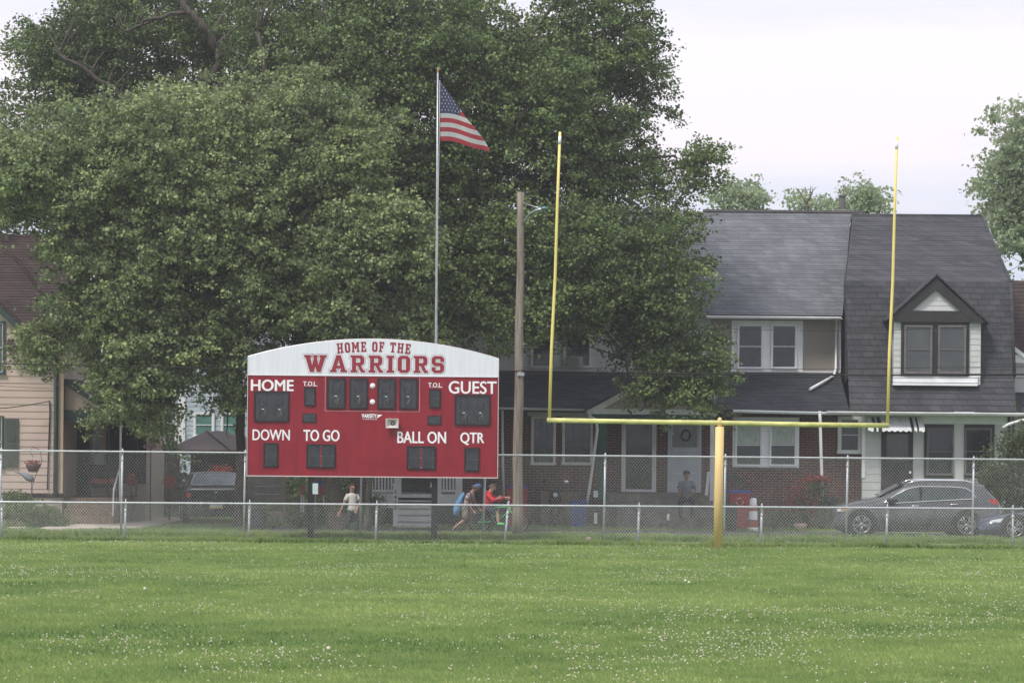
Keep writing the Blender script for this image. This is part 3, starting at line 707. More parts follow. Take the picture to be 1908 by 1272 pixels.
    mb.build('pennant_emblem', M['btext'], t)
    # clock border line (three sides)
    mb = MB(); a, b, c_, d = x(605.5), x(781.5), z(766), z(701.5)
    for q in ((a, b, c_ - .006, c_ + .006), (a - .006, a + .006, c_ + .006, d), (b - .006, b + .006, c_ + .006, d)): mb.box(q[0], q[1], Yp - 0.004, Yp, q[2], q[3])
    mb.build('clock_border', pm('faded_line', (0.55, 0.30, 0.31), 0.5), t)
    rg = random.Random(3)
    def digit(pxs, py0, py1, nd=1, wires=True, name='digit_window', sub=True):
        px0, px1 = pxs
        X0, X1, Z0, Z1 = x(px0), x(px1), z(py1), z(py0); fr = 0.030
        mb = MB()
        mb.box(X0, X1, Yp - 0.035, Yp - 0.001, Z0, Z0 + fr); mb.box(X0, X1, Yp - 0.035, Yp - 0.001, Z1 - fr, Z1)
        mb.box(X0, X0 + fr, Yp - 0.035, Yp - 0.001, Z0 + fr, Z1 - fr); mb.box(X1 - fr, X1, Yp - 0.035, Yp - 0.001, Z0 + fr, Z1 - fr)
        o = mb.build(name, M['blackframe'], t)
        MB().box(X0 + fr, X1 - fr, Yp - 0.012, Yp - 0.002, Z0 + fr, Z1 - fr).build('cover', M['digit'], o)
        if nd == 2 and not wires: MB().box((X0 + X1) / 2 - .018, (X0 + X1) / 2 + .018, Yp - 0.017, Yp - 0.013, Z0 + fr, Z1 - fr).build('divider', M['bred'], o)
        yf = Yp - 0.014
        for k in range(nd):
            a = X0 + fr + (X1 - X0 - 2 * fr) * k / nd; b = X0 + fr + (X1 - X0 - 2 * fr) * (k + 1) / nd; w = b - a; h = Z1 - Z0 - 2 * fr; zc = Z0 + fr
            if not wires:   # small sealed digit: outlined figure of eight and corner screws
                mb = MB()
                def fr_(x0_, x1_, z0_, z1_, q=0.004):
                    mb.box(x0_, x1_, yf, yf + .002, z0_, z0_ + q); mb.box(x0_, x1_, yf, yf + .002, z1_ - q, z1_)
                    mb.box(x0_, x0_ + q, yf, yf + .002, z0_ + q, z1_ - q); mb.box(x1_ - q, x1_, yf, yf + .002, z0_ + q, z1_ - q)
                fr_(a + w * .14, b - w * .14, zc + h * .08, zc + h * .49); fr_(a + w * .14, b - w * .14, zc + h * .51, zc + h * .92)
                mb.box(a + w * .48, a + w * .52, yf, yf + .002, zc + h * .60, zc + h * .68)
                mb.build('figure_outline', M['digitgrey'], o)
                mb = MB()
                for u, v in ((.06, .03), (.94, .03), (.06, .97), (.94, .97), (.04, .5), (.96, .5)): mb.lathe((a + w * u, yf - .001, zc + h * v), [(0.0, -.004), (.008, -.003), (.009, .0)], 6, axis='Y')
                mb.build('screws', M['chrome'], o)
            else:
                mb = MB(); r_ = 0.006
                for u0, v0, u1, v1 in ((.25, .57, .32, .90), (.68, .57, .75, .90), (.30, .93, .70, .93), (.30, .53, .70, .53), (.27, .12, .31, .47), (.70, .12, .74, .47), (.3, .09, .7, .09)):
                    mb.tube([(a + w * u0, yf, zc + h * v0), (a + w * u1, yf, zc + h * v1)], r_, 4)
                for q in range(3):
                    c0 = (a + w * rg.uniform(.3, .7), yf - .001, zc + h * rg.uniform(.62, .85)); mb.tube([c0, (c0[0] + w * rg.uniform(-.2, .2), yf - .001, c0[2] + h * rg.uniform(-.12, .12))], .004, 4)
                mb.build('dim_segments', M['digitline'], o)
                cx, cz = a + w * .48, zc + h * .40
                MB().box(cx - .028, cx + .024, yf - .012, yf, cz - .008, cz + .010).build('connector', M['cyan'], o)
                mb = MB()
                for q in range(2 + (k + nd) % 2):
                    ex, ez = cx + rg.uniform(-.10, .12), cz - rg.uniform(.16, .24)
                    mb.tube([(cx + .03, yf - .004, cz), (cx + .045, yf - .006, cz - .04), ((cx + ex) / 2 + .03, yf - .004, (cz + ez) / 2), (ex, yf, ez)], .0035, 4)
                mb.build('loose_wires', M['wire_tan'], o)
        return o
    digit((473, 538.5), 730.5, 787, 2)
    digit((847, 913.5), 733.5, 790.5, 2)
    for a, b in ((609, 643), (650.5, 684.5), (702.5, 736.5), (743.5, 777.5)): digit((a, b), 704.5, 761.5, 1)
    digit((566.5, 587), 722, 757, 1, False); digit((799.5, 820.5), 724, 758.5, 1, False)
    digit((491.5, 518.5), 826.5, 871, 1, False); digit((571.5, 625.5), 828, 872, 2, False)
    digit((758.5, 812.5), 830, 873.5, 2, False); digit((866, 893.5), 832, 876, 1, False)
    for a, b, c_, d in ((563.5, 589, 771, 788), (796.5, 822, 773, 790)):
        mb = MB(); mb.box(x(a), x(b), Yp - 0.02, Yp - .001, z(d), z(c_)); o = mb.build('possession_light', M['blackframe'], t)
        MB().box(x(a) + .02, x(b) - .02, Yp - .024, Yp - .019, z(d) + .02, z(c_) - .02).build('cover', M['digit'], o)
    mb = MB()
    for py in (718.5, 748.5): mb.lathe((x(693.7), Yp - 0.006, z(py)), [(0, 0), (.064, 0), (.066, .005)], 24, axis='Y')
    mb.build('clock_colon', M['btext'], t)
    # re-entrant horn loudspeaker
    cx, cz = x(731), z(788); hw, hh = (x(743) - x(719)) / 2, (z(779) - z(797)) / 2
    o = MB(); dpt = 0.12; y0 = Yp - dpt
    def ring(s, yy, k=1.0): return [(cx - hw * s, yy, cz - hh * s * k), (cx + hw * s, yy, cz - hh * s * k), (cx + hw * s, yy, cz + hh * s * k), (cx - hw * s, yy, cz + hh * s * k)]
    vs = ring(1.0, y0) + ring(.86, y0) + ring(.40, y0 + .09) + ring(.96, y0 + .03) + ring(.5, Yp - .002)
    fs = []
    for i in range(4):
        j = (i + 1) % 4
        fs += [(i, j, 4 + j, 4 + i), (4 + i, 4 + j, 8 + j, 8 + i), (i, 12 + i, 12 + j, j), (12 + i, 16 + i, 16 + j, 12 + j)]
    fs.append((8, 9, 10, 11)); o.add(vs, fs); hs = o.build('horn_speaker', M['speakerhorn'], t)
    MB().lathe((cx + .01, y0 + .07, cz), [(0.0, -.004), (.022, 0), (.028, .004), (.05, .004), (.052, .04)], 14, axis='Y').build('driver', M['digit'], hs)
    MB().ell((cx + .01, y0 + .066, cz), (.022, .02, .022)).build('phase_plug', M['acgrey'], hs)
    # legs
    for px in (578.5, 809): 
        o = MB(); xc = x(px, 950); o.box(xc - .072, xc + .072, Y + .06, Y + .21, gz(xc, Y) - .3, zb - .014)
        leg = o.build('support_leg', M['blackpost'], t)
        if px < 600:
            MB().box(x(582.5, 910), x(592.5, 910), Y - .02, Y + .058, z(920, 587), z(900, 587)).build('junction_box', M['boxcyan'], leg)
scoreboard()

# ================================================================== flagpole and flag
def flagpole():
    Y = 80.4
    b, m_, tp = P(811, 1000, Y), P(812.6, 640, Y), P(815.8, 136, Y)
    g = gz(b.x, Y)
    t = thing('flagpole', 'tall thin aluminium flagpole rising behind the scoreboard', 'flagpole', (m_.x, Y, g))
    MB().tube([(m_.x - .03, Y, g - .1), (m_.x, Y, m_.z), ((m_.x + tp.x) / 2, Y, (m_.z + tp.z) / 2), tp], [.042, .036, .029, .022], 12).build('pole', M['steel'], t)
    MB().lathe((tp.x, Y, tp.z), [(.021, 0), (.024, .03), (.02, .10), (.012, .13), (.0, .14)], 10).build('finial', M['gold'], t)
    c = [P(819.5, 150, Y - .05), P(818.5, 262, Y - .05), P(815.5, 420, Y - .05), P(814.5, 600, Y - .05)]
    MB().tube(c, .006, 4).build('halyard', M['white_old'], t)
    # the flag
    Yf = Y - 0.02
    def S(u, v):
        """u along the fly 0..1, v from the bottom 0..1 -> photo x, y and depth"""
        px = 820.5 + u * 92 + 1.5 * math.sin(v * 5) * u * (1 - u)
        yb = 263 + 9 * u + 11.5 * u ** 2.2 - 2.0 * math.sin(u * 7.0)
        yt = 151 + 112 * u ** 0.86 + 17 * u ** 3 - 2 * math.sin(u * 9)
        y = yb - v * 112 * (1 - 0.03 * u)
        fold = 0.0
        yt = min(yt, yb - 1.0 * (1 - u))
        if y < yt:
            over = yt - y; y = yt + min(over * 0.42 * (1 - 0.5 * u), (yb - yt) * .8); fold = 0.05 + over * 0.002
        wave = 0.10 * math.sin(u * 9 - v * 2.2) * u + 0.04 * math.sin(u * 19 + v * 5) * u
        return P(px, y, Yf + wave * 1.0 + fold + u * 1.6)
    NU, NV = 60, 78
    vs = [S(i / NU, j / NV) for j in range(NV + 1) for i in range(NU + 1)]
    mb = MB(); mb.add(vs, [], 0)
    for j in range(NV):
        st = j * 13 // NV     # 0 = bottom stripe (red)
        for i in range(NU):
            m_i = 0 if st % 2 == 0 else 1
            if st >= 6 and (i + .5) / NU < 0.40: m_i = 2
            mb.f.append([j * (NU + 1) + i, j * (NU + 1) + i + 1, (j + 1) * (NU + 1) + i + 1, (j + 1) * (NU + 1) + i]); mb.m.append(m_i); mb.sm.append(True)
    fl = mb.build('flag', [M['flagred'], M['flagwhite'], M['flagblue']], None, loc=S(0, 0), label='United States flag hanging in folds from the top of the flagpole', category='flag')
    # stars
    mb = MB()
    def star(u, v):
        if S(u, v).y - (Yf + u * 1.6) > 0.04 + 0.14 * u: return
        e = 1e-3; c = S(u, v); r_ = 0.030; pts = []
        for k in range(10):
            a = math.pi / 2 + k * math.pi / 5; q = r_ if k % 2 == 0 else r_ * .42
            pts.append(S(u + math.cos(a) * q / 2.1, v + math.sin(a) * q / 1.45) - Vector((0, .006, 0)))
        mb.add(pts + [c - Vector((0, .008, 0))], [(k, (k + 1) % 10, 10) for k in range(10)])
    for r_ in range(9):
        v = 6 / 13 + (7 / 13) * (r_ + 1) / 10
        for k in range(6 if r_ % 2 == 0 else 5):
            u = 0.40 * ((2 * k + 1) if r_ % 2 == 0 else (2 * k + 2)) / 12
            star(u, v)
    mb.build('stars', M['flagwhite'], fl)
flagpole()

# ================================================================== utility pole, street light arm, overhead wires
def utility_pole():
    Y = 83.0
    b, tp = P(963.5, 1000, Y), P(970.5, 358.5, Y); g = gz(b.x, Y)
    t = thing('utility_pole', 'weathered wooden utility pole with a curved street light arm', 'utility pole', (b.x, Y, g))
    d = tp - b; N = 14
    MB().tube([b + d * (i / N) + Vector((0.012 * math.sin(i * 1.3), 0, 0)) for i in range(N + 1)], [.140 - .055 * i / N for i in range(N + 1)], 14).build('pole', M['polewood'], t)
    a = MB(); pts = [P(976, 418, Y - .05), P(980, 408, Y - .2), P(987, 399, Y - .4), P(997, 392.5, Y - .6), P(1010, 389.5, Y - .8)]
    a.tube(pts, .034, 8); a.tube([P(974, 378, Y - .05), P(992, 384, Y - .4), P(1006, 388, Y - .7)], .016, 6); arm = a.build('lamp_arm', M['steel'], t)
    MB().ell(P(1014, 388.5, Y - .95), (.085, .20, .045), 12, 8).build('lamp_head', M['lamp'], t)
    hw = MB(); hw.box(tp.x - .05, tp.x + .13, Y - .16, Y - .1, ZZ(700, Y) , ZZ(694, Y)); hw.tube([P(957, 455, Y - .1), P(940, 450, Y - .4)], .008, 5); hw.tube([P(940, 455, Y - .42), P(941, 445, Y - .42)], .012, 5)
    hw.build('insulator_bracket', M['steel'], t)
utility_pole()
def wires():
    def w(label, pts, r_=.012):
        P3 = []
        for i in range(len(pts) - 1):
            for k in range(6):
                s = k / 6.0; a, b = pts[i], pts[i + 1]; P3.append(P(a[0] + (b[0] - a[0]) * s, a[1] + (b[1] - a[1]) * s, a[2] + (b[2] - a[2]) * s))
        P3.append(P(*pts[-1])); MB().tube(P3, r_, 5).build('overhead_wire', M['cable'], label=label, category='wire', group='overhead wires')
    w('thick overhead cable running right from the utility pole, uppermost of the tight bundle', [(966, 690, 82.9), (1150, 694, 83.5), (1400, 697.5, 84), (1640, 699, 84.5), (1960, 697, 85)], .024)
    w('thick overhead cable running left from the utility pole behind the scoreboard', [(966, 691, 82.9), (700, 690, 83), (420, 686, 83), (-60, 676, 83)], .014)
    w('thin wire crossing the upper windows of the houses just above the bundle', [(966, 683, 82.9), (1250, 688, 83.5), (1560, 687, 84), (1960, 682, 85)], .007)
    w('thin wire drooping below the bundle across the porch roofs', [(966, 696, 82.9), (1200, 700, 83.5), (1500, 703, 84), (1960, 704, 85)], .008)
    w('thin telephone wire crossing the upper window of the tan siding house', [(966, 610, 82.9), (1330, 612, 83.5), (1560, 617, 84), (1700, 614, 84.3), (1960, 601, 85)], .0055)
    w('service wire sagging to the peach house from the left', [(-60, 762, 89.0), (10, 760, 89.4), (50, 755, 89.6), (93, 747, 89.8)], .012)
    w('thin wire crossing the peach siding below its upper window', [(-60, 716, 88), (60, 722, 89), (110, 724, 89.5)], .006)
wires()

# ================================================================== building helpers
def siding(mb, x0f, x1f, z0, z1, Y, e, lap=0.016, m=0):
    n = max(1, int(round((z1 - z0) / e))); e = (z1 - z0) / n
    for i in range(n):
        a, b = z0 + i * e, z0 + (i + 1) * e
        xa0, xa1, xb0, xb1 = x0f(a), x1f(a), x0f(b), x1f(b)
        if xa1 - xa0 < 0.01 and xb1 - xb0 < 0.01: continue
        if xb1 < xb0: xb0 = xb1 = (xb0 + xb1) / 2
        mb.add([(xa0, Y, a), (xa1, Y, a), (xa0, Y - lap, a), (xa1, Y - lap, a), (xb0, Y - 0.002, b), (xb1, Y - 0.002, b)], [(0, 1, 3, 2), (2, 3, 5, 4)], m)
def courses(mb, x0f, x1f, prof, step, th=0.014, m=0):
    """shingle courses up a roof; prof: list of (y, z) from eave to ridge; x0f/x1f take (y, z)"""
    for (ya, za), (yb, zb) in zip(prof[:-1], prof[1:]):
        L = math.hypot(yb - ya, zb - za); n = max(1, int(L / step)); ny, nz = -(zb - za) / L, (yb - ya) / L
        for i in range(n):
            s, t = i / n, (i + 1) / n
            y0, z0, y1, z1 = ya + (yb - ya) * s, za + (zb - za) * s, ya + (yb - ya) * t, za + (zb - za) * t
            ax, bx, cx, dx = x0f(y0, z0), x1f(y0, z0), x0f(y1, z1), x1f(y1, z1)
            mb.add([(ax, y0, z0), (bx, y0, z0), (ax, y0 + ny * th, z0 + nz * th), (bx, y0 + ny * th, z0 + nz * th), (cx, y1 + ny * .003, z1 + nz * .003), (dx, y1 + ny * .003, z1 + nz * .003)], [(0, 1, 3, 2), (2, 3, 5, 4)], m)
cst = lambda v: (lambda *a: v)
def window(parent, px0, py0, px1, py1, Y, frame, glass, fw=3.0, rail=True, cols=0, name='window', sash=None, curtain=None, sill=True, meet=0.5):
    """double hung window: proud casing, recessed pane, sash rails; all in photo pixels at distance Y"""
    s = Y / F; x0, x1 = XX(px0, Y, py0), XX(px1, Y, py0); z0, z1 = ZZ(py1, Y, (px0 + px1) / 2), ZZ(py0, Y, (px0 + px1) / 2); f = fw * s
    mb = MB(); yo, yi = Y - 0.065, Y + 0.03
    mb.box(x0, x0 + f, yo, yi, z0 + f, z1); mb.box(x1 - f, x1, yo, yi, z0 + f, z1); mb.box(x0 + f, x1 - f, yo + .003, yi, z1 - f, z1)
    mb.box(x0 - (.02 if sill else 0), x1 + (.02 if sill else 0), yo - (.03 if sill else 0), yi, z0, z0 + f)
    o = mb.build(name, frame, parent)
    sm = sash or frame; g = 1.2 * s
    X0, X1, Z0, Z1 = x0 + f, x1 - f, z0 + f, z1 - f; zm = Z0 + (Z1 - Z0) * meet
    mb = MB(); ys = Y - 0.044
    mb.box(X0, X0 + g, ys, yi, Z0 + g, Z1 - g); mb.box(X1 - g, X1, ys, yi, Z0 + g, Z1 - g)
    mb.box(X0, X1, ys, yi, Z1 - g, Z1); mb.box(X0, X1, ys, yi, Z0, Z0 + g)
    if rail: mb.box(X0 + g, X1 - g, ys - .01, yi, zm - g * .6, zm + g * .6)
    for k in range(1, cols): mb.box(X0 + (X1 - X0) * k / cols - .008, X0 + (X1 - X0) * k / cols + .008, ys + .006, ys + .012, Z0 + g, Z1 - g)
    if cols:
        for q in (.25, .75): mb.box(X0 + g, X1 - g, ys + .007, ys + .011, Z0 + (Z1 - Z0) * q - .008, Z0 + (Z1 - Z0) * q + .008)
    mb.build('sash', sm, o)
    MB().box(X0 + .005, X1 - .005, Y - 0.027, Y - 0.021, Z0 + .005, Z1 - .005).build('pane', glass, o)
    if curtain:
        mb = MB(); n = 16; a = X0 + g; b = X1 - g; zt = Z1 - g; zb_ = Z0 + (Z1 - Z0) * (1 - curtain)
        for k in range(n):
            u, w = a + (b - a) * k / n, a + (b - a) * (k + 1) / n; y_ = Y - .034 + (.004 if k % 2 else 0); y2 = Y - .034 + (.004 if (k + 1) % 2 else 0)
            mb.add([(u, y_, zb_), (w, y2, zb_), (w, y2, zt), (u, y_, zt)], [(0, 1, 2, 3)])
        mb.build('curtain', M['curtain'], o)
    return o
def gutter(parent, px0, py0, px1, py1, Y, mat, h=5):
    a, b = P(px0, py0, Y), P(px1, py1, Y); s = Y / F * h; mb = MB()
    prof = [(-.10, 0), (-.11, -s * .35), (-.07, -s), (0, -s), (0, 0), (-.012, 0), (-.015, -s * .8), (-.085, -s * .8)]
    vs = [(a.x, Y + p, a.z + q) for p, q in prof] + [(b.x, Y + p, b.z + q) for p, q in prof]; n = len(prof)
    mb.add(vs, [tuple(range(n - 1, -1, -1)), tuple(range(n, 2 * n))] + [(i, (i + 1) % n, (i + 1) % n + n, i + n) for i in range(n)])
    return mb.build('gutter', mat, parent)
def spout(parent, pts, mat, r=.038):
    return MB().tube([P(*p) for p in pts], r, 8).build('downspout', mat, parent)

# ================================================================== brick row: white-sided unit, tan-sided unit, gambrel unit
def row_white():
    Yb, Yg, Yu, Yr = 92.2, 91.3, 94.2, 98.6
    g = gz(0, Yb)
    x0, x1 = XX(922, Yb), XX(1331, Yb)
    t = thing('row_house', 'brick row house with white siding upstairs and a pedimented portico, mostly behind the tree', 'house', ((x0 + x1) / 2, Yb, g))
    zc = ZZ(757, Yb, 1100)
    MB().box(x0, x1, Yb, Yb + 6, g - .3, zc).build('brick_wall', M['brick'], t)
    mb = MB(); zu0, zu1 = ZZ(700, Yu, 1150), ZZ(575, Yu, 1150)
    mb.box(x0, x1, Yu + .005, Yr + 4, zu0 - .3, zu1 + .2); siding(mb, cst(x0), cst(x1), zu0, zu1, Yu, .20); mb.build('upper_wall', M['wsiding'], t)
    ze, zt = ZZ(762, Yg, 1100), ZZ(692, Yu, 1100)
    mb = MB(); courses(mb, cst(x0), cst(x1), [(Yg, ze), (Yu, zt)], .14); mb.box(x0, x1, Yg + .02, Yg + .1, ze - .1, ze - .01)
    mb.build('porch_roof', M['roofporch'], t)
    gutter(t, 925, 758.5, 1098, 762, Yg, M['white_old'], 4)
    MB().pbox(928, 690, 1330, 694, Yu - .06, .05).build('trim_board', M['white_old'], t)
    mb = MB(); ze2 = ZZ(584, Yu - .5, 1150); zr = ZZ(394, Yr, 1200)
    courses(mb, cst(x0), cst(x1), [(Yu - .5, ze2), (Yr, zr)], .14); courses(mb, cst(x0), cst(x1), [(Yr + 4.5, ze2), (Yr, zr)], .5); mb.build('roof', M['roofgrey'], t)
    # windows
    for a, b, c in ((990, 1036, 3), (1048, 1105, 3)): window(t, a, 775, b, 866, Yb, M['white_old'], M['glass'], 5, cols=c, sash=M['digitgrey'])
    MB().pbox(983, 768, 1107, 775, Yb - .06, .06).build('window_head', M['white_old'], t)
    for a, b in ((989, 1037), (1050, 1103)): window(t, a, 612, b, 686, Yu, M['white_old'], M['glass'], 5, cols=2, sash=M['digitgrey'])
    mb = MB().pbox(1061, 664, 1086, 682, Yu - .28, .27); ac = mb.build('air_conditioner', M['acgrey'], t)
    mb = MB()
    for k in range(5): mb.pbox(1063, 666.2 + k * 3, 1078, 667.6 + k * 3, Yu - .29, .012)
    mb.build('grille', M['digitgrey'], ac)
    # portico
    Yp = 90.3; px0, px1, apx, apy = 1093, 1337, 1215, 700
    A, B, C = P(px0, 765, Yp), P(px1, 769, Yp), P(apx, apy, Yp)
    mb = MB()
    for p, q in ((A, C), (B, C)):     # raking boards
        d = (q - p); nrm = Vector((-d.z, 0, d.x)).normalized() * .16 * (1 if d.x > 0 else -1)
        if nrm.z > 0: nrm = -nrm
        mb.prism([(p.x, p.z), (q.x, q.z), (q.x, q.z + nrm.z * 1.3), (p.x + nrm.x, p.z + nrm.z)], Yp, Yp + .10)
    mb.pbox(px0, 762, px1, 772, Yp - .002, .12); mb.build('pediment_trim', M['white_old'], t)
    mb = MB(); siding(mb, lambda z: A.x + (C.x - A.x) * (z - A.z) / (C.z - A.z) + .1, lambda z: B.x + (C.x - B.x) * (z - B.z) / (C.z - B.z) - .1, A.z, C.z - .15, Yp + .09, .2); mb.build('pediment', M['tan'], t)
    mb = MB()
    for p in (A, B):
        p2 = p + Vector((-.12 if p is A else .12, -.08, -.05)); th = Vector((0, 0, .05))
        q = C + Vector((0, -.08, .04)); bk = Vector((0, 1.9, 0)); vs = [p2, q, q + bk, p2 + bk]
        mb.add(vs + [v + th for v in vs], [(0, 1, 2, 3), (4, 5, 6, 7), (0, 1, 5, 4), (1, 2, 6, 5), (2, 3, 7, 6), (3, 0, 4, 7)])
    mb.build('portico_roof', M['roofporch'], t)
    MB().pbox(1098, 772, 1333, 779, Yp + .05, .1).build('green_beam', M['greenpost'], t)
    MB().pbox(1112, 779, 1131, 930, Yp + .12, .25).build('portico_post', M['greenpost'], t)
    MB().pbox(1323, 779, 1331, 945, Yp + .10, .12).build('portico_post', M['white_old'], t)
    spout(t, [(1096, 765, Yp - .1), (1100, 776, Yp - .12), (1111, 782, Yp - .12), (1113, 800, Yp - .12), (1099, 905, Yp - .12), (1093, 940, Yp - .12)], M['white_old'], .042)
    spout(t, [(936, 764, Yg - .05), (937, 860, Yg), (939, 930, Yg)], M['white_old'], .035)
    # doors
    sd = MB(); sd.pbox(1158, 774, 1166, 916, Yb - .06, .06); sd.pbox(1215, 774, 1223, 916, Yb - .06, .06); sd.pbox(1166, 774, 1215, 780, Yb - .06, .06); sd.pbox(1166, 911, 1215, 916, Yb - .06, .06)
    d = sd.build('storm_door', M['white_old'], t); MB().pbox(1166, 780, 1215, 911, Yb - .03, .02).build('pane', M['glass'], d)
    wd_ = MB(); wd_.pbox(1244, 774, 1251, 917, Yb - .06, .06); wd_.pbox(1301, 774, 1307, 917, Yb - .06, .06); wd_.pbox(1251, 833, 1301, 917, Yb - .05, .05); wd_.pbox(1251, 774, 1301, 789, Yb - .05, .05); 
    wd_.pbox(1251, 789, 1253, 833, Yb - .05, .05); wd_.pbox(1299, 789, 1301, 833, Yb - .05, .05)
    d = wd_.build('white_door', M['storm'], t); MB().pbox(1253, 789, 1299, 833, Yb - .03, .02).build('pane', M['glass_grey'], d)
    mb = MB(); mb.pbox(1255, 838, 1297, 839, Yb - .056, .006); mb.pbox(1255, 880, 1297, 881, Yb - .056, .006); mb.build('panel_mould', M['white_old'], d)
    mb = MB(); c = P(1278, 811, Yb - .06); mb.tube([c + Vector((math.cos(a) * .13, 0, math.sin(a) * .15)) for a in np.linspace(0, 6.28, 14)], .03, 5); mb.build('wreath', M['bark'], d)
    # platform and steps
    mb = MB(); mb.pbox(1128, 920, 1335, 990, 90.6, 1.58)
    for k in range(3): mb.pbox(1150, 932 + k * 15, 1328, 995, 90.28 - .32 * k, .315)
    mb.build('front_steps', pm('grey_step_stone', (0.15, 0.135, 0.125), 0.9, 0.2, 4, bump=0.3), t)
row_white()
def row_tan():
    Yb, Yg, Yu, Yr = 92.2, 91.3, 94.2, 98.6; g = gz(0, Yb)
    x0, x1 = XX(1331, Yb), XX(1607, Yb)
    xu1 = XX(1566, Yu)
    t = thing('row_house', 'brick row house with tan siding upstairs and a light grey shingle roof', 'house', ((x0 + x1) / 2, Yb, g))
    zc = ZZ(757, Yb, 1450)
    MB().box(x0, x1, Yb, Yb + 6, g - .3, zc - .05).build('brick_wall', M['brick'], t)
    zu0, zu1 = ZZ(700, Yu, 1450), ZZ(583, Yu, 1450)
    mb = MB(); mb.box(x0, xu1, Yu + .005, Yr + 4, zu0 - .3, zu1 + .2); siding(mb, cst(x0), cst(xu1), zu0, zu1, Yu, .092, .010); mb.build('upper_wall', M['tan'], t)
    MB().pbox(1556, 594, 1567, 692, Yu - .05, .06).build('corner_board', M['white'], t)
    ze, zt = ZZ(764, Yg, 1450), ZZ(692, Yu, 1450)
    mb = MB(); xe = XX(1577, Yg + .8); courses(mb, cst(x0), cst(xe), [(Yg, ze), (Yu, zt)], .11); mb.box(x0, xe - .005, Yg + .02, Yg + .1, ze - .1, ze - .01); mb.build('porch_roof', M['roofporch'], t)
    MB().pbox(1344, 690.5, 1566, 693.5, Yu - .09, .08).build('trim_board', M['white'], t)
    gutter(t, 1366, 763, 1539, 767, Yg, M['white'], 5.5)
    mb = MB(); ze2 = ZZ(587, Yu - .55, 1450); zr = ZZ(394.5, Yr, 1450); xa = XX(1568, Yu - .55); xr = XX(1607, Yr)
    courses(mb, cst(x0), lambda y, z: xa + (y - Yu + .55) * .15, [(Yu - .55, ze2), (Yr, zr)], .12, .008); courses(mb, cst(x0), cst(xa), [(Yr + 4.5, ze2), (Yr, zr)], .5); mb.build('roof', M['roofgrey'], t)
    gutter(t, 1316, 588, 1567, 590.5, Yu - .55, M['white'], 5)
    MB().box(x0, xa, Yu - .52, Yu, ze2 - .10, ze2 - .07).build('soffit', M['white'], t)
    MB().box(x0, xr, Yr - .10, Yr + .1, zr - .02, zr + .05).build('ridge_cap', M['flash'], t)
    o = MB(); o.pbox(1363, 597, 1496, 697, Yu - .055, .05); fr = o.build('window_casing', M['white'], t)
    for a, b in ((1374, 1422), (1437, 1485)): window(t, a, 604, b, 687, Yu - .058, M['white'], M['glass'], 2.5)
    spout(t, [(1559, 592, Yu - .45), (1559, 600, Yu - .12), (1558, 685, Yu - .12), (1554, 700, Yu - .35), (1540, 708, 93.25), (1509, 725, 92.62)], M['white'], .045)
    spout(t, [(1527, 766, Yg - .05), (1528, 780, Yg - .1), (1531, 880, Yg), (1532, 925, Yg)], M['white'], .045)
    o = MB(); o.pbox(1365, 777, 1489, 871, Yb - .05, .048); o.build('window_casing', M['white'], t)
    for a, b in ((1370, 1420), (1434, 1484)): window(t, a, 790, b, 868, Yb - .053, M['white'], M['glass_grey'], 2.2, curtain=.48)
    # meters on the wall
    mb = MB(); mb.lathe(tuple(P(1378, 889, Yb - .12)), [(0, 0), (.07, 0), (.075, .03), (.075, .12)], 12, axis='Y'); mb.pbox(1372, 893, 1384, 903, Yb - .1, .1); mb.build('electric_meter', M['digitgrey'], t)
    mb = MB(); mb.pbox(1350, 884, 1370, 891, Yb - .14, .14); mb.tube([P(1353, 890, Yb - .07), P(1353, 905, Yb - .07)], .02, 6); mb.tube([P(1367, 890, Yb - .07), P(1367, 905, Yb - .07)], .02, 6); mb.build('gas_meter', M['digitgrey'], t)
    window(t, 1561, 775, 1606, 845, Yb - .002, M['white_old'], M['glass'], 6)
    # chimney behind the ridge
    mb = MB(); c = P(1569, 392, Yr + 1.0); mb.lathe((c.x, c.y, 0), [(.24, c.z - .7), (.24, c.z - .02), (.22, c.z), (.10, c.z + .03), (.10, c.z + .42), (.13, c.z + .43), (.13, c.z + .47), (0, c.z + .5)], 12, smooth=False)
    mb.build('chimney_flue', M['greyblock'], t)
row_tan()
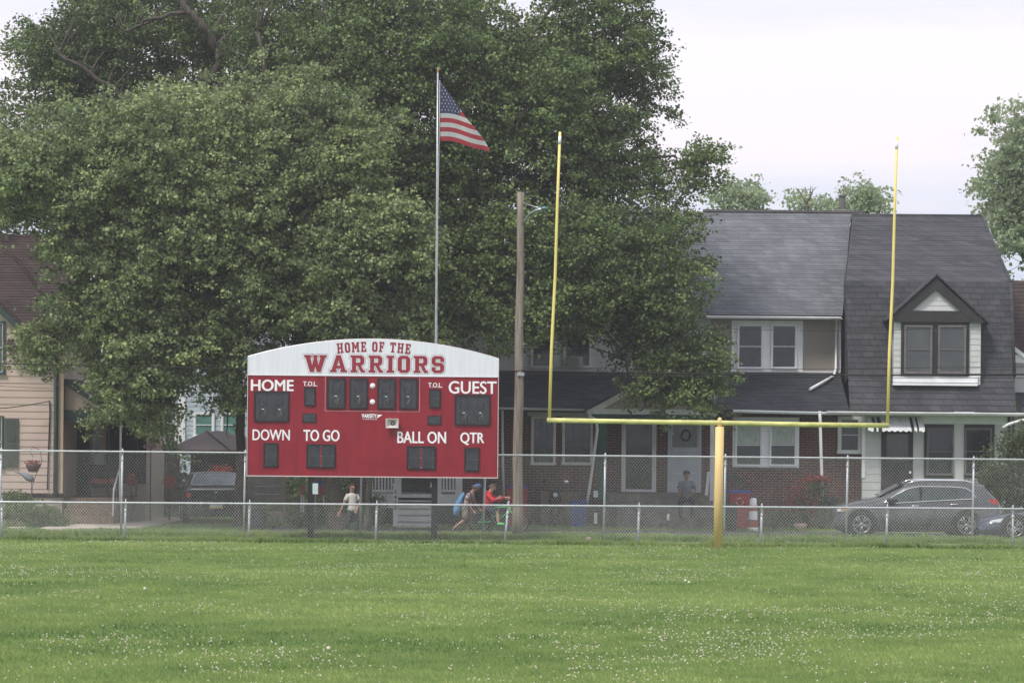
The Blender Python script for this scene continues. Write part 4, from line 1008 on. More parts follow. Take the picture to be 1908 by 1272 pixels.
def row_gambrel():
    Yg, Yb, Ym, Yr = 91.25, 92.0, 92.15, 98.4; g = gz(0, Yb)
    x0, x1 = XX(1607, Yb) + .006, XX(1886, Yb)
    t = thing('gambrel_house', 'row house with a tall charcoal gambrel roof and a gabled dormer', 'house', ((x0 + x1) / 2, Yb, g))
    xg0 = XX(1577, Ym)
    zc = ZZ(768, Yb, 1750)
    mb = MB(); mb.box(x0, x1, Yb + .01, Yb + 10, g - .3, zc); siding(mb, cst(x0), cst(x1), g, zc, Yb, .225, .014); mb.build('lower_wall', M['dsiding'], t)
    ze, zm, zr = ZZ(766, Yg, 1700), ZZ(527, Ym + .5, 1885), ZZ(402, Yr, 1700)
    xl, xrr = xg0, x1 + .0
    prof = [(Yg, ze), (Yg + .55, ZZ(700, Yg + .55, 1700)), (Ym + .45, zm), (Yr, zr)]
    mb = MB(); lx = lambda y, z=0: xl + max(0, min(y, Yr) - (Ym + .45)) * .135
    courses(mb, lx, cst(xrr), prof, .17, .009)
    back = [(Yr + 6.5, ze), (Yr + 5.8, zm), (Yr, zr)]; courses(mb, lx, cst(xrr), back, .8)
    mb.build('roof', M['roofdark'], t)
    # party-wall cheeks closing the roof ends
    out = [(Yg + .56, ZZ(702, Yg + .55, 1700)), (Ym + .48, zm - .02), (Yr, zr - .03), (Yr + 5.78, zm - .02), (Yr + 6.4, ze)]
    mb = MB()
    for xx_, w in ((xl + .01, .05), (xrr - .06, .05)):
        n = len(out); e_ = (lambda a: lx(a) - xl) if xx_ < xl + 1 else (lambda a: 0); vs = [(xx_ + e_(a), a, b) for a, b in out] + [(xx_ + w + e_(a), a, b) for a, b in out]
        mb.add(vs, [tuple(range(n)), tuple(range(2 * n - 1, n - 1, -1))] + [(i, (i + 1) % n, (i + 1) % n + n, i + n) for i in range(n)])
    mb.build('gable_cheek', M['roofdark'], t)
    mb = MB(); 
    for (ya, za), (yb, zb) in zip(prof[1:-1], prof[2:]): mb.tube([(xrr + .02, ya, za), (xrr + .02, yb, zb)], .05, 6)
    mb.tube([(lx(Yr), Yr, zr + .01), (xrr, Yr, zr + .01)], .05, 6); mb.build('ridge_cap', M['roofdark'], t)
    gutter(t, 1540, 765.5, 1912, 769, Yg, M['white_old'], 6)
    MB().box(XX(1540, Yg), XX(1900, Yg), Yg + .03, Yb + .02, ze - .12, ze - .09).build('soffit', M['white_old'], t)
    # dormer
    Yd = Yg + .35
    x_0, x_1 = XX(1664, Yd), XX(1826, Yd); za, zb = ZZ(716, Yd, 1745), ZZ(588, Yd, 1745)
    apx = P(1744, 519, Yd); el, er = P(1660, 592, Yd), P(1832, 598, Yd)
    d = MB(); d.box(x_0, x_1, Yd + .012, Yd + 3.2, za, zb); siding(d, cst(x_0), cst(x_1), za + .16, zb, Yd, .16, .012)
    ow = d.build('dormer', M['dsiding'], t)
    mb = MB(); mb.pbox(1664, 702, 1822, 712, Yd - .05, .1); mb.pbox(1664, 713.5, 1822, 718, Yd - .12, .2); mb.build('dormer_sill', M['white'], ow)
    mb = MB(); siding(mb, lambda z: el.x + (apx.x - el.x) * (z - el.z) / (apx.z - el.z) + .32, lambda z: er.x + (apx.x - er.x) * (z - er.z) / (apx.z - er.z) - .32, ZZ(579, Yd, 1745), apx.z - .18, Yd - .03, .16, .012)
    mb.build('dormer_pediment', M['dsiding'], ow)
    mb = MB(); el2, er2 = el + Vector((-.06, 0, -.06)), er + Vector((.06, 0, -.06)); ap2 = apx + Vector((0, 0, .02))
    for p in (el2, er2):
        wv = .25
        mb.prism([(p.x, p.z), (ap2.x, ap2.z), (ap2.x, ap2.z - .34), (p.x + (.34 if p is el2 else -.34), p.z)], Yd - .14, Yd - .035)
    mb.pbox(1668, 579, 1822, 600, Yd - .13, .12); mb.build('dormer_trim', M['darktrim'], ow)
    mb = MB()
    for p in (el2, er2):
        k = Vector((-.10, -.2, -.04)) if p is el2 else Vector((.10, -.2, -.04)); q = ap2 + Vector((0, -.2, .06)); bk = Vector((0, 4.2, 0)); vs = [p + k, q, q + bk, p + k + bk]; th = Vector((0, 0, .06))
        mb.add(vs + [v + th for v in vs], [(0, 1, 2, 3), (4, 5, 6, 7), (0, 1, 5, 4), (1, 2, 6, 5), (2, 3, 7, 6), (3, 0, 4, 7)])
    mb.build('dormer_roof', M['roofdark'], ow)
    MB().pbox(1679, 600, 1806, 700, Yd - .05, .05).build('window_casing', M['darktrim'], t)
    gs = pm('weathered_sash', (0.16, 0.14, 0.145), 0.6)
    for a, b in ((1685, 1737), (1748, 1800)): window(t, a, 606, b, 696, Yd - .055, gs, M['glass_grey'], 3, sill=False)
    # ground floor
    MB().pbox(1719, 773, 1880, 790, Yb - .03, .028).build('frieze_board', M['white'], t)
    MB().pbox(1606, 766, 1612, 890, Yb - .04, .05).build('corner_board', M['white'], t)
    for a, b in ((1722, 1782), (1792, 1853)):
        MB().pbox(a, 790, b, 890, Yb - .06, .058).build('window_casing', M['darktrim'], t)
        window(t, a + 5, 797, b - 5, 885, Yb - .063, gs, M['glass'], 2.5, sill=False, meet=.5)
    MB().pbox(1777, 789, 1796, 894, Yb - .064, .06).build('mullion_board', M['dsiding'], t)
    dm = MB(); dm.pbox(1642, 800, 1701, 930, Yb - .05, .05); dr = dm.build('front_door', M['darktrim'], t)
    MB().pbox(1652, 808, 1692, 858, Yb - .06, .012).build('pane', M['glass_grey'], dr)
    MB().pbox(1694, 877, 1698, 882, Yb - .09, .04).build('handle', M['white'], dr)
    # metal awning
    Ya = Yb - .06; a, b, c, e = XX(1613, Ya), XX(1718, Ya), ZZ(777, Ya, 1665), ZZ(797, Ya, 1665); zf = ZZ(803, Ya, 1665)
    N = 60; front, rear, low = [], [], []
    for k in range(N + 1):
        xx_ = a + (b - a) * k / N; rp_ = .02 * math.sin(k * 2.0)
        rear.append((xx_, Ya, c + rp_)); front.append((xx_, Ya - .62, e + rp_)); low.append((xx_, Ya - .63, zf + .02 * math.sin(k * 1.05)))
    mb = MB(); n = N + 1
    white_bands = [0, 1, 2, 3, 4, 5, 9, 10, 15, 16, 17, 18, 19, 20, 21, 22, 23, 24, 25, 26, 27, 28, 29, 30, 31, 32, 33, 34, 35, 36, 37, 38, 39, 40, 41, 42, 43, 44, 45, 49, 50, 51, 54, 55, 56, 57, 58, 59]
    mb.add(rear + front + low, [], 0)
    for k in range(N):
        mi = 0 if k in white_bands else 1
        mb.f += [[k, k + 1, k + 1 + n, k + n], [k + n, k + 1 + n, k + 1 + 2 * n, k + 2 * n]]; mb.m += [mi, mi]; mb.sm += [False, False]
    mb.build('striped_awning', [M['white'], M['darktrim']], t)
    spout(t, [(1880, 775, Yb - .06), (1880, 900, Yb - .06)], M['darktrim'], .04)
row_gambrel()
def row_edge():
    Yb = 93.0; g = gz(0, Yb); x0, x1 = XX(1890, Yb), XX(2100, Yb)
    t = thing('row_house', 'grey roofed row house cut off by the right edge of the photo', 'house', ((x0 + x1) / 2, Yb, g))
    mb = MB(); siding(mb, cst(x0), cst(x1), g, ZZ(775, Yb, 1900), Yb, .2); mb.box(x0, x1, Yb + .01, Yb + 8, g - .2, ZZ(660, Yb, 1900)); mb.build('wall', M['dsiding'], t)
    mb = MB(); courses(mb, cst(x0 + .02), cst(x1), [(91.6, ZZ(775, 91.6, 1900)), (94.4, ZZ(690, 94.4, 1900))], .14); mb.build('porch_roof', M['roofdark'], t)
    mb = MB(); z1, z2 = ZZ(676, 95, 1900), ZZ(522, 98, 1895)
    courses(mb, lambda y, z: x0 + .02, lambda y, z: XX(2100, 95) + 0 * y, [(95.0, z1), (96, ZZ(650, 96, 1900)), (98.3, z2)], .17); mb.build('roof', M['roofbrown'], t)
    mb = MB(); Yd = 92.6; a, b, c = P(1872, 690, Yd), P(1965, 700, Yd), P(1895, 640, Yd)
    mb = MB(); p, q = P(1884, 640, Yd), P(1925, 672, Yd); mb.prism([(p.x, p.z), (q.x, q.z), (q.x, q.z - .12), (p.x, p.z - .14)], Yd, Yd + .1); mb.pbox(1890, 663, 1960, 676, Yd + .05, .2); mb.build('gable_trim', M['white'], t)
    mb = MB(); mb.tube([P(1868, 797, 91.0), P(1880, 790, 91.0), P(1900, 784, 91.0), P(1940, 776, 91.0)], .05, 6); mb.build('porch_arch', M['white_old'], t)
row_edge()
def porch_house():
    Yb = 93.0; g = gz(0, Yb); x0, x1 = XX(655, Yb), XX(921, Yb)
    t = thing('porch_house', 'house behind the scoreboard with a white railed porch and white front steps', 'house', ((x0 + x1) / 2, Yb, g))
    mb = MB(); z1 = ZZ(700, Yb, 800); siding(mb, cst(x0), cst(x1), z1 - .6, ZZ(600, Yb, 800), Yb, .2); mb.box(x0, x1, Yb + .01, Yb + 7, z1 - .6, ZZ(600, Yb, 800)); mb.build('wall', M['wsiding'], t); MB().box(x0, x1, Yb, Yb + 7, g - .2, z1 - .605).build('brick_wall', M['brick'], t)  # dark brick stands in for the shade behind the balustrade
    mb = MB(); courses(mb, cst(x0 - .1), cst(x1 - .02), [(90.2, ZZ(775, 90.2, 800)), (93.4, ZZ(700, 93.4, 800))], .14); mb.build('porch_roof', M['roofporch'], t)
    mb = MB(); courses(mb, cst(x0 - .1), cst(x1 - .02), [(93.0, ZZ(600, 93, 800)), (97.5, ZZ(430, 97.5, 800))], .14); courses(mb, cst(x0 - .1), cst(x1 - .02), [(101.5, ZZ(600, 93, 800)), (97.5, ZZ(430, 97.5, 800))], .5); mb.build('roof', M['roofdark'], t)
    dd = MB().pbox(745, 800, 800, 918, Yb - .05, .05).build('front_door', M['darktrim'], t)
    for a, b in ((675, 730), (820, 875)): window(t, a, 800, b, 880, Yb, M['white_old'], M['glass'], 4)
    Yp = 90.6; zf = ZZ(920, Yp, 770)
    MB().box(XX(690, Yp), XX(862, Yp), Yp, Yb, zf - .10, zf).build('porch_floor', M['white_old'], t)
    mb = MB(); mb.pbox(700, 923, 738, 946, Yp + .02, .05); mb.pbox(812, 923, 862, 940, Yp + .02, .05); mb.pbox(704, 927, 734, 929, Yp - .01, .03); mb.pbox(704, 929, 707, 944, Yp - .01, .03); mb.build('porch_skirt', M['white_old'], t)
    MB().box(XX(692, Yp), XX(860, Yp), Yp + .12, Yp + .2, g - .1, zf - .11).build('underporch_shade', M['interior'], t)  # dark sheet in place of the shade under the porch floor
    for a, b in ((690, 738), (823, 850)):
        mb = MB(); mb.pbox(a, 872, b, 875, Yp + .03, .07); mb.pbox(a, 912, b, 916, Yp + .03, .07); n = int((b - a) / 6)
        for k in range(n): mb.pbox(a + 2 + k * 6, 875, a + 5.2 + k * 6, 912, Yp + .045, .04)
        mb.build('balustrade', M['white_old'], t)
    for a, b, c in ((738, 748, 780), (815, 823, 780), (849, 862, 780)): MB().pbox(a, c, b, 921, Yp + .01, .13).build('porch_column', M['white_old'], t)
    mb = MB(); n = 5; gh = gz(0, 89) - .02
    for k in range(n):
        zt_ = zf - (k + 1) * (zf - gh) / (n + .3); Ya = Yp - .28 * (k + 1)
        mb.box(XX(742, 89.5), XX(806, 89.5), Ya + .06, Ya + .30, gh - .1, zt_ - .075); mb.box(XX(741, 89.5), XX(807, 89.5), Ya - .03, Ya + .279, zt_ - .035, zt_)
    mb.build('front_steps', M['white_old'], t)
    Yn = 89.0; mb = MB(); mb.pbox(732.5, 904, 741.5, 980, Yn, .13); mb.pbox(731, 901, 743, 904, Yn - .015, .16); nw = mb.build('newel_post', M['white_old'], t)
    z = 918
    o = crv_text('5\n4\n2\n0', .15, (P(737, 931, Yn).x, Yn - .006, P(737, 931, Yn).z), M['digitgrey'], 'house_number', nw, bold=.004)
    MB().tube([P(742, 904, Yn + .05), P(748, 880, Yp)], .03, 6).build('handrail', M['white_old'], t)
    MB().tube([P(803, 906, Yn + .05), P(812, 880, Yp)], .03, 6).build('handrail', M['white_old'], t)
porch_house()

# ================================================================== peach house at the left
def peach_house():
    Y = 90.0; g = gz(-14, Y)
    x0, x1 = XX(-110, Y), XX(117, Y)
    t = thing('clapboard_house', 'peach beige clapboard house with dark green trim and a side porch', 'house', ((x0 + x1) / 2, Y, g))
    ztop = ZZ(648, Y, 60)
    mb = MB(); mb.box(x0, x1, Y + .01, Y + 8, g - .2, ztop); siding(mb, cst(x0), cst(XX(105, Y)), g + .18, ztop, Y, .197, .018)
    # front gable left of the eave
    ap = P(-70, 500, Y); r0 = P(38, 602, Y)
    siding(mb, cst(x0), lambda z: r0.x + (ap.x - r0.x) * max(0, (z - r0.z)) / (ap.z - r0.z) - .03, ztop, ap.z, Y - .0, .197, .018)
    mb.build('wall', M['beige'], t)
    mb = MB(); mb.prism([(r0.x + .12, r0.z - .15), (ap.x, ap.z), (ap.x, ap.z - .2), (r0.x - .05, r0.z - .22)], Y - .22, Y - .02); mb.build('rake_board', M['green_trim'], t)
    mb = MB(); mb.add([(r0.x + .15, Y - .25, r0.z - .1), (ap.x, Y - .25, ap.z + .07), (ap.x, Y + .3, ap.z + .07), (r0.x + .15, Y + .3, r0.z - .1)], [(0, 1, 2, 3)])
    ze, zr = ZZ(646, Y - .35, 60), ZZ(437, 94.6, 60)
    courses(mb, lambda y, z: XX(14, Y) if y < Y + .9 else x0, cst(XX(112, Y)), [(Y - .35, ze), (Y + .95, ze + (zr - ze) * .263), (94.6, zr)], .14, .016); courses(mb, cst(x0), cst(XX(112, Y)), [(99, ze), (94.6, zr)], .5)
    mb.build('roof', M['roofbrown'], t)
    MB().box(XX(14, Y), XX(112, Y), Y - .36, Y + .02, ze - .12, ze - .02).build('eave_board', M['darktrim'], t)
    MB().pbox(108, 650, 118, 925, Y - .035, .06).build('corner_board', M['cream'], t)
    spout(t, [(104, 650, Y - .08), (104, 800, Y - .08), (103, 926, Y - .08)], M['green_trim'], .062)
    window(t, -45, 598, 10, 697, Y, M['green_trim'], M['glass_grey'], 4, sash=M['white_old'])
    window(t, -45, 774, 7, 872, Y, M['green_trim'], M['glass_grey'], 3, sash=M['white_old'])
    mb = MB(); mb.pbox(8, 779, 33, 870, Y - .07, .05); sh = mb.build('shutter', M['shutter'], t)
    mb = MB()
    for a, b in ((783, 822), (828, 866)): mb.pbox(12, a, 29, b, Y - .084, .012)
    mb.build('shutter_panel', pm('shutter_panel', (.07, .085, .07), .6), sh)
    MB().tube([P(92, 746, Y - .05), P(93, 765, Y - .05), P(90, 850, Y - .05), P(88, 912, Y - .05)], .018, 5).build('service_cable', M['cable'], t)
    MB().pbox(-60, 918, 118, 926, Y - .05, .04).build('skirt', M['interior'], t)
    # side porch: small gable roof, green beam, recessed entry
    Yp = 90.3
    a0, a1 = P(118, 707, Yp), P(184, 748, Yp)
    mb = MB(); siding(mb, cst(XX(118, Yp)), lambda z: a1.x + (a0.x - a1.x) * max(0, (z - a1.z)) / (a0.z - a1.z), ZZ(766, Yp, 150), a0.z, Yp, .197, .016); mb.build('porch_gable', M['beige'], t)
    mb = MB(); mb.prism([(a0.x - .02, a0.z + .03), (a1.x + .12, a1.z - .04), (a1.x + .05, a1.z - .16), (a0.x - .02, a0.z - .10)], Yp - .12, Yp - .02); mb.prism([(a0.x, a0.z - .12), (a0.x + .05, a0.z - .12), (a0.x + .05, a0.z - .9), (a0.x, a0.z - .9)], Yp - .06, Yp - .02)
    mb.pbox(118, 764, 192, 775, Yp - .08, .07); mb.pbox(119, 775, 200, 787, Yp - .04, .06); mb.build('porch_beam', M['green_trim'], t)
    crv_text('180', .17, (P(169, 782, Yp).x, Yp - .045, P(169, 782, Yp).z), M['white_old'], 'house_number', t, bold=.002)
    mb = MB(); vs = [a0 + Vector((-.02, -.2, .06)), a1 + Vector((.2, -.2, -.03)), a1 + Vector((.2, 4, -.03)), a0 + Vector((-.02, 4, .06))]; mb.add(vs, [(0, 1, 2, 3)]); 
    rb = P(184, 752, Yp); mb.box(rb.x, XX(266, Yp), Yp - .1, Yp + 3, ZZ(756, Yp, 220), ZZ(753, Yp, 220)); 
    courses(mb, cst(rb.x), cst(XX(266, Yp)), [(Yp - .1, ZZ(757, Yp, 220)), (Yp + 3, ZZ(725, Yp + 3, 220))], .14); mb.build('porch_roof', M['roofbrown'], t)
    MB().pbox(186, 758, 266, 775, Yp - .06, .06).build('porch_fascia', M['green_trim'], t)
    Yw = 93.0
    mb = MB(); mb.box(XX(117, Y), XX(272, Yw), Yw + .02, Yw + 5, g - .2, ZZ(740, Yw, 200)); siding(mb, cst(XX(117, Yw)), cst(XX(199, Yw)), g + .8, ZZ(764, Yw, 160), Yw, .197); mb.build('recessed_wall', M['beige'], t)
    MB().pbox(121, 786, 166, 928, Yw - .06, .05).build('entry_shade', M['interior'], t)  # dark panel, the shade of the entry as a colour
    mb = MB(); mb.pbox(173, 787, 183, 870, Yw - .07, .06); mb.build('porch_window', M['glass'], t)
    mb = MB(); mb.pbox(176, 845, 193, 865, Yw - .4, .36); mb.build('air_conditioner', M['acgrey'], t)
    MB().pbox(198, 776, 272, 900, Yw - .10, .09).build('porch_shade', M['interior'], t)  # dark sheet before the wall, porch shade put into its colour
    for px in (166, 200, 222.5, 252): MB().pbox(px, 775, px + 3.5, 925, Yp - .03, .06).build('porch_post', M['white_old'] if px in (222.5,) else M['cable'], t)
    Zf = ZZ(927, Yp, 180)
    MB().box(XX(117, Yp), XX(232, Yp), Yp, Yw, g - .1, Zf).build('porch_floor', M['stonestep'], t)
    mb = MB()
    for k, py in enumerate((936, 948, 961)): mb.box(XX(118, 89), XX(214, 89), Yp - .45 * (k + 1), Yp - .45 * k - .005, g - .1, ZZ(py, Yp - .45 * k, 160))
    mb.build('porch_steps', M['stonestep'], t)
    mb = MB(); mb.tube([P(223, 872, 90.2), P(212, 910, 89.2), P(210, 961, 89.0)], .022, 6); mb.tube([P(223, 872, 90.2), P(223, 940, 90.2)], .02, 6); mb.tube([P(221, 880, 90.1), P(213, 915, 89.3)], .012, 5); mb.build('handrail', M['white'], t)
peach_house()
def bits_left():
    # wicker settee on the porch
    Y = 91.0; g = ZZ(927, 90.3, 190)
    t = thing('wicker_settee', 'dark wicker settee with red cushion on the porch of the peach house', 'settee', (XX(195, Y), Y, g))
    mb = MB(); mb.pbox(163, 865, 222, 893, Y + .4, .08); mb.pbox(163, 900, 222, 908, Y - .1, .5)
    mb.pbox(163, 885, 168, 900, Y - .1, .5); mb.pbox(217, 885, 222, 900, Y - .1, .5); mb.build('frame', M['wicker'], t)
    for a in (165, 218): MB().pbox(a, 908, a + 3, 926, Y - .1, .06).build('leg', M['wicker'], t)
    MB().pbox(170, 892, 215, 899.5, Y - .05, .42).build('cushion', M['rust'], t)
    # hanging basket of purple and orange flowers in front of the siding
    Y = 89.2; c = P(62, 866, Y)
    t = thing('hanging_basket', 'round basket of purple and orange flowers on a shepherd hook against the peach siding', 'hanging basket', tuple(c - Vector((0, 0, .2))))
    MB().lathe(tuple(c), [(0, -.2), (.12, -.19), (.2, -.05), (.22, .02), (0, .04)], 14).build('basket', M['basket'], t)
    mb = MB(); mb.tube([P(62, 852, Y), P(56, 842, Y), P(61, 832, Y), P(75, 838, Y), P(78, 860, Y), P(68, 882, Y), P(60, 905, Y), P(60, 930, Y)], .009, 5); mb.build('hook', M['cable'], t)
    foliage('flowers', [(c + Vector((0, 0, .06)), (.24, .2, .10))], 160, .05, M['leaf_red'], t, 5)
    # bird ornament
    Y = 88.9; c = P(52, 890, Y); g = gz(c.x, Y)
    t = thing('bird_ornament', 'grey metal bird garden ornament on a stake in front of the peach house', 'ornament', (c.x, Y, g))
    MB().tube([P(36, 880, Y), P(44, 884, Y), P(52, 889, Y), P(60, 893, Y), P(64, 897, Y)], [.015, .06, .10, .085, .01], 8).build('body', M['birdgrey'], t)
    mb = MB(); mb.tube([P(28, 879.5, Y), P(40, 881.5, Y)], [.006, .02], 5); mb.tube([P(59, 893, Y), (P(59, 893, Y).x, Y, g)], .010, 5); mb.build('stake', M['cable'], t)
    for (px, py, Y, rx, ry, rz, lab, n, sz, mt) in ((28, 928, 88.6, .52, .45, .22, 'low dark green clipped hedge against the peach house wall', 3600, .05, 'leaf_deep'),
            (55, 958, 87.0, .95, .6, .38, 'wide rounded dark hedge in front of the peach house', 9000, .055, 'leaf_deep'),
            (24, 978, 85.4, .34, .3, .17, 'small pale variegated shrub at the left end of the path', 700, .05, 'leaf_varieg')):
        c = P(px, py, Y); g = gz(c.x, Y)
        t = thing('shrub', lab, 'shrub', (c.x, Y, g))
        foliage('foliage', [(c + Vector((0, 0, 0)), (rx, ry, rz)), (Vector((c.x + rx * .3, Y, (c.z + g) / 2)), (rx * .95, ry, rz))], n, sz, M[mt], t, 3)
        MB().tube([(c.x, Y, g - .05), (c.x, Y, c.z)], .03, 6).build('stem', M['bark'], t)
    for i, (px, py, Y, r, lab) in enumerate(((316, 897, 93, .22, 'rounded red flowering plant left of the black car'), (245, 894, 92, .2, 'orange red flowering plant beside the porch rail'), (412, 880, 97, .3, 'red flowering plant seen over the roof of the black car'))):
        c = P(px, py, Y); g = gz(c.x, Y); t = thing('flowering_plant', lab, 'plant', (c.x, Y, g), group='red flowering plants by the peach house')
        foliage('blooms', [(c, (r * (1 if i < 2 else 1.6), r, r * .9))], 240, .06, M['leaf_redfl'], t, 4); MB().tube([(c.x, Y, g), (c.x, Y, c.z)], .02, 5).build('stem', M['bark'], t)
    c = P(281, 831, 92); t = thing('flowering_plant', 'pale pink flowering plant above the tall fence rail', 'plant', (c.x, 92, gz(c.x, 92)))
    foliage('blooms', [(c, (.22, .15, .10))], 90, .07, pm('pp', (.6, .38, .42), .7), t, 4); MB().tube([(c.x, 92, gz(c.x, 92)), (c.x, 92, c.z)], .02, 5).build('stem', M['bark'], t)
    # gazebo with cloth canopy
    Y = 99.0; px0, px1 = 306, 470; ap = P(402, 803, Y + 1.5)
    g = gz(-9, Y); a, b = P(px0, 838, Y), P(px1 + 30, 838, Y); dep = 3.2
    t = thing('gazebo', 'brown cloth canopy gazebo behind the black car', 'gazebo', (ap.x, Y + 1.5, g))
    cs = [a, b, b + Vector((0, dep, 0)), a + Vector((0, dep, 0))]
    mb = MB(); mb.add(cs + [ap + Vector((-.3, 0, 0)), ap + Vector((.3, 0, 0))], [(0, 1, 5, 4), (1, 2, 5), (2, 3, 4, 5), (3, 0, 4)]); mb.add([c for c in cs] + [c - Vector((0, 0, .12)) for c in cs], [(i, (i + 1) % 4, (i + 1) % 4 + 4, i + 4) for i in range(4)])
    mb.build('canopy', M['tarp'], t)
    MB().tube([a + Vector((2.0, 0, .02)), ap + Vector((-.3, -.02, .03))], .02, 5).build('canopy_seam', M['pbrown'], t)
    for q in cs: MB().box(q.x - .05, q.x + .05, q.y - .05 + (.1 if q.y < Y + 1 else -.1), q.y + .05 + (.1 if q.y < Y + 1 else -.1), g, q.z - .05).build('post', M['pbrown'], t)
    MB().box(XX(312, 99.2), XX(336, 99.2), 99.1, 99.2, g + .2, a.z - .13).build('curtain', M['pbrown'], t)
    MB().box(a.x + .5, b.x, Y + dep - .1, Y + dep, g, a.z - .1).build('canopy_shade', M['interior'], t)  # dark panel added for the shade under the canopy
    # pale blue house far behind
    Y = 108.0; x0, x1 = XX(300, Y), XX(520, Y); g = gz(0, Y)
    t = thing('far_house', 'pale blue clapboard house with white trim glimpsed above the brown gazebo', 'house', ((x0 + x1) / 2, Y, g))
    mb = MB(); z1 = ZZ(640, Y, 400); mb.box(x0, x1, Y + .01, Y + 6, g, z1); siding(mb, cst(x0), cst(x1), g, z1, Y, .16, .014); mb.build('wall', M['paleblue'], t)
    MB().pbox(332, 740, 345, 850, Y - .05, .05).build('corner_board', M['white'], t)
    for a, b in ((361, 400), (412, 450)): window(t, a, 768, b, 815, Y, M['white'], M['teal'], 4)
    window(t, 305, 786, 330, 828, Y, M['white_old'], M['glass_grey'], 3)
    z2 = ZZ(540, Y, 400); mb = MB(); courses(mb, cst(x0 - .2), cst(x1 + .2), [(Y - .3, z1 - .05), (Y + 3.2, z2)], .16); mb.build('roof', M['roofgrey'], t)

def yard_back():
    Y = 100.0; g = gz(0, Y); t = thing('board_fence', 'weathered grey board fence far behind the garden chairs under the scoreboard', 'fence', (XX(560, Y), Y, g))
    mb = MB()
    for k in range(40):
        a = XX(455 + k * 5.2, Y); mb.box(a, a + .082, Y + (.0 if k % 2 else .012), Y + .03, g, ZZ(862 + (k % 3) * .6, Y, 560))
    mb.build('boards', M['greyblock'], t)
    mb = MB()
    for k in range(5): a = XX(458 + k * 50, Y); mb.box(a, a + .1, Y + .035, Y + .12, g, ZZ(860, Y, 560))
    mb.build('post', M['greyblock'], t)
    for i, (px, py, Y, rx, rz, lab) in enumerate(((505, 850, 103, 1.3, 1.6, 'tall dark shrub behind the board fence at the left end of the scoreboard'), (575, 850, 102, 1.3, 1.7, 'tall dark shrub behind the board fence at the black scoreboard leg'), (650, 860, 101, 1.2, 1.6, 'tall dark shrub between the board fence and the white porch'),
         (540, 925, 96, .9, .8, 'low green bush before the board fence left of the garden chairs'), (660, 915, 95.5, .8, 1.0, 'ivy green bush behind the walking girl'), (285, 880, 101, 1.5, 1.7, 'dark shrub between the peach house porch and the brown gazebo'), (250, 860, 103, 1.6, 2.2, 'dark shrub behind the peach house porch'))):
        c = P(px, py, Y); g = gz(c.x, Y); t = thing('shrub', lab, 'shrub', (c.x, Y, g), group='shrubs at the back of the yards')
        foliage('foliage', [(c, (rx, .9, rz)), (Vector((c.x + .3, Y, (c.z + g) / 2)), (rx, .9, max(.4, (c.z - g) / 2)))], 3400, .12, M['leaf_deep'], t, 4); MB().tube([(c.x, Y, g), (c.x, Y, c.z)], .05, 6).build('stem', M['bark'], t)

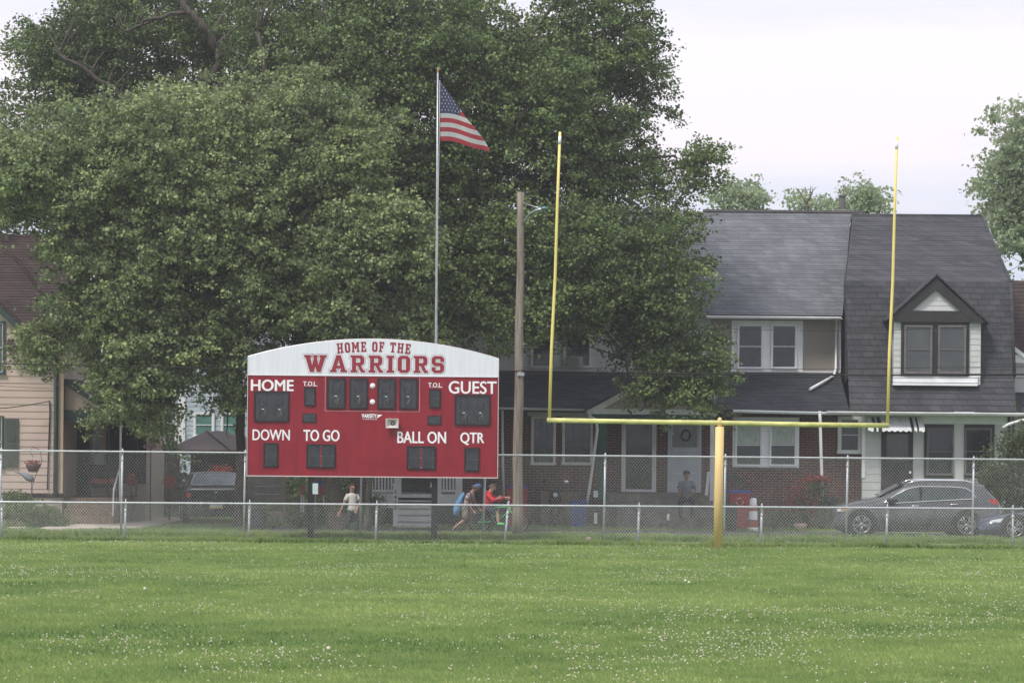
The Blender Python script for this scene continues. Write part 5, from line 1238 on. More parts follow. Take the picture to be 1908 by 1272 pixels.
def stuff_under_board():
    # low stone wall, blue/red chairs, tarp covered things behind the tall fence
    Y = 94.0; g = gz(0, Y)
    MB().pbox(462, 868, 528, 935, Y, .5).build('block_wall', M['greyblock'], label='weathered grey block wall seen under the left end of the scoreboard', category='wall')
    t = thing('wire_gate', 'low gate of thin rails on a timber post under the scoreboard', 'gate', tuple(P(520, 972, 90.5)))
    mb = MB(); 
    for py in (905, 920): mb.tube([P(475, py, 90.5), P(528, py, 90.5)], .012, 5)
    mb.build('rail', M['steel'], t); MB().pbox(527, 880, 532, 975, 90.4, .08).build('post', pm('timber', (.22, .16, .11), .8, stretch=(1, 1, .2)), t)
    for i, (a, top, seat) in enumerate(((564, 'rust', 'binred'), (592, 'binblue', 'binred'))):
        Yc = 91.0 + i * .2; c = P(a, 930, Yc); g = gz(c.x, Yc)
        t = thing('garden_chair', ['garden chair with a red back left of the black scoreboard leg', 'garden chair with a blue back and red seat right of the black scoreboard leg'][i], 'chair', (c.x, Yc, g), group='garden chairs under the scoreboard')
        w = 7 if i == 0 else 10
        mb = MB(); zt, zm_, zs = ZZ(906 if i == 0 else 896, Yc, a), ZZ(918 if i == 0 else 906, Yc, a), ZZ(920, Yc, a)
        xa, xb = XX(a - w / 2, Yc), XX(a + w / 2 + 8 * i, Yc)
        MB().box(xa, xb, Yc + .4, Yc + .45, zm_ - .02, zt).build('backrest', M['binblue' if i else 'binred'], t)
        MB().box(xa, xb, Yc - .05, Yc + .42, zs - .02, zs + .06 + .14 * i).build('seat', M['binred'], t)
        for q in (xa + .02, xb - .02):
            for yy in (Yc - .02, Yc + .4): MB().tube([(q, yy, g), (q, yy, zs)], .014, 5).build('leg', M['white_old'], t)
    c = P(478, 962, 84.9); g = gz(c.x, 84.9)
    # covered bin and heap at the left under the board
    t = MB(); t.lathe((c.x, 84.9, g), [(0, 0), (.24, 0), (.27, .3), (.25, .62), (.12, .70), (0, .72)], 14, smooth=False)
    t.build('rubbish_bag', M['binblack'], label='full black rubbish bag in the weeds left of the black scoreboard leg', category='bag')
    for px, py, Y, r, n, lab in ((500, 968, 86.8, .42, 700, 'small leafy weed clump under the left end of the scoreboard'), (560, 965, 88.5, .5, 700, 'leafy undergrowth clump beside the black scoreboard leg'), (606, 950, 90, .5, 700, 'green undergrowth below the garden chairs'), (700, 925, 89.8, .38, 700, 'dark bush left of the white porch railing'), (686, 955, 89.6, .45, 700, 'low dark bush at the foot of the porch beside the steps')):
        c = P(px, py, Y); g = gz(c.x, Y); t = thing('bush', lab, 'bush', (c.x, Y, g), group='bushes around the porch')
        foliage('foliage', [(Vector((c.x, Y, (c.z + g) / 2 + .1)), (r, r * .7, max(.25, (c.z - g) / 2 + .1)))], n, .06, M['leaf_deep'], t, 4); MB().tube([(c.x, Y, g), (c.x, Y, c.z)], .02, 5).build('stem', M['bark'], t)
    MB().lathe(tuple(P(514, 962, 89)), [(0, -.05), (.2, -.03), (.24, .06), (.12, .13), (0, .14)], 9, smooth=False).build('boulder', M['gravelpath'], label='pinkish boulder in the weeds behind the low fence', category='rock')

def leaf_arrays(C, U, size, rg, droop=0.35, jitter=0.9, wid=0.85):
    """diamond leaves folded along the midrib at centres C with outward direction U"""
    n = len(C)
    a = rg.normal(size=(n, 3)) * jitter + U * 0.8; a[:, 2] -= droop; a /= np.linalg.norm(a, axis=1, keepdims=True) + 1e-9
    nn = rg.normal(size=(n, 3)) * 0.75 + np.array([0, -0.15, 0.9]); nn -= a * np.sum(nn * a, 1, keepdims=True); nn /= np.linalg.norm(nn, axis=1, keepdims=True) + 1e-9
    b = np.cross(a, nn); s = (size * (0.65 + 0.7 * rg.random(n)))[:, None]
    V = np.empty((n, 4, 3)); V[:, 0] = C - a * s * .5; V[:, 1] = C + b * s * wid * .5 + nn * s * .13; V[:, 2] = C + a * s * .55; V[:, 3] = C - b * s * wid * .5 + nn * s * .13
    k = np.arange(n)[:, None] * 4
    Fc = np.concatenate([k + np.array([[0, 1, 2]]), k + np.array([[0, 2, 3]])])
    return V.reshape(-1, 3), Fc
def foliage(name, blobs, n, size, mat, parent, seed):
    rg = np.random.default_rng(seed + n); per = n // len(blobs); Vs, Fs, Ts, off = [], [], [], 0
    for c, r in blobs:
        d = rg.normal(size=(per, 3)); d /= np.linalg.norm(d, axis=1, keepdims=True); rad = (rg.random(per) ** 0.45)[:, None]
        lump = 1 + .22 * np.sin(d[:, 0:1] * 7 + seed) * np.sin(d[:, 2:3] * 6 + d[:, 1:2] * 5)
        C = np.array(c) + d * rad * np.array(r) * lump
        V, Fc = leaf_arrays(C, d, size, rg); Vs.append(V); Fs.append(Fc + off); off += len(V)
        Ts.append(np.repeat(np.clip(.5 + rg.normal(size=per) * .25, 0, 1), 4))
    return np_mesh(name, np.concatenate(Vs), np.concatenate(Fs), mat, parent=parent, attr={'tone': np.concatenate(Ts)})
bits_left()
yard_back()
stuff_under_board()

# ================================================================== trees
def inside(poly, x, y):
    r = np.zeros(len(x), bool); n = len(poly)
    for i in range(n):
        (x1, y1), (x2, y2) = poly[i], poly[(i + 1) % n]
        if y1 == y2: continue
        c = ((y1 > y) != (y2 > y)) & (x < (x2 - x1) * (y - y1) / (y2 - y1) + x1); r ^= c
    return r
def edgedist(poly, x, y):
    d = np.full(len(x), 1e9); n = len(poly)
    for i in range(n):
        a = np.array(poly[i], float); b = np.array(poly[(i + 1) % n], float); ab = b - a
        t = np.clip(((x - a[0]) * ab[0] + (y - a[1]) * ab[1]) / (ab @ ab), 0, 1)
        d = np.minimum(d, np.hypot(x - a[0] - t * ab[0], y - a[1] - t * ab[1]))
    return d
def crown_boughs(regions, rg):
    """regions: (outline in photo px, centre distance, half depth, number of boughs, bough radius) -> bough centres and radii"""
    out = []
    for poly, Yc, hd, nb, br in regions:
        xs = [p[0] for p in poly]; ys = [p[1] for p in poly]; got = []
        s = 6000.0 / Yc; tries = 0
        while len(got) < nb and tries < 60:
            tries += 1
            x = rg.uniform(min(xs), max(xs), 400); y = rg.uniform(min(ys), max(ys), 400)
            ok = inside(poly, x, y); x, y = x[ok], y[ok]
            if not len(x): continue
            e = edgedist(poly, x, y); ok = e > br * s * 0.72; x, y, e = x[ok], y[ok], e[ok]
            for a, b, c in zip(x, y, e):
                th = hd * min(1.0, 0.35 + c / (hd * s)) ; Y = Yc + rg.uniform(-1, 1) * th
                if rg.random() < .35: Y = Yc - th * rg.uniform(.6, 1)
                p = P(a, b, Y); mind = br * .55
                if all((p - q[0]).length > mind for q in got):
                    got.append((p, br * rg.uniform(.75, 1.25)))
                    if len(got) >= nb: break
        out += got
    return out
def tree(name, label, base_px, Yb, limbs, regions, seed, mat, leaf=0.125, sprays=26, per=24, group=None, r0=.30, dens=1.0, spray_r=.30, twig=True):
    rg = np.random.default_rng(seed)
    b = P(base_px[0], base_px[1], Yb); g = gz(b.x, Yb)
    t = thing(name, label, 'tree', (b.x, Yb, g), group=group)
    # trunk and main limbs
    trunk = MB(); nodes = []
    for lb in limbs:                       # each a list of (px, py, Y, radius)
        pts = [P(q[0], q[1], q[2]) for q in lb]
        if lb is limbs[0]: pts[0].z = g - .2
        fine, rr = [], []
        for i in range(len(pts) - 1):
            for k in range(5):
                s = k / 5; q = pts[i].lerp(pts[i + 1], s) + Vector(rg.normal(size=3) * .03); fine.append(q); rr.append(lb[i][3] * (1 - s) + lb[i + 1][3] * s)
        fine.append(pts[-1]); rr.append(lb[-1][3]); trunk.tube(fine, rr, 10); nodes += [(p, r) for p, r in zip(fine, rr)]
    if limbs[0]: trunk.tube([Vector((b.x, Yb, g - .15)), Vector((b.x, Yb, g + .05)), Vector((b.x, Yb, g + .45))], [limbs[0][0][3] * 1.6, limbs[0][0][3] * 1.3, limbs[0][0][3]], 10)
    trunk.build('trunk', M['bark'], t)
    boughs = crown_boughs(regions, rg)
    N = np.array([tuple(n[0]) for n in nodes[3:]]); NR = np.array([n[1] for n in nodes[3:]])
    br = MB(); Vs, Fs, Ts, off = [], [], [], 0
    for c, r in boughs:
        if twig and len(boughs) > 60 and math.sin(c.x * 1.05 + seed) * math.sin(c.z * 1.35 + seed * .7) * math.sin(c.y * .9 + seed * .3) < -.36: continue
        cc = np.array(tuple(c)); d = np.linalg.norm(N - cc, axis=1) + np.maximum(0, N[:, 2] - cc[2]) * .8; j = int(np.argmin(d)); a = Vector(N[j])
        mid = a.lerp(c, .5) + Vector((0, 0, .12 * (c - a).length)); rr = min(NR[j] * .6, .018 + .012 * (c - a).length)
        if twig: br.tube([a, a.lerp(mid, .5) + Vector((0, 0, .03)), mid, mid.lerp(c, .6), c + Vector((0, 0, r * .3))], [rr, rr * .85, rr * .65, rr * .4, .008], 6)
        ns = int(sprays * dens * (r / regions[0][4]) ** 2 * rg.uniform(.8, 1.2))
        ph = rg.uniform(0, 2 * math.pi, ns); ro = np.sqrt(rg.uniform(.02, 1, ns)); lob = 1 + .25 * np.sin(ph * 3 + rg.uniform(0, 6)) ; tl = rg.normal(size=2) * .38
        d = np.stack([np.cos(ph), np.sin(ph), .75 - 1.05 * ro], 1); d /= np.linalg.norm(d, axis=1, keepdims=True)
        sc_ = np.stack([np.cos(ph) * ro * lob * r * 1.15, np.sin(ph) * ro * lob * r * 1.15, r * (.50 - .85 * ro ** 2 + rg.normal(size=ns) * .26)], 1)
        sc_[:, 2] += sc_[:, 0] * tl[0] + sc_[:, 1] * (tl[1] + .12); sc_ += cc
        tb = .5 + rg.normal() * .23
        for q, dd in zip(sc_, d):
            m = int(per * rg.uniform(.6, 1.3)); w = rg.normal(size=(m, 3)) * np.array([1, 1, .55]) * spray_r * .42
            w += dd * rg.uniform(-.3, 1.0, (m, 1)) * spray_r
            C = q + w; U = w / (np.linalg.norm(w, axis=1, keepdims=True) + 1e-6) * .5 + dd * .5
            V, Fc = leaf_arrays(C, U, leaf, rg); Vs.append(V); Fs.append(Fc + off); off += len(V)
            Ts.append(np.repeat(np.clip(tb + rg.normal() * .10 + rg.normal(size=m) * .16, 0, 1), 4))
        if twig:
            for q in sc_[::5]: br.tube([c, Vector(q)], [.010, .005], 4)
    if br.v: br.build('branches', M['bark'], t)
    np_mesh('crown', np.concatenate(Vs), np.concatenate(Fs), mat, parent=t, attr={'tone': np.concatenate(Ts)})
    print(name, 'boughs', len(boughs), 'leaves', off // 4)
    return t
# the far upper-left tree, darker, with the ragged edge against the sky
A_ = [(-80, 80), (-8, 50), (20, 84), (70, 80), (92, 30), (96, -60), (520, -80), (560, 60), (520, 300), (380, 460), (200, 470), (-80, 470), (-80, 190), (20, 175), (32, 140), (8, 110)]
A2 = [(-8, 44), (24, 52), (74, 26), (92, -10), (120, -60), (330, -60), (300, 120), (200, 200), (60, 220), (28, 150)]
tree('broadleaf_tree', 'tall dark green tree with a ragged edge against the sky at the upper left', (250, 985), 99.0,
     [[(250, 1000, 99, .34), (262, 700, 98, .28), (250, 450, 97, .22)], [(250, 450, 97, .18), (170, 320, 97, .12), (110, 180, 96.5, .06)], [(250, 450, 97, .18), (412, 112, 93.4, .13), (385, 55, 93.2, .12), (352, 22, 93.2, .10), (300, -40, 93.4, .08)], [(352, 22, 93.2, .07), (270, 40, 93.2, .05), (230, 60, 93.4, .03)],
      [(250, 450, 97, .12), (235, 185, 94.2, .09), (180, 145, 93.9, .07), (110, 100, 93.9, .04)]],
     [(A_, 97.5, 3.0, 170, .95), (A2, 96.5, 1.8, 46, .7)], 101, M['leaf_deep'], leaf=.092, sprays=24, per=32)
# the wide pale front tree at the left
B_ = [(-90, 190), (60, 200), (180, 170), (300, 150), (420, 140), (560, 130), (700, 170), (760, 260), (700, 380), (600, 480), (560, 600), (470, 650), (462, 760), (455, 822), (425, 840), (395, 800), (378, 720), (340, 700), (322, 740), (330, 800), (300, 835), (262, 830), (210, 790), (185, 740), (150, 690), (118, 660), (90, 700), (30, 700), (28, 650), (60, 610), (112, 600), (108, 540), (100, 500), (60, 462), (0, 440), (-90, 430)]
tree('broadleaf_tree', 'broad pale green tree hanging low over the peach house and the black car', (444, 990), 88.0,
     [[(444, 992, 88.0, .14), (446, 880, 88.0, .125), (450, 760, 87.7, .12), (440, 640, 87.5, .12), (405, 520, 87.5, .13), (380, 380, 87.5, .08)], [(440, 640, 87.5, .10), (330, 560, 86.5, .07), (200, 500, 86, .04)], [(440, 640, 87.5, .09), (300, 640, 86.3, .06), (120, 610, 86, .03)], [(405, 520, 87.5, .09), (250, 340, 87, .06), (120, 300, 87, .04)], [(405, 520, 87.5, .09), (520, 360, 87, .06), (620, 280, 87, .04)], [(440, 640, 87.5, .05), (422, 760, 86.2, .03), (425, 815, 86.0, .01)], [(330, 560, 86.5, .04), (250, 660, 85.8, .03), (250, 780, 85.8, .01)]],
     [(B_, 86.8, 2.6, 430, .80), ([(380, 640), (462, 640), (462, 835), (440, 838), (434, 775), (400, 778), (385, 720)], 86.2, .6, 44, .30), ([(118, 640), (345, 660), (325, 735), (328, 800), (300, 836), (268, 832), (235, 800), (205, 790), (175, 740), (150, 700)], 85.9, 1.0, 66, .36),
      ([(28, 600), (130, 590), (120, 700), (30, 705)], 86.0, .5, 22, .32), ([(-90, 200), (20, 230), (60, 440), (0, 460), (-90, 450)], 86.8, 1.5, 24, .5)], 202, M['leaf_big'], leaf=.096, sprays=24, per=34, spray_r=.28)
# the big centre and right tree
C1 = [(430, -80), (940, -80), (958, 20), (985, 40), (1010, -10), (1030, -80), (1210, -80), (1214, 30), (1212, 60), (1222, 95), (1246, 155), (1220, 190), (1200, 235), (1232, 262), (1278, 276), (1290, 300), (1296, 262), (1330, 262), (1350, 290), (1334, 330), (1322, 380), (1240, 420), (900, 440), (640, 470), (520, 420), (450, 200)]
C3 = [(560, 380), (760, 340), (960, 380), (990, 620), (960, 650), (930, 600), (860, 630), (700, 620), (560, 640), (470, 660), (480, 500)]
C2 = [(930, 360), (1200, 380), (1322, 380), (1306, 450), (1322, 490), (1306, 560), (1318, 610), (1345, 650), (1368, 690), (1338, 730), (1325, 768), (1240, 775), (1195, 745), (1165, 755), (1150, 735), (1180, 700), (1150, 655), (1090, 635), (1040, 640), (1000, 610), (950, 640)]
tree('broadleaf_tree', 'largest dark green tree spreading behind the flag and over the brick row houses', (628, 1000), 86.8,
     [[(628, 1000, 86.8, .27), (618, 880, 87, .24), (600, 760, 87.3, .23), (575, 660, 87.6, .21), (545, 600, 87.8, .19), (512, 545, 88, .16), (500, 440, 88, .12), (520, 260, 89, .09), (480, 60, 89, .05)],
      [(600, 760, 87.3, .19), (700, 600, 88, .18), (830, 480, 88.5, .16), (905, 350, 89, .14), (930, 270, 89.5, .11), (960, 120, 90, .07), (1040, 0, 90, .04)],
      [(830, 480, 88.5, .12), (800, 350, 88.8, .08), (880, 275, 89, .05)], [(700, 600, 88, .11), (724, 420, 88.5, .09), (727, 250, 88.5, .07), (708, 60, 89, .05)],
      [(830, 480, 88.5, .13), (980, 430, 88.2, .10), (1100, 400, 87.9, .07), (1250, 395, 88, .03)], [(905, 350, 89, .10), (1060, 330, 89, .07), (1150, 300, 89, .05), (1260, 290, 89, .03)],
      [(980, 430, 88.2, .08), (1080, 560, 87.6, .05), (1150, 640, 87.2, .04), (1180, 700, 87, .03), (1205, 760, 87, .015)], [(960, 120, 90, .06), (1080, 80, 90, .04), (1200, 40, 90, .02)], [(1060, 330, 89, .05), (1160, 230, 89.5, .04), (1222, 150, 90, .02)], [(1150, 300, 89, .04), (1240, 320, 88.8, .03), (1320, 290, 88.6, .02)], [(727, 250, 88.5, .06), (640, 120, 88.5, .05), (600, 20, 88.5, .03)]],
     [(C1, 91.0, 3.6, 380, .90), (C3, 88.8, 2.0, 150, .78), (C2, 87.6, 1.7, 190, .66), ([(1130, 640), (1330, 620), (1372, 690), (1345, 740), (1322, 772), (1235, 778), (1190, 740), (1160, 700)], 87.0, .7, 60, .40), ([(470, 560), (960, 560), (960, 645), (880, 640), (700, 625), (520, 645), (470, 655)], 87.2, .8, 50, .45), ([(1290, 262), (1352, 262), (1352, 300), (1325, 360), (1280, 400), (1262, 300)], 88.5, .8, 24, .38), ([(930, 540), (1130, 560), (1145, 690), (1080, 645), (1000, 640), (957, 700), (932, 720)], 87.0, .7, 44, .40), ([(1160, -60), (1214, -60), (1246, 155), (1216, 200), (1160, 200)], 90, .8, 26, .38)], 303, M['leaf_deep'], leaf=.092, sprays=25, per=32)
# lower, brighter tree just behind the scoreboard
D_ = [(548, 560), (560, 450), (600, 400), (650, 360), (700, 350), (760, 350), (800, 400), (815, 480), (825, 540), (815, 610), (760, 650), (560, 650)]
tree('broadleaf_tree', 'lower bright green tree rising just behind the scoreboard left of the flagpole', (684, 985), 85.6,
     [[(684, 1000, 85.6, .08), (688, 800, 85.4, .08), (695, 600, 85.2, .07), (690, 450, 85.2, .04)], [(695, 600, 85.2, .05), (620, 500, 85, .03)], [(695, 600, 85.2, .05), (770, 500, 85, .03)]],
     [(D_, 84.9, 1.1, 84, .56)], 404, M['leaf_big'], leaf=.100, sprays=22, per=32, spray_r=.26)
# trees behind the roofs
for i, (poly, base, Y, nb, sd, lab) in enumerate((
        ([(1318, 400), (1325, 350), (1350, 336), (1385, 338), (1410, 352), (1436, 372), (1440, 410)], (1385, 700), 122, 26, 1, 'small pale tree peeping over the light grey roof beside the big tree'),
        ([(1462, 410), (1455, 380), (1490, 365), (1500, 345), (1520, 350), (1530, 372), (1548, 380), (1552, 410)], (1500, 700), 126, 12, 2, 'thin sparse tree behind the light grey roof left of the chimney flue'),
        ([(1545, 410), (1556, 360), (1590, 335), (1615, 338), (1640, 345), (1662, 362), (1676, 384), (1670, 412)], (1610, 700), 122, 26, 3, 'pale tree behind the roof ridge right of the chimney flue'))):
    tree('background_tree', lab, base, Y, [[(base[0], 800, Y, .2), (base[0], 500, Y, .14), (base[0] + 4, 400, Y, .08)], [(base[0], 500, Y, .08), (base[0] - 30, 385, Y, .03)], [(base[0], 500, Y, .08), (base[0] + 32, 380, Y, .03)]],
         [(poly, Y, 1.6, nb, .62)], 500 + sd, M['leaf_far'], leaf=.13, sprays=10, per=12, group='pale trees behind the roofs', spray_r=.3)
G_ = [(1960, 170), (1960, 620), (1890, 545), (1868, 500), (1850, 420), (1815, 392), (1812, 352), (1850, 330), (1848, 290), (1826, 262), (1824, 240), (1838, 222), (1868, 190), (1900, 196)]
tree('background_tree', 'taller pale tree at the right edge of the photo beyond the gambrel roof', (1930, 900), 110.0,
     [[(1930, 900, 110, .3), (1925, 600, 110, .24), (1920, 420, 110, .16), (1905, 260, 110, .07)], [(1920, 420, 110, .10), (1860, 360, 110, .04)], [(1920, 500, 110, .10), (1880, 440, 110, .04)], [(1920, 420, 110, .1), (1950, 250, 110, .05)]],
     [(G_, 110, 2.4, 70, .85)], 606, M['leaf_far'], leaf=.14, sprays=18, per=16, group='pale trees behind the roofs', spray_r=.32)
def bare_twigs():
    for k, (px, py, Y, h) in enumerate(((1503, 372, 124, 50), (1555, 375, 124, 26), (1422, 372, 123, 30))):
        rg = random.Random(k); c = P(px, 700, Y); b = P(px, py + 8, Y)
        t = thing('bare_tree', ['leafless treetop rising between the pale trees behind the roof', 'leafless twigs just left of the chimney flue', 'leafless twigs right of the first pale tree'][k], 'tree', (c.x, Y, gz(c.x, Y)), group='bare treetops behind the roofs')
        mb = MB(); mb.tube([(c.x, Y, gz(c.x, Y)), (b.x, Y, b.z - 1.5), b], [.2, .1, .04], 6); s = Y / F
        def br(p, d, L, n):
            q = p + d * L; mb.tube([p, p.lerp(q, .5) + Vector((rg.uniform(-.03, .03), 0, .02)), q], [.010 * n + .004, .009 * n, .006 * n + .003], 4)
            if n > 0:
                for _ in range(3): br(p + d * L * rg.uniform(.4, 1), (d + Vector((rg.uniform(-.8, .8), rg.uniform(-.4, .4), rg.uniform(-.1, .5)))).normalized(), L * .62, n - 1)
        for _ in range(3): br(b, Vector((rg.uniform(-.6, .6), 0, 1)).normalized(), h * s * .45, 2)
        mb.build('trunk', M['bark'], t)
bare_twigs()
def right_shrubs():
    Y = 88.6; c = P(1880, 880, Y); g = gz(c.x, Y)
    t = thing('garden_bush', 'large rounded green bush beside the dormer house behind the rear of the grey car', 'bush', (c.x, Y, g))
    blobs = [(P(1882, 870, Y), (.95, .8, 1.0)), (P(1868, 910, Y), (.72, .7, .6)), (P(1905, 845, Y), (.8, .7, .7)), (P(1895, 930, Y), (.9, .8, .8)), (P(1850, 890, Y), (.42, .5, .45)), (P(1925, 820, Y), (.8, .7, .6))]
    foliage('crown', blobs, 9500, .075, M['leaf_shrub'], t, 9); MB().tube([(c.x, Y, g - .1), (c.x, Y, c.z)], .06, 8).build('trunk', M['bark'], t)
    Y = 90.4; c = P(1505, 940, Y); g = gz(c.x, Y)
    t = thing('garden_bush', 'loose bush with red flowers against the brick wall left of the grey car', 'bush', (c.x, Y, g))
    blobs = [(P(1500, 930, Y), (.55, .4, .55)), (P(1482, 960, Y), (.4, .4, .4)), (P(1522, 905, Y), (.35, .3, .3)), (P(1540, 960, Y), (.5, .4, .45))]
    foliage('foliage', blobs, 1900, .07, M['leaf_shrub'], t, 6); foliage('blooms', [(P(1490, 915, Y), (.4, .35, .35)), (P(1520, 892, Y), (.42, .3, .12)), (P(1476, 945, Y), (.35, .3, .35)), (P(1508, 935, Y), (.3, .3, .4))], 1700, .06, M['leaf_red'], t, 7)
    MB().tube([(c.x, Y, g), (c.x, Y, c.z)], .03, 6).build('stem', M['bark'], t)
    for i, (px, py, r, lab) in enumerate(((1556, 975, .34, 'low green plant in front of the brick wall at the nose of the grey car'), (1440, 968, .3, 'low plant at the foot of the brick wall right of the red bin'))):
        c = P(px, py, 89.6); g = gz(c.x, 89.6); t = thing('low_plant', lab, 'plant', (c.x, 89.6, g)); foliage('foliage', [(c, (r, r, r * .8))], 380, .06, M['leaf_shrub'], t, 8); MB().tube([(c.x, 89.6, g), (c.x, 89.6, c.z)], .015, 5).build('stem', M['bark'], t)
right_shrubs()

# ================================================================== street things on the right
def bins():
    def bin_(label, px0, px1, py0, Y, body, lid, grp='wheelie bins'):
        x0, x1 = XX(px0, Y, py0), XX(px1, Y, py0); xm = (x0 + x1) / 2; g = gz(xm, Y); zt = ZZ(py0, Y, px0); w = (x1 - x0) / 2
        t = thing('wheelie_bin', label, 'bin', (xm, Y, g), group=grp); zl = zt - .09
        vs = []
        for z, k, kd in ((g + .03, .76, .70), (g + .12, .78, .74), (zl - .08, .97, .97), (zl - .06, 1.0, 1.0), (zl, 1.0, 1.0)):
            vs += [(xm - w * k, Y - w * kd, z), (xm + w * k, Y - w * kd, z), (xm + w * k, Y + w, z), (xm - w * k, Y + w, z)]
        fs = [(0, 3, 2, 1)] + [(4 * j + i, 4 * j + (i + 1) % 4, 4 * j + 4 + (i + 1) % 4, 4 * j + 4 + i) for j in range(4) for i in range(4)] + [(16, 17, 18, 19)]
        mb = MB().add(vs, fs); mb.build('body', body, t, bevel=.012)
        mb = MB(); a, b = w * 1.06, w * 1.08
        mb.add([(xm - a, Y - b, zl + .003), (xm + a, Y - b, zl + .003), (xm + a, Y + b, zl + .003), (xm - a, Y + b, zl + .003), (xm - a * .9, Y - b * .85, zt - .01), (xm + a * .9, Y - b * .85, zt - .01), (xm + a * .95, Y + b, zt), (xm - a * .95, Y + b, zt)],
               [(0, 3, 2, 1), (4, 5, 6, 7), (0, 1, 5, 4), (1, 2, 6, 5), (2, 3, 7, 6), (3, 0, 4, 7)]); mb.build('lid', lid, t, bevel=.01)
        for s in (-1, 1): MB().lathe((xm + s * w * .72 - .02, Y + w * .85, g + .10), [(0, 0), (.10, 0), (.10, .04), (0, .04)], 12, axis='X').build('wheel', M['tyre'], t)
        return t, xm, zt
    t, xm, zt = bin_('red wheelie bin with a blue lid against the brick wall right of the goal post', 1359, 1397, 912, 90.2, M['binred'], M['binblue'])
    mb = MB(); c = P(1378, 934, 90.2 - .3)
    for k in range(3):
        a = k * 2.094 + 1.57; d = Vector((math.cos(a), 0, math.sin(a))); e = Vector((-d.z, 0, d.x))
        mb.tube([c + d * .09 - e * .05, c + d * .10 + e * .03, c + d * .055 + e * .075], .014, 4)
    mb.build('recycling_emblem', M['flower_pink'], t)
    bin_('red wheelie bin with a blue lid half hidden behind the utility pole', 945, 983, 903, 90.0, M['binred'], M['binblue'])
    bin_('blue open recycling bin standing left of the leaning downspout', 1061, 1094, 931, 90.2, M['binblue'], M['binblue'])
    bin_('black wheelie bin just right of the goal post', 1347, 1374, 938, 87.9, M['binblack'], M['binblack'])
    bin_('dark wheelie bin at the brick wall by the nose of the grey car', 1527, 1560, 924, 91.0, M['binblack'], M['binblack'])
    Y = 88.9; c = P(1403, 985, Y); g = gz(c.x, Y); t = thing('garden_ornament', 'red and white banded lighthouse shaped garden ornament beside the red bin', 'ornament', (c.x, Y, g)); H = ZZ(927, Y, 1400) - g
    r = [(.150, 0), (.143, .10), (.137, .11), (.13, .33), (.125, .34), (.118, .58), (.112, .60), (.105, .76), (.10, .77), (.092, .97), (.04, 1.0), (0, 1.0)]
    for (a, b), m_ in zip(((0, 2), (2, 4), (4, 6), (6, 8), (8, 12)), ('white', 'binred', 'white', 'binred', 'white')):
        MB().lathe((c.x, Y, g), [(q[0], q[1] * H) for q in r[a:b + (1 if b < 12 else 0)]], 16).build('band', M[m_], t)
    # goose ornament
    Y = 89.0; c = P(1238, 965, Y); g = gz(c.x, Y); t = thing('goose_ornament', 'small white goose ornament standing left of the seated boy', 'ornament', (c.x, Y, g))
    MB().tube([(c.x - .16, Y, g + .12), (c.x - .08, Y, g + .16), (c.x + .02, Y, g + .20), (c.x + .09, Y, g + .27), (c.x + .10, Y, g + .38), (c.x + .11, Y, g + .45), (c.x + .15, Y, g + .46)], [.01, .08, .10, .06, .03, .032, .012], 8).build('body', M['digitgrey'], t)
    MB().tube([(c.x + .09, Y - .01, g + .27), (c.x + .10, Y - .01, g + .38), (c.x + .11, Y - .01, g + .45)], [.052, .034, .036], 8).build('neck', M['white'], t)
    for s in (-.03, .03): MB().tube([(c.x, Y + s, g), (c.x, Y + s, g + .14)], .010, 5).build('leg', M['amber'], t)
    # bracket box on the post (hose reel) and white pail
    MB().pbox(1107, 955, 1113, 975, 90.0, .12).build('white_bollard', M['white_old'], label='short white block standing under the green portico post', category='bollard')
    MB().pbox(1106, 914, 1114, 926, 90.1, .14).build('meter_box', M['white_old'], label='small pale box mounted on the green portico post', category='box')
    MB().add([tuple(P(1318, 878, 90.0)), tuple(P(1323, 878, 90.0)), tuple(P(1319, 923, 90.0)), tuple(P(1313, 922, 90.0))] + [tuple(P(q[0], q[1], 90.06)) for q in ((1318, 878), (1323, 878), (1319, 923), (1313, 922))], [(0, 3, 2, 1), (4, 5, 6, 7), (0, 1, 5, 4), (1, 2, 6, 5), (2, 3, 7, 6), (3, 0, 4, 7)]).build('leaning_board', M['white_old'], label='narrow white board leaning by the post right of the seated boy', category='board')
    # boulder-like pinkish plant pot right of red bush
    MB().lathe(tuple(P(1492, 985, 88.6)), [(0, -.1), (.13, -.1), (.17, .05), (.19, .15), (.15, .15), (.13, .1), (0, .1)], 14).build('flower_pot', M['gravelpath'], label='pinkish clay flower pot below the red flowered bush', category='pot')
    for i, (px, py) in enumerate(((1097, 1008), (1469, 1004))):
        Y = 80.0; c = P(px, py, Y); MB().ell((c.x, Y, gz(c.x, Y) + (.08 if i == 0 else .06)), (.08, .06, .07) if i == 0 else (.05, .04, .03), 10, 7).build('stone', M['gravelpath'], label=['pale stone in the grass behind the low fence left of the goal post', 'small brown leaf litter lump in the grass right of the goal post'][i], category='stone')
bins()

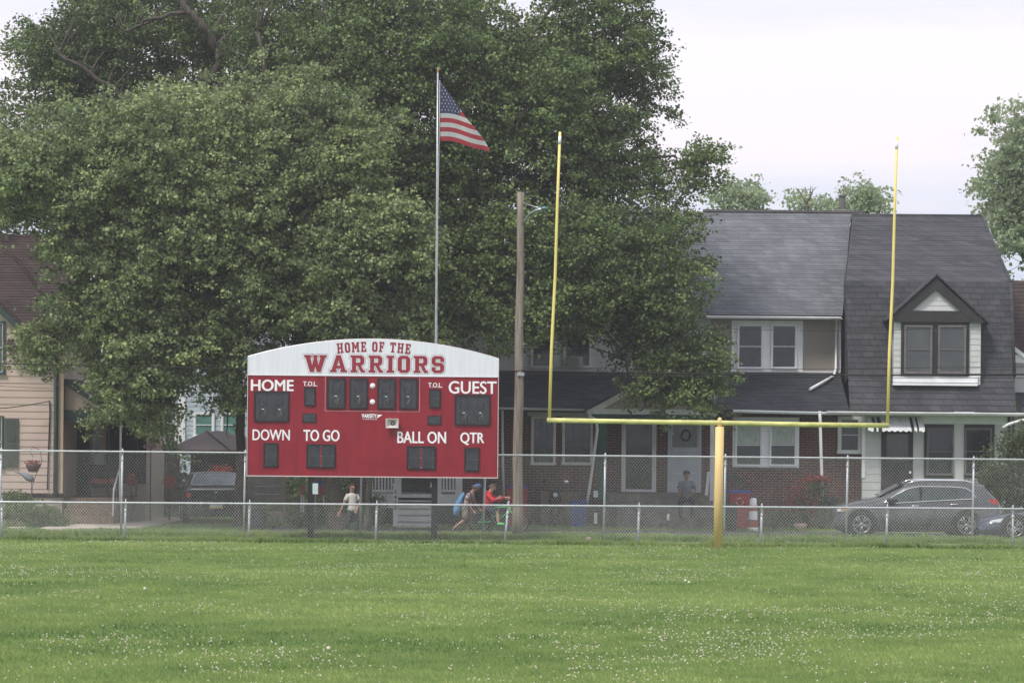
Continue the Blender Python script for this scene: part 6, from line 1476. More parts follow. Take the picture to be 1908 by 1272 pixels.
# ================================================================== cars
def interp(tab, x):
    return float(np.interp(x, [a for a, b in tab], [b for a, b in tab]))
def car(t, L0, L1, top, belt, low, width, wheels, rw, paint, side_glass, glass, inset=.80, greenh=None, chrome_line=True, rail=None, y0=0.0, door_x=()):
    """nose at L0, tail at L1 along local x; top/belt/low: (x, z) tables; built in the thing's own axes; both sides"""
    xs = sorted(set([L0 + (L1 - L0) * i / 46 for i in range(47)] + [a for a, b in top]))
    hw = width / 2; rings = []
    for x in xs:
        e = min(1, max(0, (x - L0) / .45)); e2 = min(1, max(0, (L1 - x) / .35)); k = (1 - .20 * (1 - e) ** 2) * (1 - .12 * (1 - e2) ** 2)
        zt, zb, zl = interp(top, x), interp(belt, x), interp(low, x); w = hw * k
        zb = min(zb, zt - .02); cab = max(0, min(1, (zt - zb) / .35)); wi = w * (1 - (1 - inset) * cab) - .03 * (1 - cab)
        zm = zl + (zb - zl) * .45
        rings.append([(x, w * .90, zl), (x, w * .985, zl + .10), (x, w, zm), (x, w * .985, zb - .05), (x, w * .955, zb), (x, wi, zt - .06 - .02 * cab), (x, wi - .09, zt - .012), (x, wi * .5, zt + .012), (x, 0, zt + .018)])
    n = len(rings[0]); mb = MB(); vs = []
    for r in rings: vs += r + [(a, -b, c) for a, b, c in r[-2::-1]]
    m = 2 * n - 1
    fs = [(i * m + k, (i + 1) * m + k, (i + 1) * m + k + 1, i * m + k + 1) for i in range(len(xs) - 1) for k in range(m - 1)]
    fs += [tuple(range(m)), tuple((len(xs) - 1) * m + k for k in range(m - 1, -1, -1))]
    fs += [(i * m, i * m + m - 1, (i + 1) * m + m - 1, (i + 1) * m) for i in range(len(xs) - 1)]
    mb.add([(a, b + y0, c) for a, b, c in vs], fs, 0, True); body = mb.build('body', paint, t)
    mod = body.modifiers.new('edge', 'EDGE_SPLIT'); mod.split_angle = R(38)
    def yside(x, z):
        e = min(1, max(0, (x - L0) / .45)); e2 = min(1, max(0, (L1 - x) / .35)); k = (1 - .20 * (1 - e) ** 2) * (1 - .12 * (1 - e2) ** 2)
        zt, zb = interp(top, x), interp(belt, x); zb = min(zb, zt - .02); w = hw * k; cab = max(0, min(1, (zt - zb) / .35)); wi = w * (1 - (1 - inset) * cab) - .03 * (1 - cab)
        s = max(0, min(1, (z - zb) / max(.05, (zt - .06 - .02 * cab) - zb))); return w * .955 * (1 - s) + wi * s
    for sgn in (-1, 1):
        for poly in side_glass:
            mb = MB(); zs = [p[1] for p in poly]; N = 14
            # fill the outline by strips so that it follows the tumblehome
            px_ = [p[0] for p in poly]; x_0, x_1 = min(px_), max(px_); K = 18; up, dn = [], []
            for i in range(K + 1):
                x = x_0 + (x_1 - x_0) * (i + .001) / (K + .002); zz = []
                for (ax, az), (bx, bz) in zip(poly, poly[1:] + poly[:1]):
                    if (ax - x) * (bx - x) <= 0 and ax != bx: zz.append(az + (bz - az) * (x - ax) / (bx - ax))
                if zz: up.append((x, max(zz))); dn.append((x, min(zz)))
            vs = [(x, sgn * (yside(x, z) + .012) + y0, z) for x, z in dn] + [(x, sgn * (yside(x, z) + .012) + y0, z) for x, z in up]; k = len(dn)
            mb.add(vs, [(i, i + 1, i + 1 + k, i + k) for i in range(k - 1)], 0, True); w = mb.build('side_window', glass, t)
            if chrome_line:
                loop = [(x, z) for x, z in dn] + [(x, z) for x, z in up[::-1]] + [dn[0]]
                MB().tube([(x, sgn * (yside(x, z) + .016) + y0, z) for x, z in loop], .014, 5).build('chrome_trim', M['chrome'], w)
        for xw in wheels:
            yo = sgn * (hw + .006) + y0
            MB().lathe((xw, yo if sgn < 0 else yo - .006, rw), [(0, 0), (rw * 1.17, 0), (rw * 1.19, .006), (0, .006)], 28, axis='Y', smooth=False).build('wheel_arch', M['plastic'], t)
            yt = yo - .02 if sgn < 0 else yo - .20
            tr = MB().lathe((xw, yt, rw), [(rw * .62, .02), (rw * .93, 0), (rw, .03), (rw, .20), (rw * .93, .22), (rw * .5, .22)], 28, axis='Y'); w = tr.build('tyre', M['tyre'], t)
            rim = MB(); yr = yt - .002 if sgn < 0 else yt + .222
            rim.lathe((xw, yr, rw), [(rw * .68, .0), (rw * .64, -.006 if sgn < 0 else .006), (rw * .60, .02 if sgn < 0 else -.02)], 28, axis='Y')
            for q in range(10):
                a = q * math.pi / 5 + (.12 if q % 2 else -.12); rim.tube([(xw + math.cos(a) * rw * .12, yr - sgn * -.0, rw + math.sin(a) * rw * .12), (xw + math.cos(a) * rw * .63, yr, rw + math.sin(a) * rw * .63)], .016, 4)
            rim.lathe((xw, yr + (-.012 if sgn < 0 else .012), rw), [(0, 0), (rw * .14, 0), (rw * .15, .01)], 12, axis='Y'); rim.build('rim', M['alloy'], w)
            MB().lathe((xw, yr + (.016 if sgn < 0 else -.016), rw), [(0, 0), (rw * .64, 0)], 20, axis='Y').build('hub_shadow', M['plastic'], w)
        for x in door_x:
            zb = interp(belt, x); MB().tube([(x - .10, sgn * (hw * .985 + .02) + y0, zb - .10), (x - .08, sgn * (hw * .985 + .035) + y0, zb - .095), (x + .08, sgn * (hw * .985 + .035) + y0, zb - .09), (x + .10, sgn * (hw * .985 + .02) + y0, zb - .09)], .016, 6).build('door_handle', M['chrome'], t)
        if rail:
            MB().tube([(x, sgn * (hw * inset * .98 - .10) + y0, z) for x, z in rail], .022, 6).build('roof_rail', M['chrome'], t)
    return yside
def suv():
    Y = 85.1; s = 6000.0 / 84.2; X0 = 1705
    g = gz(10, Y); t = thing('parked_car', 'grey sport utility car with chrome roof rails parked side-on by the dormer house', 'car', (XX(X0, Y, 950), Y, g), local=True)
    def q(px, py): return ((px - X0) / s, (1003.5 - py - (px - X0) * .0) / s)
    top = [q(1547, 962), q(1550, 950), q(1562, 944), q(1590, 937), q(1620, 933), q(1632, 930), q(1655, 918), q(1680, 905), q(1700, 900), q(1740, 898), q(1790, 899), q(1826, 904), q(1842, 922), q(1854, 934), q(1861, 943), q(1863, 975)]
    belt = [q(1547, 968), q(1562, 952), q(1620, 943), q(1650, 939), q(1750, 935), q(1815, 931), q(1854, 940), q(1863, 978)]
    low = [q(1547, 988), q(1560, 993), q(1860, 991), q(1863, 985)]
    sg = [[q(1639, 938), q(1660, 925), q(1685, 912), q(1703, 908), q(1765, 908), q(1792, 910), q(1804, 917), q(1811, 927), q(1806, 930), q(1740, 934), q(1660, 939)]]
    rw = .345
    car(t, q(1547, 0)[0], q(1863, 0)[0], top, belt, low, 1.82, [q(1597.5, 0)[0], q(1793, 0)[0]], rw, M['suv'], sg, M['carglass'], rail=[q(1684, 903), q(1696, 898), q(1715, 896.5), q(1790, 896.5), q(1802, 899), q(1804, 902)], door_x=[q(1697, 0)[0], q(1769, 0)[0]])
    hw = .91
    for sgn in (-1, 1):
        a = [q(1642, 930), q(1662, 930), q(1663, 938), q(1644, 939)]; MB().ell((q(1653, 0)[0], sgn * (hw + .10), q(0, 934)[1]), (.15, .10, .07), 10, 8).build('wing_mirror', M['plastic'], t)
        mb = MB(); p, r_ = q(1836, 931), q(1851, 941); mb.box(p[0], r_[0], sgn * hw * .93 - .02, sgn * hw * .93 + .02, r_[1], p[1]); mb.build('tail_lamp', M['redlamp'], t)
        mb = MB(); p, r_ = q(1552, 949), q(1572, 956); mb.box(p[0], r_[0], sgn * hw * .90 - .04, sgn * hw * .90 + .03, r_[1], p[1]); mb.build('headlamp', M['headlamp'], t, bevel=.01)
        p, r_ = q(1559, 950), q(1567, 954); MB().box(p[0], r_[0], sgn * hw * .93 - .02, sgn * hw * .93 + .025, r_[1], p[1]).build('side_marker', M['amber'], t)
        p, r_ = q(1625, 981), q(1772, 992); MB().box(p[0], r_[0], sgn * (hw + .004) - .01, sgn * (hw + .004) + .01, r_[1], p[1]).build('sill_cladding', M['plastic'], t)
        p = q(1706, 909), q(1709, 936); MB().box(p[0][0], p[1][0], sgn * .83 - .035, sgn * .83 + .045, p[1][1], p[0][1]).build('door_pillar', M['plastic'], t)
    # rear glass and windscreen panes lying on the slopes
    for (a, b), nm in (((q(1829, 906), q(1843, 924)), 'rear_window'), ((q(1678, 904.5), q(1634, 928)), 'windscreen')):
        d = Vector((b[0] - a[0], 0, b[1] - a[1])).normalized(); nn = Vector((-d.z, 0, d.x)); nn = nn if nn.z > 0 else -nn; w = .62
        vs = [Vector((p_[0], y_, p_[1])) + nn * .035 for p_ in (a, b) for y_ in (-w, w)]; MB().add(vs, [(0, 1, 3, 2)]).build(nm, M['carglass'], t)
    # cardboard/curtain glimpsed through the side window
    MB().tube([(q(1802, 0)[0], -.3, q(0, 899)[1]), (q(1803, 0)[0], -.3, q(0, 893)[1])], .008, 5).build('aerial', M['plastic'], t)
suv()
def blue_car():
    Y = 84.35; s = 6000.0 / 83.5; X0 = 1900; g = gz(13, Y)
    t = thing('parked_car', 'blue car whose nose enters the photo at the right edge', 'car', (XX(X0, Y, 960), Y, g), local=True)
    def q(px, py): return ((px - X0) / s, (1004.5 - py) / s)
    top = [q(1815, 974), q(1818, 968), q(1835, 962), q(1870, 956), q(1908, 951), q(1930, 947), q(1975, 925), q(2010, 915), q(2070, 914), q(2100, 920), q(2140, 945)]
    belt = [q(1815, 980), q(1835, 972), q(1870, 965), q(1930, 958), q(2100, 952), q(2140, 955)]; low = [q(1815, 990), q(1825, 995), q(2140, 994)]
    car(t, q(1815, 0)[0], q(2140, 0)[0], top, belt, low, 1.80, [q(1881, 0)[0], q(2085, 0)[0]], .32, M['bluecar'], [[q(1948, 953), q(1975, 930), q(2010, 921), q(2070, 921), q(2095, 935), q(2090, 950)]], M['carglass'], chrome_line=False)
    for sgn in (-1, 1):
        mb = MB(); y = sgn * .80; mb.add([(q(1832, 0)[0], y - .02 * sgn, q(0, 972)[1]), (q(1838, 0)[0], y + sgn * .035, q(0, 967)[1]), (q(1860, 0)[0], y + .075 * sgn, q(0, 963)[1]), (q(1855, 0)[0], y + .085 * sgn, q(0, 970)[1]), (q(1842, 0)[0], y + .06 * sgn, q(0, 974)[1])], [(0, 1, 2, 3, 4)]); mb.build('headlamp', M['headlamp'], t)
blue_car()
def black_car():
    Y = 92.5; c = P(398, 960, Y); g = gz(c.x, Y)
    t = thing('parked_car', 'black saloon car seen from behind on the drive beside the gazebo', 'car', (c.x, Y, g), rotz=R(-83), local=True)
    top = [(-2.6, .55), (-2.5, .70), (-2.2, .80), (-1.4, .93), (-1.2, 1.0), (-.55, 1.36), (0, 1.44), (.6, 1.41), (1.05, 1.25), (1.5, 1.05), (1.65, 1.01), (2.15, 1.00), (2.25, .93), (2.32, .55)]
    belt = [(-2.6, .5), (-2.2, .70), (-1.2, .88), (1.5, .95), (2.15, .90), (2.32, .5)]; low = [(-2.6, .25), (2.2, .22), (2.32, .30)]
    car(t, -2.6, 2.32, top, belt, low, 1.80, [-1.65, 1.35], .32, M['blackcar'], [[(-1.1, .93), (-.5, 1.28), (0, 1.35), (.6, 1.32), (1.15, 1.05), (1.1, .97)]], M['carglass'], chrome_line=False)
    a, b = (.78, 1.36), (1.48, 1.07); d = Vector((b[0] - a[0], 0, b[1] - a[1])).normalized(); nn = Vector((-d.z, 0, d.x)); nn = nn if nn.z > 0 else -nn
    vs = [Vector((a[0], -.56, a[1])) + nn * .03, Vector((a[0], .56, a[1])) + nn * .03, Vector((b[0], .70, b[1])) + nn * .03, Vector((b[0], -.70, b[1])) + nn * .03]; MB().add(vs, [(0, 1, 2, 3)]).build('rear_window', M['carglass_rear'], t)
    MB().tube([vs[0], vs[1], vs[2], vs[3], vs[0]], .014, 5).build('window_trim', M['chrome'], t)
    MB().box(2.16, 2.27, -.72, .72, .975, 1.0).build('boot_lip', M['chrome'], t)
    for s in (-1, 1): MB().ell((2.14, s * .70, .80), (.12, .17, .12), 12, 8).build('tail_lamp', M['redlamp'], t)
    for s in (-1, 1): MB().lathe((2.31, s * .42, .60), [(0, .02), (.04, .02), (.045, 0)], 10, axis='X').build('reversing_lamp', M['headlamp'], t)
    MB().box(2.30, 2.35, -.18, .18, .46, .60).build('licence_plate', M['plate'], t); MB().box(2.352, 2.356, -.17, .17, .46, .50).build('plate_band', M['plateyellow'], t)
    MB().box(2.26, 2.29, -.04, .04, .90, .93).build('boot_badge', M['chrome'], t)
    MB().box(2.2, 2.37, -.84, .84, .30, .44).build('bumper', M['blackcar'], t, bevel=.03)
black_car()

# ================================================================== cycles
def wheel(parent, cx, Y, cz, r, tyre=.022, name='wheel'):
    w = MB().tube([(cx + math.cos(a) * r, Y, cz + math.sin(a) * r) for a in np.linspace(0, 2 * math.pi, 33)], tyre, 6, cap=False).build(name, M['tyre'], parent)
    mb = MB(); mb.tube([(cx + math.cos(a) * (r - tyre), Y, cz + math.sin(a) * (r - tyre)) for a in np.linspace(0, 2 * math.pi, 33)], .010, 5, cap=False)
    for k in range(14):
        a = k * math.pi / 7; mb.tube([(cx, Y + .02 * (-1) ** k, cz), (cx + math.cos(a) * (r - tyre), Y, cz + math.sin(a) * (r - tyre))], .0025, 3)
    mb.lathe((cx, Y - .04, cz), [(0, 0), (.025, 0), (.025, .08), (0, .08)], 8, axis='Y'); mb.build('rim', M['alloy'], w); return w
YB = 84.9
def bicycle():
    g = gz(0, YB); a, b = P(893, 984, YB), P(965, 984, YB); r = .27; za = g + r + .02
    t = thing('bicycle', 'bright green child bicycle ridden by the boy in the red hoodie', 'bicycle', ((a.x + b.x) / 2, YB, g))
    wheel(t, a.x, YB, za, r); wheel(t, b.x, YB, za, r)
    bb = Vector((a.x + .40, YB, za + .02)); seat = Vector((a.x + .22, YB, za + .42)); head = Vector((b.x - .22, YB, za + .42)); hb = Vector((b.x - .19, YB, za + .30))
    mb = MB(); A, B = Vector((a.x, YB, za)), Vector((b.x, YB, za))
    mb.tube([bb, seat], .017, 8); mb.tube([seat - Vector((0, 0, .06)), head], .017, 8); mb.tube([bb, hb], .02, 8); mb.tube([head, hb], .022, 8)
    for s in (-.05, .05): mb.tube([A + Vector((0, s, 0)), bb + Vector((0, s * .4, 0))], .011, 6); mb.tube([A + Vector((0, s, 0)), seat + Vector((0, s * .4, -.05))], .010, 6)
    mb.build('frame', M['greenpaint'], t)
    fk = MB()
    for s in (-.05, .05): fk.tube([hb, hb + Vector((.03, s, -.05)), B + Vector((0, s, 0))], .013, 6)
    fk.build('fork', M['greenpaint'], t)
    MB().ell(seat + Vector((-.02, 0, .08)), (.13, .07, .03), 10, 6).build('saddle', M['plastic'], t)
    h = MB(); top = head + Vector((-.03, 0, .16)); h.tube([head, top], .014, 6); h.tube([top + Vector((.0, -.27, .05)), top + Vector((.02, -.12, .05)), top, top + Vector((.02, .12, .05)), top + Vector((0, .27, .05))], .012, 6); h.build('handlebar', M['alloy'], t)
    MB().lathe((bb.x, YB - .07, bb.z), [(0, 0), (.07, 0), (.07, .01), (0, .01)], 16, axis='Y').build('chainring', M['plastic'], t)
    mb = MB(); mb.tube([bb + Vector((0, -.09, 0)), bb + Vector((.10, -.10, -.11))], .010, 5); mb.tube([bb + Vector((0, .09, 0)), bb + Vector((-.10, .10, .11))], .010, 5); mb.build('crank', M['alloy'], t)
    for s in (-1, 1): MB().box(bb.x + .10 * -s - .045, bb.x + .10 * -s + .045, YB + s * .10 - (0 if s > 0 else .08), YB + s * .10 + (.08 if s > 0 else 0), bb.z + .11 * s - .012, bb.z + .11 * s + .012).build('pedal', M['plastic'], t)
    return bb, top
BB, HBAR = bicycle()
def scooter():
    Y = 90.6; c = P(1034, 950, Y); g = gz(c.x, Y)
    t = thing('motor_scooter', 'dark motor scooter facing the fence under the brick house window', 'scooter', (c.x, Y, g))
    MB().tube([(c.x + math.cos(a) * .0, Y - .45 + math.cos(a) * .24, g + .26 + math.sin(a) * .24) for a in np.linspace(0, 6.283, 25)], .05, 8, cap=False).build('front_wheel', M['tyre'], t)
    MB().tube([(c.x, Y + .75 + math.cos(a) * .24, g + .26 + math.sin(a) * .24) for a in np.linspace(0, 6.283, 25)], .05, 8, cap=False).build('rear_wheel', M['tyre'], t)
    mb = MB(); mb.tube([(c.x, Y - .42, g + .5), (c.x, Y - .36, g + .75), (c.x, Y - .28, g + 1.02)], [.10, .20, .12], 10); mb.tube([(c.x, Y + .9, g + .72), (c.x, Y + .4, g + .72), (c.x, Y + .1, g + .45), (c.x, Y - .3, g + .4)], [.12, .19, .15, .14], 10); mb.build('fairing', M['blackcar'], t)
    MB().ell((c.x, Y - .5, g + .92), (.07, .05, .07)).build('headlamp', M['headlamp'], t)
    mb = MB(); mb.tube([(c.x - .33, Y - .2, g + 1.05), (c.x, Y - .28, g + 1.0), (c.x + .33, Y - .2, g + 1.05)], .016, 6); mb.tube([(c.x + .22, Y - .24, g + 1.03), (c.x + .30, Y - .25, g + 1.26)], .008, 5); mb.tube([(c.x - .22, Y - .24, g + 1.03), (c.x - .30, Y - .25, g + 1.26)], .008, 5); mb.build('handlebar', M['plastic'], t)
    for s in (-1, 1): MB().ell((c.x + s * .31, Y - .26, g + 1.29), (.07, .015, .045), 10, 6).build('mirror', M['chrome'] if s > 0 else M['plastic'], t)
    MB().ell((c.x, Y + .45, g + .82), (.16, .42, .06), 12, 6).build('saddle', M['plastic'], t)
    c = P(1004, 945, 91.5); g = gz(c.x, 91.5); t = thing('storage_box', 'pair of drab covered boxes against the brick wall behind the scooter', 'box', (c.x + .3, 91.5, g))
    MB().pbox(1007, 916, 1024, 975, 91.4, .5).build('left_box', M['stonestep'], t, bevel=.03); MB().pbox(1040, 918, 1084, 978, 91.5, .5).build('right_box', M['stonestep'], t, bevel=.03)
scooter()

# ================================================================== people
def skin(name, chains, mat, parent, sub=2, root=None):
    """chains of (point, radius): equal points are one joint; grown into one continuous surface"""
    key, pts, rad, ed = {}, [], [], []
    for ch in chains:
        prev = None
        for p, r in ch:
            k = (round(p.x, 4), round(p.y, 4), round(p.z, 4))
            if k not in key: key[k] = len(pts); pts.append(Vector(p)); rad.append(r)
            i = key[k]
            if prev is not None and prev != i: ed.append((prev, i))
            prev = i
    o3 = worldloc(parent); me = bpy.data.meshes.new(name); me.from_pydata([p - o3 for p in pts], ed, []); o = bpy.data.objects.new(name, me); col.objects.link(o)
    m = o.modifiers.new('skin', 'SKIN'); m.use_smooth_shade = True; m.branch_smoothing = .6
    for i, r in enumerate(rad): 
        sv = me.skin_vertices[0].data[i]; sv.radius = (r, r) if not hasattr(r, '__len__') else r; sv.use_root = (i == 0)
    s = o.modifiers.new('sub', 'SUBSURF'); s.levels = sub; s.render_levels = sub
    dg = bpy.context.evaluated_depsgraph_get(); me2 = bpy.data.meshes.new_from_object(o.evaluated_get(dg)); bpy.data.objects.remove(o)
    me2.materials.clear(); me2.materials.append(mat)
    for p in me2.polygons: p.use_smooth = True
    o = bpy.data.objects.new(name, me2); col.objects.link(o); o.parent = parent
    return o
def person(label, J, skinm, hair, top, bottom, shoes, face, topname='shirt', long_sleeve=False, shorts=False, hips=.115, chest=.125, girth=1.0, hairlen=0.0, cap=None, rs=1.0, hood=False, waist=.90):
    """J: joint name -> world point; face: unit direction the face looks"""
    base = Vector((J['pelvis'].x, J['pelvis'].y, min(J['lfoot'].z, J['rfoot'].z)))
    t = thing('person', label, 'person', base)
    j = J; f = Vector(face).normalized(); H = j['head']; up = (H - j['neck']).normalized(); sd = f.cross(up).normalized()
    ch = [[(j['pelvis'], hips * girth * .74), (j['pelvis'].lerp(j['chest'], .5), .080 * girth), (j['chest'], chest * girth * .74), (j['neck'], .048), (H - up * .092, .052), (H - up * .055, .074), (H - up * .015, .087), (H + up * .030, .094), (H + up * .078, .080), (H + up * .112, .045)]]
    ch.append([(H + up * .030, .094), (H - up * .010 + f * .092, .020), (H - up * .024 + f * .110, .011)])
    for s in (1, -1): ch.append([(H + up * .030, .094), (H + sd * s * .085 - up * .01, .014), (H + sd * s * .094 + up * .006, .008)])
    for s in 'lr':
        S, E, Wr = j[s + 'sh'], j[s + 'el'], j[s + 'wr']
        d = (Wr - E).normalized(); pl = j.get(s + 'palm') or Wr + d * .075
        ch.append([(j['chest'], chest * girth * .74), (S, .052 * rs), (S.lerp(E, .5), .043 * rs), (E, .036 * rs), (E.lerp(Wr, .4), .034 * rs), (Wr, .024 * rs), (Wr.lerp(pl, .6), (.030, .018)), (pl, (.034, .016))])
        dd = (pl - Wr).normalized(); ax = dd.cross(Vector((0, 1, 0))).normalized(); ax = ax if ax.length > .1 else Vector((1, 0, 0)); cv = dd.cross(ax).normalized()
        for k, (o_, L) in enumerate(((-.026, .062), (-.009, .074), (.009, .070), (.026, .055))):
            a = pl + ax * o_ + dd * .008; ch.append([(pl, (.034, .016)), (a, .0095), (a + dd * L * .5 + cv * .008, .009), (a + dd * L * .85 + cv * .024, .0075), (a + dd * L + cv * .036, .005)])
        a = Wr.lerp(pl, .5) - ax * .028; ch.append([(Wr.lerp(pl, .6), (.030, .018)), (a - ax * .012 + dd * .01, .011), (a - ax * .022 + dd * .035 + cv * .012, .009), (a - ax * .022 + dd * .055 + cv * .02, .006)])
        hp, kn, an, ft = j[s + 'hip'], j[s + 'kn'], j[s + 'an'], j[s + 'foot']
        ch.append([(j['pelvis'], hips * girth * .74), (hp, .072 * girth), (hp.lerp(kn, .5), .068 * rs), (kn, .050 * rs), (kn.lerp(an, .35), .050 * rs), (an, .032 * rs), (an.lerp(ft, .35) - Vector((0, 0, .01)), .035), (ft, .026)])
    skin('body', ch, skinm, t)
    # clothes: torso and hips as oval lofts, sleeves and legs following the limbs with a little slack
    def oval(mb, rows, n=16):
        vs = []
        for c, ax, ay, w, d in rows:
            for k in range(n):
                q = 2 * math.pi * k / n; cx_, sy_ = math.cos(q), math.sin(q); e = .82
                vs.append(c + ax * w * math.copysign(abs(cx_) ** e, cx_) + ay * d * math.copysign(abs(sy_) ** e, sy_))
        L = len(rows); fs = [(i * n + k, i * n + (k + 1) % n, (i + 1) * n + (k + 1) % n, (i + 1) * n + k) for i in range(L - 1) for k in range(n)]
        fs += [tuple(range(n - 1, -1, -1)), tuple((L - 1) * n + k for k in range(n))]; mb.add(vs, fs, 0, True)
    sp = (j['chest'] - j['pelvis']).normalized(); ax = (j['rsh'] - j['lsh']); half = max(.12, ax.length / 2); ax = ax.normalized(); ay = ax.cross(sp).normalized()
    hx = (j['rhip'] - j['lhip']); hx = (hx - sp * hx.dot(sp)).normalized(); hx = (hx + ax * .6).normalized() if hx.dot(ax) > 0 else ax; hy = hx.cross(sp).normalized()
    pe, chs, nk = j['pelvis'], j['chest'], j['neck']; g_ = girth
    mb = MB(); w0 = half + .012
    oval(mb, [(pe - sp * .055, hx, hy, w0 * 1.02, .118 * g_), (pe + sp * .02, hx, hy, w0 * .98, .115 * g_), (pe.lerp(chs, .45), ax, ay, w0 * waist, .105 * g_), (chs, ax, ay, w0 * min(.98, waist + .1), .112 * g_), (chs.lerp(nk, .40), ax, ay, w0 * .98, .098 * g_), (chs.lerp(nk, .66), ax, ay, w0 * .74, .080), (chs.lerp(nk, .86), ax, ay, .075, .066), (chs.lerp(nk, .93), ax, ay, .060, .058)])
    for s in 'lr':
        S, E, Wr = j[s + 'sh'], j[s + 'el'], j[s + 'wr']; i_ = S.lerp(chs.lerp(nk, .4), .35)
        if long_sleeve: mb.tube([i_, S, S.lerp(E, .5), E, E.lerp(Wr, .5), E.lerp(Wr, .9), E.lerp(Wr, .97)], [.060, .070 * rs, .064 * rs, .058 * rs, .050 * rs, .042 * rs, .034 * rs], 12)
        else: mb.tube([i_, S, S.lerp(E, .4), S.lerp(E, .66)], [.058, .064 * rs, .064 * rs, .068 * rs], 12)
    mb.build(topname, top, t)
    mb = MB(); oval(mb, [(pe + sp * .05, hx, hy, w0 * .88, .100 * g_), (pe - sp * .02, hx, hy, w0 * .95, .108 * g_), (pe - sp * .09, hx, hy, w0 * .92, .105 * g_)])
    for s in 'lr':
        hp, kn, an = j[s + 'hip'], j[s + 'kn'], j[s + 'an']; i_ = hp.lerp(pe, .3)
        if shorts: mb.tube([i_, hp, hp.lerp(kn, .5), hp.lerp(kn, .9)], [.088, .092 * g_, .086 * rs, .090 * rs], 12)
        else: mb.tube([i_, hp, hp.lerp(kn, .5), kn, kn.lerp(an, .4), kn.lerp(an, .9), kn.lerp(an, .98)], [.085, .090 * g_, .080 * rs, .064 * rs, .060 * rs, .056 * rs, .054 * rs], 12)
    mb.build('shorts' if shorts else 'trousers', bottom, t)
    for s in 'lr':
        an, ft = j[s + 'an'], j[s + 'foot']; d = (ft - an); d.z = 0 if abs(d.z) < .09 else d.z; d = d.normalized()
        p0 = Vector((an.x, an.y, an.z)) - d * .03 + Vector((0, 0, -.035)); skin('shoe', [[(p0, .042), (p0 + d * .08, .044), (p0 + d * .17, .036), (p0 + d * .20, .025)]], shoes, t)
    # hair: a cap of hair over the skull, lower at the back
    mb = MB(); n1, n2 = 14, 9; vs = []; c0 = H + up * .022 - f * .012
    for a in range(n2 + 1):
        for b in range(n1):
            az = 2 * math.pi * b / n1; back = (1 - math.cos(az)) / 2; th = (math.radians(62) + back * math.radians(62 + hairlen * 25)) * a / n2
            d = (up * math.cos(th) + (f * math.cos(az) + sd * math.sin(az)) * math.sin(th)); vs.append(c0 + Vector((d.x, d.y, d.z)) * (.110 + .004 * math.sin(b * 3 + a)))
    mb.add(vs, [(a * n1 + b, a * n1 + (b + 1) % n1, (a + 1) * n1 + (b + 1) % n1, (a + 1) * n1 + b) for a in range(n2) for b in range(n1)], 0, True); hr = mb.build('hair', hair, t)
    if hairlen > .5:
        for s in (1, -1): MB().tube([H + sd * s * .085 + up * .06 - f * .02, H + sd * s * .102 - f * .03, H + sd * s * .095 - up * .09 - f * .045, H + sd * s * .07 - up * .15 - f * .05], [.03, .032, .030, .008], 8).build('side_hair', hair, t)
        MB().tube([H - f * .09 + up * .01, H - f * .125 - up * .06, H - f * .12 - up * .16, H - f * .10 - up * .24], [.05, .05, .035, .01], 8).build('ponytail', hair, t)
    for s in (1, -1): MB().ell(H + f * .090 + sd * s * .034 + up * .010, (.012, .010, .008), 8, 6).build('eye', M['hair_dark'], t)
    for s in (1, -1): MB().tube([H + f * .092 + sd * s * .018 + up * .032, H + f * .086 + sd * s * .047 + up * .031], .003, 4).build('eyebrow', hair, t)
    MB().tube([H + f * .082 - sd * .024 - up * .052, H + f * .092 - up * .057, H + f * .082 + sd * .024 - up * .052], .006, 4).build('mouth', M['flower_pink'] if False else pm('lips', (.30, .11, .10), .5), t)
    if cap:
        mb = MB(); vs = []
        for a in range(7):
            for b in range(16):
                az = 2 * math.pi * b / 16; th = math.radians(86) * a / 6; d = up * math.cos(th) + (f * math.cos(az) + sd * math.sin(az)) * math.sin(th); vs.append(H + up * .028 + d * .118)
        mb.add(vs, [(a * 16 + b, a * 16 + (b + 1) % 16, (a + 1) * 16 + (b + 1) % 16, (a + 1) * 16 + b) for a in range(6) for b in range(16)], 0, True)
        p = H + up * .038 + f * .10; br = [p + sd * .085 - f * .02, p + sd * .065 + f * .07 - up * .018, p + f * .10 - up * .024, p - sd * .065 + f * .07 - up * .018, p - sd * .085 - f * .02]
        mb.add(br + [v + up * .010 for v in br], [(0, 1, 2, 3, 4), (9, 8, 7, 6, 5)] + [(i, (i + 1) % 5, (i + 1) % 5 + 5, i + 5) for i in range(5)]); mb.build('baseball_cap', cap, t)
    if hood: MB().tube([j['neck'] - f * .02 + sd * .09, j['neck'] - f * .10 + up * .02, j['neck'] - f * .02 - sd * .09, j['neck'] + f * .06 - sd * .03 - up * .02, j['neck'] + f * .06 + sd * .03 - up * .02, j['neck'] - f * .02 + sd * .09], .040, 8).build('hood', top, t)
    return t
def pj(Y, d):
    out = {}
    for k, v in d.items(): out[k] = P(v[0], v[1], Y + (v[2] if len(v) > 2 else 0))
    return out
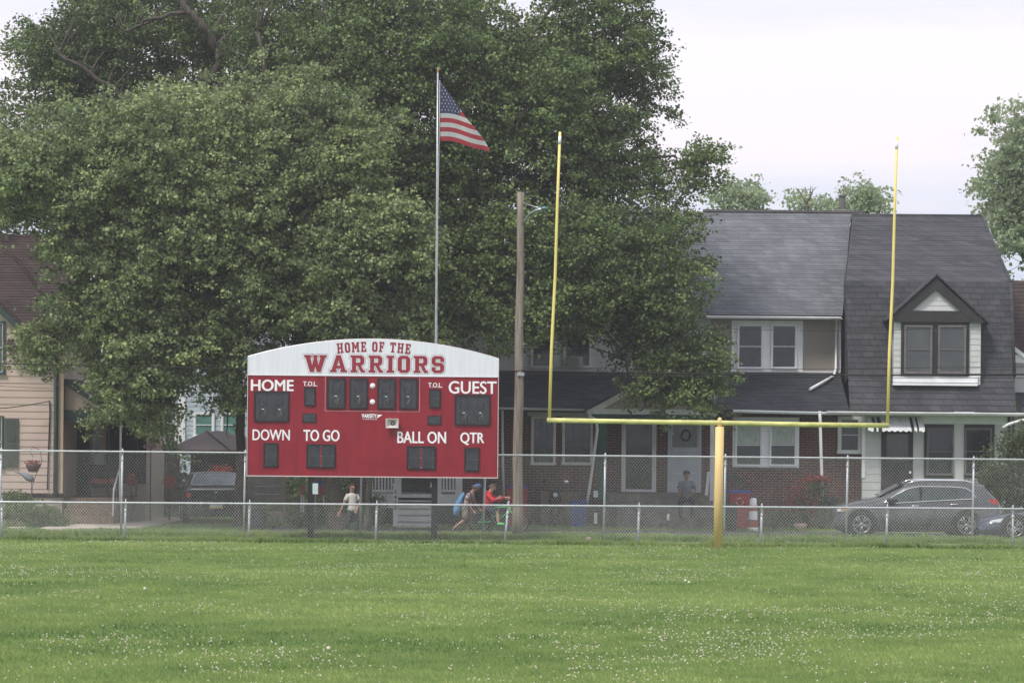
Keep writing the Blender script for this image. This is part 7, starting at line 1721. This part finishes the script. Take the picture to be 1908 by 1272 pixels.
def people():
    # girl in cream T-shirt walking to the right, face turned to the camera
    J = pj(84.7, dict(head=(656.5, 909), neck=(655.5, 917.5), chest=(656, 926), pelvis=(657, 948), lsh=(647.8, 922.5, -.03), lel=(640.5, 938, -.10), lwr=(634, 952, -.12), rsh=(665, 922.5, .06), rel=(670, 937, .02), rwr=(665, 948, -.08),
        lhip=(654, 951, -.05), lkn=(651, 970, -.02), lan=(638, 988, .02), lfoot=(645, 991, .0), rhip=(660, 951, .06), rkn=(665, 970, .03), ran=(668, 989, .02), rfoot=(677, 991, .0)))
    person('girl in a cream T-shirt and dark jeans walking behind the fences, smiling at the camera', J, M['skin_tan'], M['hair_dark'], M['creamcloth'], M['jeans'], M['shoe'], (.25, -1, 0), hairlen=1.0, hips=.11, chest=.115, girth=.95, rs=.86, waist=.72)
    MB().tube([P(655, 937, 84.56), P(659, 939, 84.55), P(664, 938, 84.56)], [.03, .045, .03], 6) if False else None
    # boy with cap and light blue drawstring bag, walking right, leaning forward
    J = pj(85.0, dict(head=(886.5, 908.5), neck=(880, 916), chest=(875, 925), pelvis=(869.5, 946), lsh=(873, 920, -.13), lel=(870, 936, -.17), lwr=(879, 947, -.16), rsh=(878, 921, .13), rel=(884, 934, .18), rwr=(892, 944, .16),
        lhip=(867, 949, -.07), lkn=(866, 968, -.08), lan=(849, 980, -.06), lfoot=(843, 988, -.06), rhip=(872, 949, .07), rkn=(876, 969, .08), ran=(870, 990, .06), rfoot=(879, 992.5, .06)))
    b = person('boy in a blue cap and dark flowered shirt walking right with a light blue bag', J, M['skin_tan'], M['hair_brown'], M['floral'], M['khaki'], M['shoe'], (1, -.1, -.18), shorts=True, cap=M['bluecap'], rs=.95, chest=.12)
    c = P(857, 942, 85.0)
    t = thing('drawstring_bag', 'light blue drawstring bag hanging on the back of the boy in the cap', 'bag', tuple(c - Vector((0, 0, .35))))
    MB().tube([P(865, 917, 85.0), P(860, 926, 85.0), P(855, 937, 85.0), P(852, 948, 85.0), P(850, 957, 85.0), P(852, 961, 85.0)], [.03, .06, .09, .11, .09, .03], 12).build('bag', M['bluebag'], t)
    MB().tube([P(865, 918, 84.85), P(872, 914, 84.82), P(880, 922, 84.85), P(876, 934, 84.8), P(856, 958, 84.85)], .010, 5).build('strap', M['cable'], t)
    # boy in red hoodie on the bicycle
    y = YB; hp = P(911, 944, y)
    J = pj(y, dict(head=(917, 909), neck=(912, 918), chest=(909, 926), pelvis=(907, 944), lsh=(909, 922, -.13), lel=(920, 933, -.22), rsh=(912, 922, .13), rel=(926, 932, .22), lhip=(908, 947, -.08), rhip=(910, 946, .08), lkn=(926, 955, -.13), rkn=(929, 949, .13)))
    J['lwr'] = P(926, 928, y - .25); J['lpalm'] = P(930, 925.5, y - .26)
    hb = HBAR + Vector((-.03, .24, .07)); J['rwr'] = hb - Vector((.07, -.0, -.01)); J['rpalm'] = hb
    J['lan'] = Vector((BB.x + .10, y - .14, BB.z - .11 + .085)); J['lfoot'] = J['lan'] + Vector((.10, 0, -.045)); J['ran'] = Vector((BB.x - .02 , y + .14, BB.z + .11 + .09)); J['rfoot'] = J['ran'] + Vector((.10, 0, -.04))
    person('boy in a red hoodie, shorts and bright green shoes riding the green bicycle', J, M['skin_pale'], M['hair_brown'], M['redhood'], M['navy'], M['greenshoe'], (1, -.35, -.12), topname='hoodie', long_sleeve=True, shorts=True, hood=True, rs=.95, chest=.125, girth=1.05)
    # seated boy on the steps, looking at his hands
    Y = 89.6
    J = pj(Y, dict(head=(1279, 884.5, -.05), neck=(1279, 894), chest=(1279, 903), pelvis=(1279, 927, .1), lsh=(1268, 899), lel=(1265, 914, -.08), lwr=(1273, 921, -.30), rsh=(1290, 899), rel=(1296, 914, -.08), rwr=(1285, 923, -.30),
        lhip=(1273, 930, .08), lkn=(1267, 934, -.32), lan=(1269, 960, -.36), lfoot=(1268, 963, -.50), rhip=(1285, 930, .08), rkn=(1292, 934, -.32), ran=(1289, 960, -.36), rfoot=(1290, 963, -.50)))
    person('boy in a grey T-shirt sitting on the front steps before the white door', J, M['skin_brown'], M['hair_dark'], M['greygreen'], M['navy'], M['shoe'], (0, -1, -.35), chest=.13, girth=1.1)
people()

# ================================================================== veil volume
def veil_haze():
    mb = MB(); mb.box(-950, 950, -70, 2600, -1.6, 40)  # added volume, lifts the darks in place of a veil at the lens
    m = bpy.data.materials.new('veil_haze'); m.use_nodes = True; t = m.node_tree; t.nodes.clear()
    o = t.nodes.new('ShaderNodeOutputMaterial'); v = t.nodes.new('ShaderNodeVolumePrincipled')
    v.inputs['Color'].default_value = (0.93, 0.92, 0.96, 1); v.inputs['Density'].default_value = 0.0006; v.inputs['Anisotropy'].default_value = 0.2
    t.links.new(v.outputs[0], o.inputs['Volume'])
    b = mb.build('veil_haze', m); b['kind'] = 'stuff'
veil_haze()
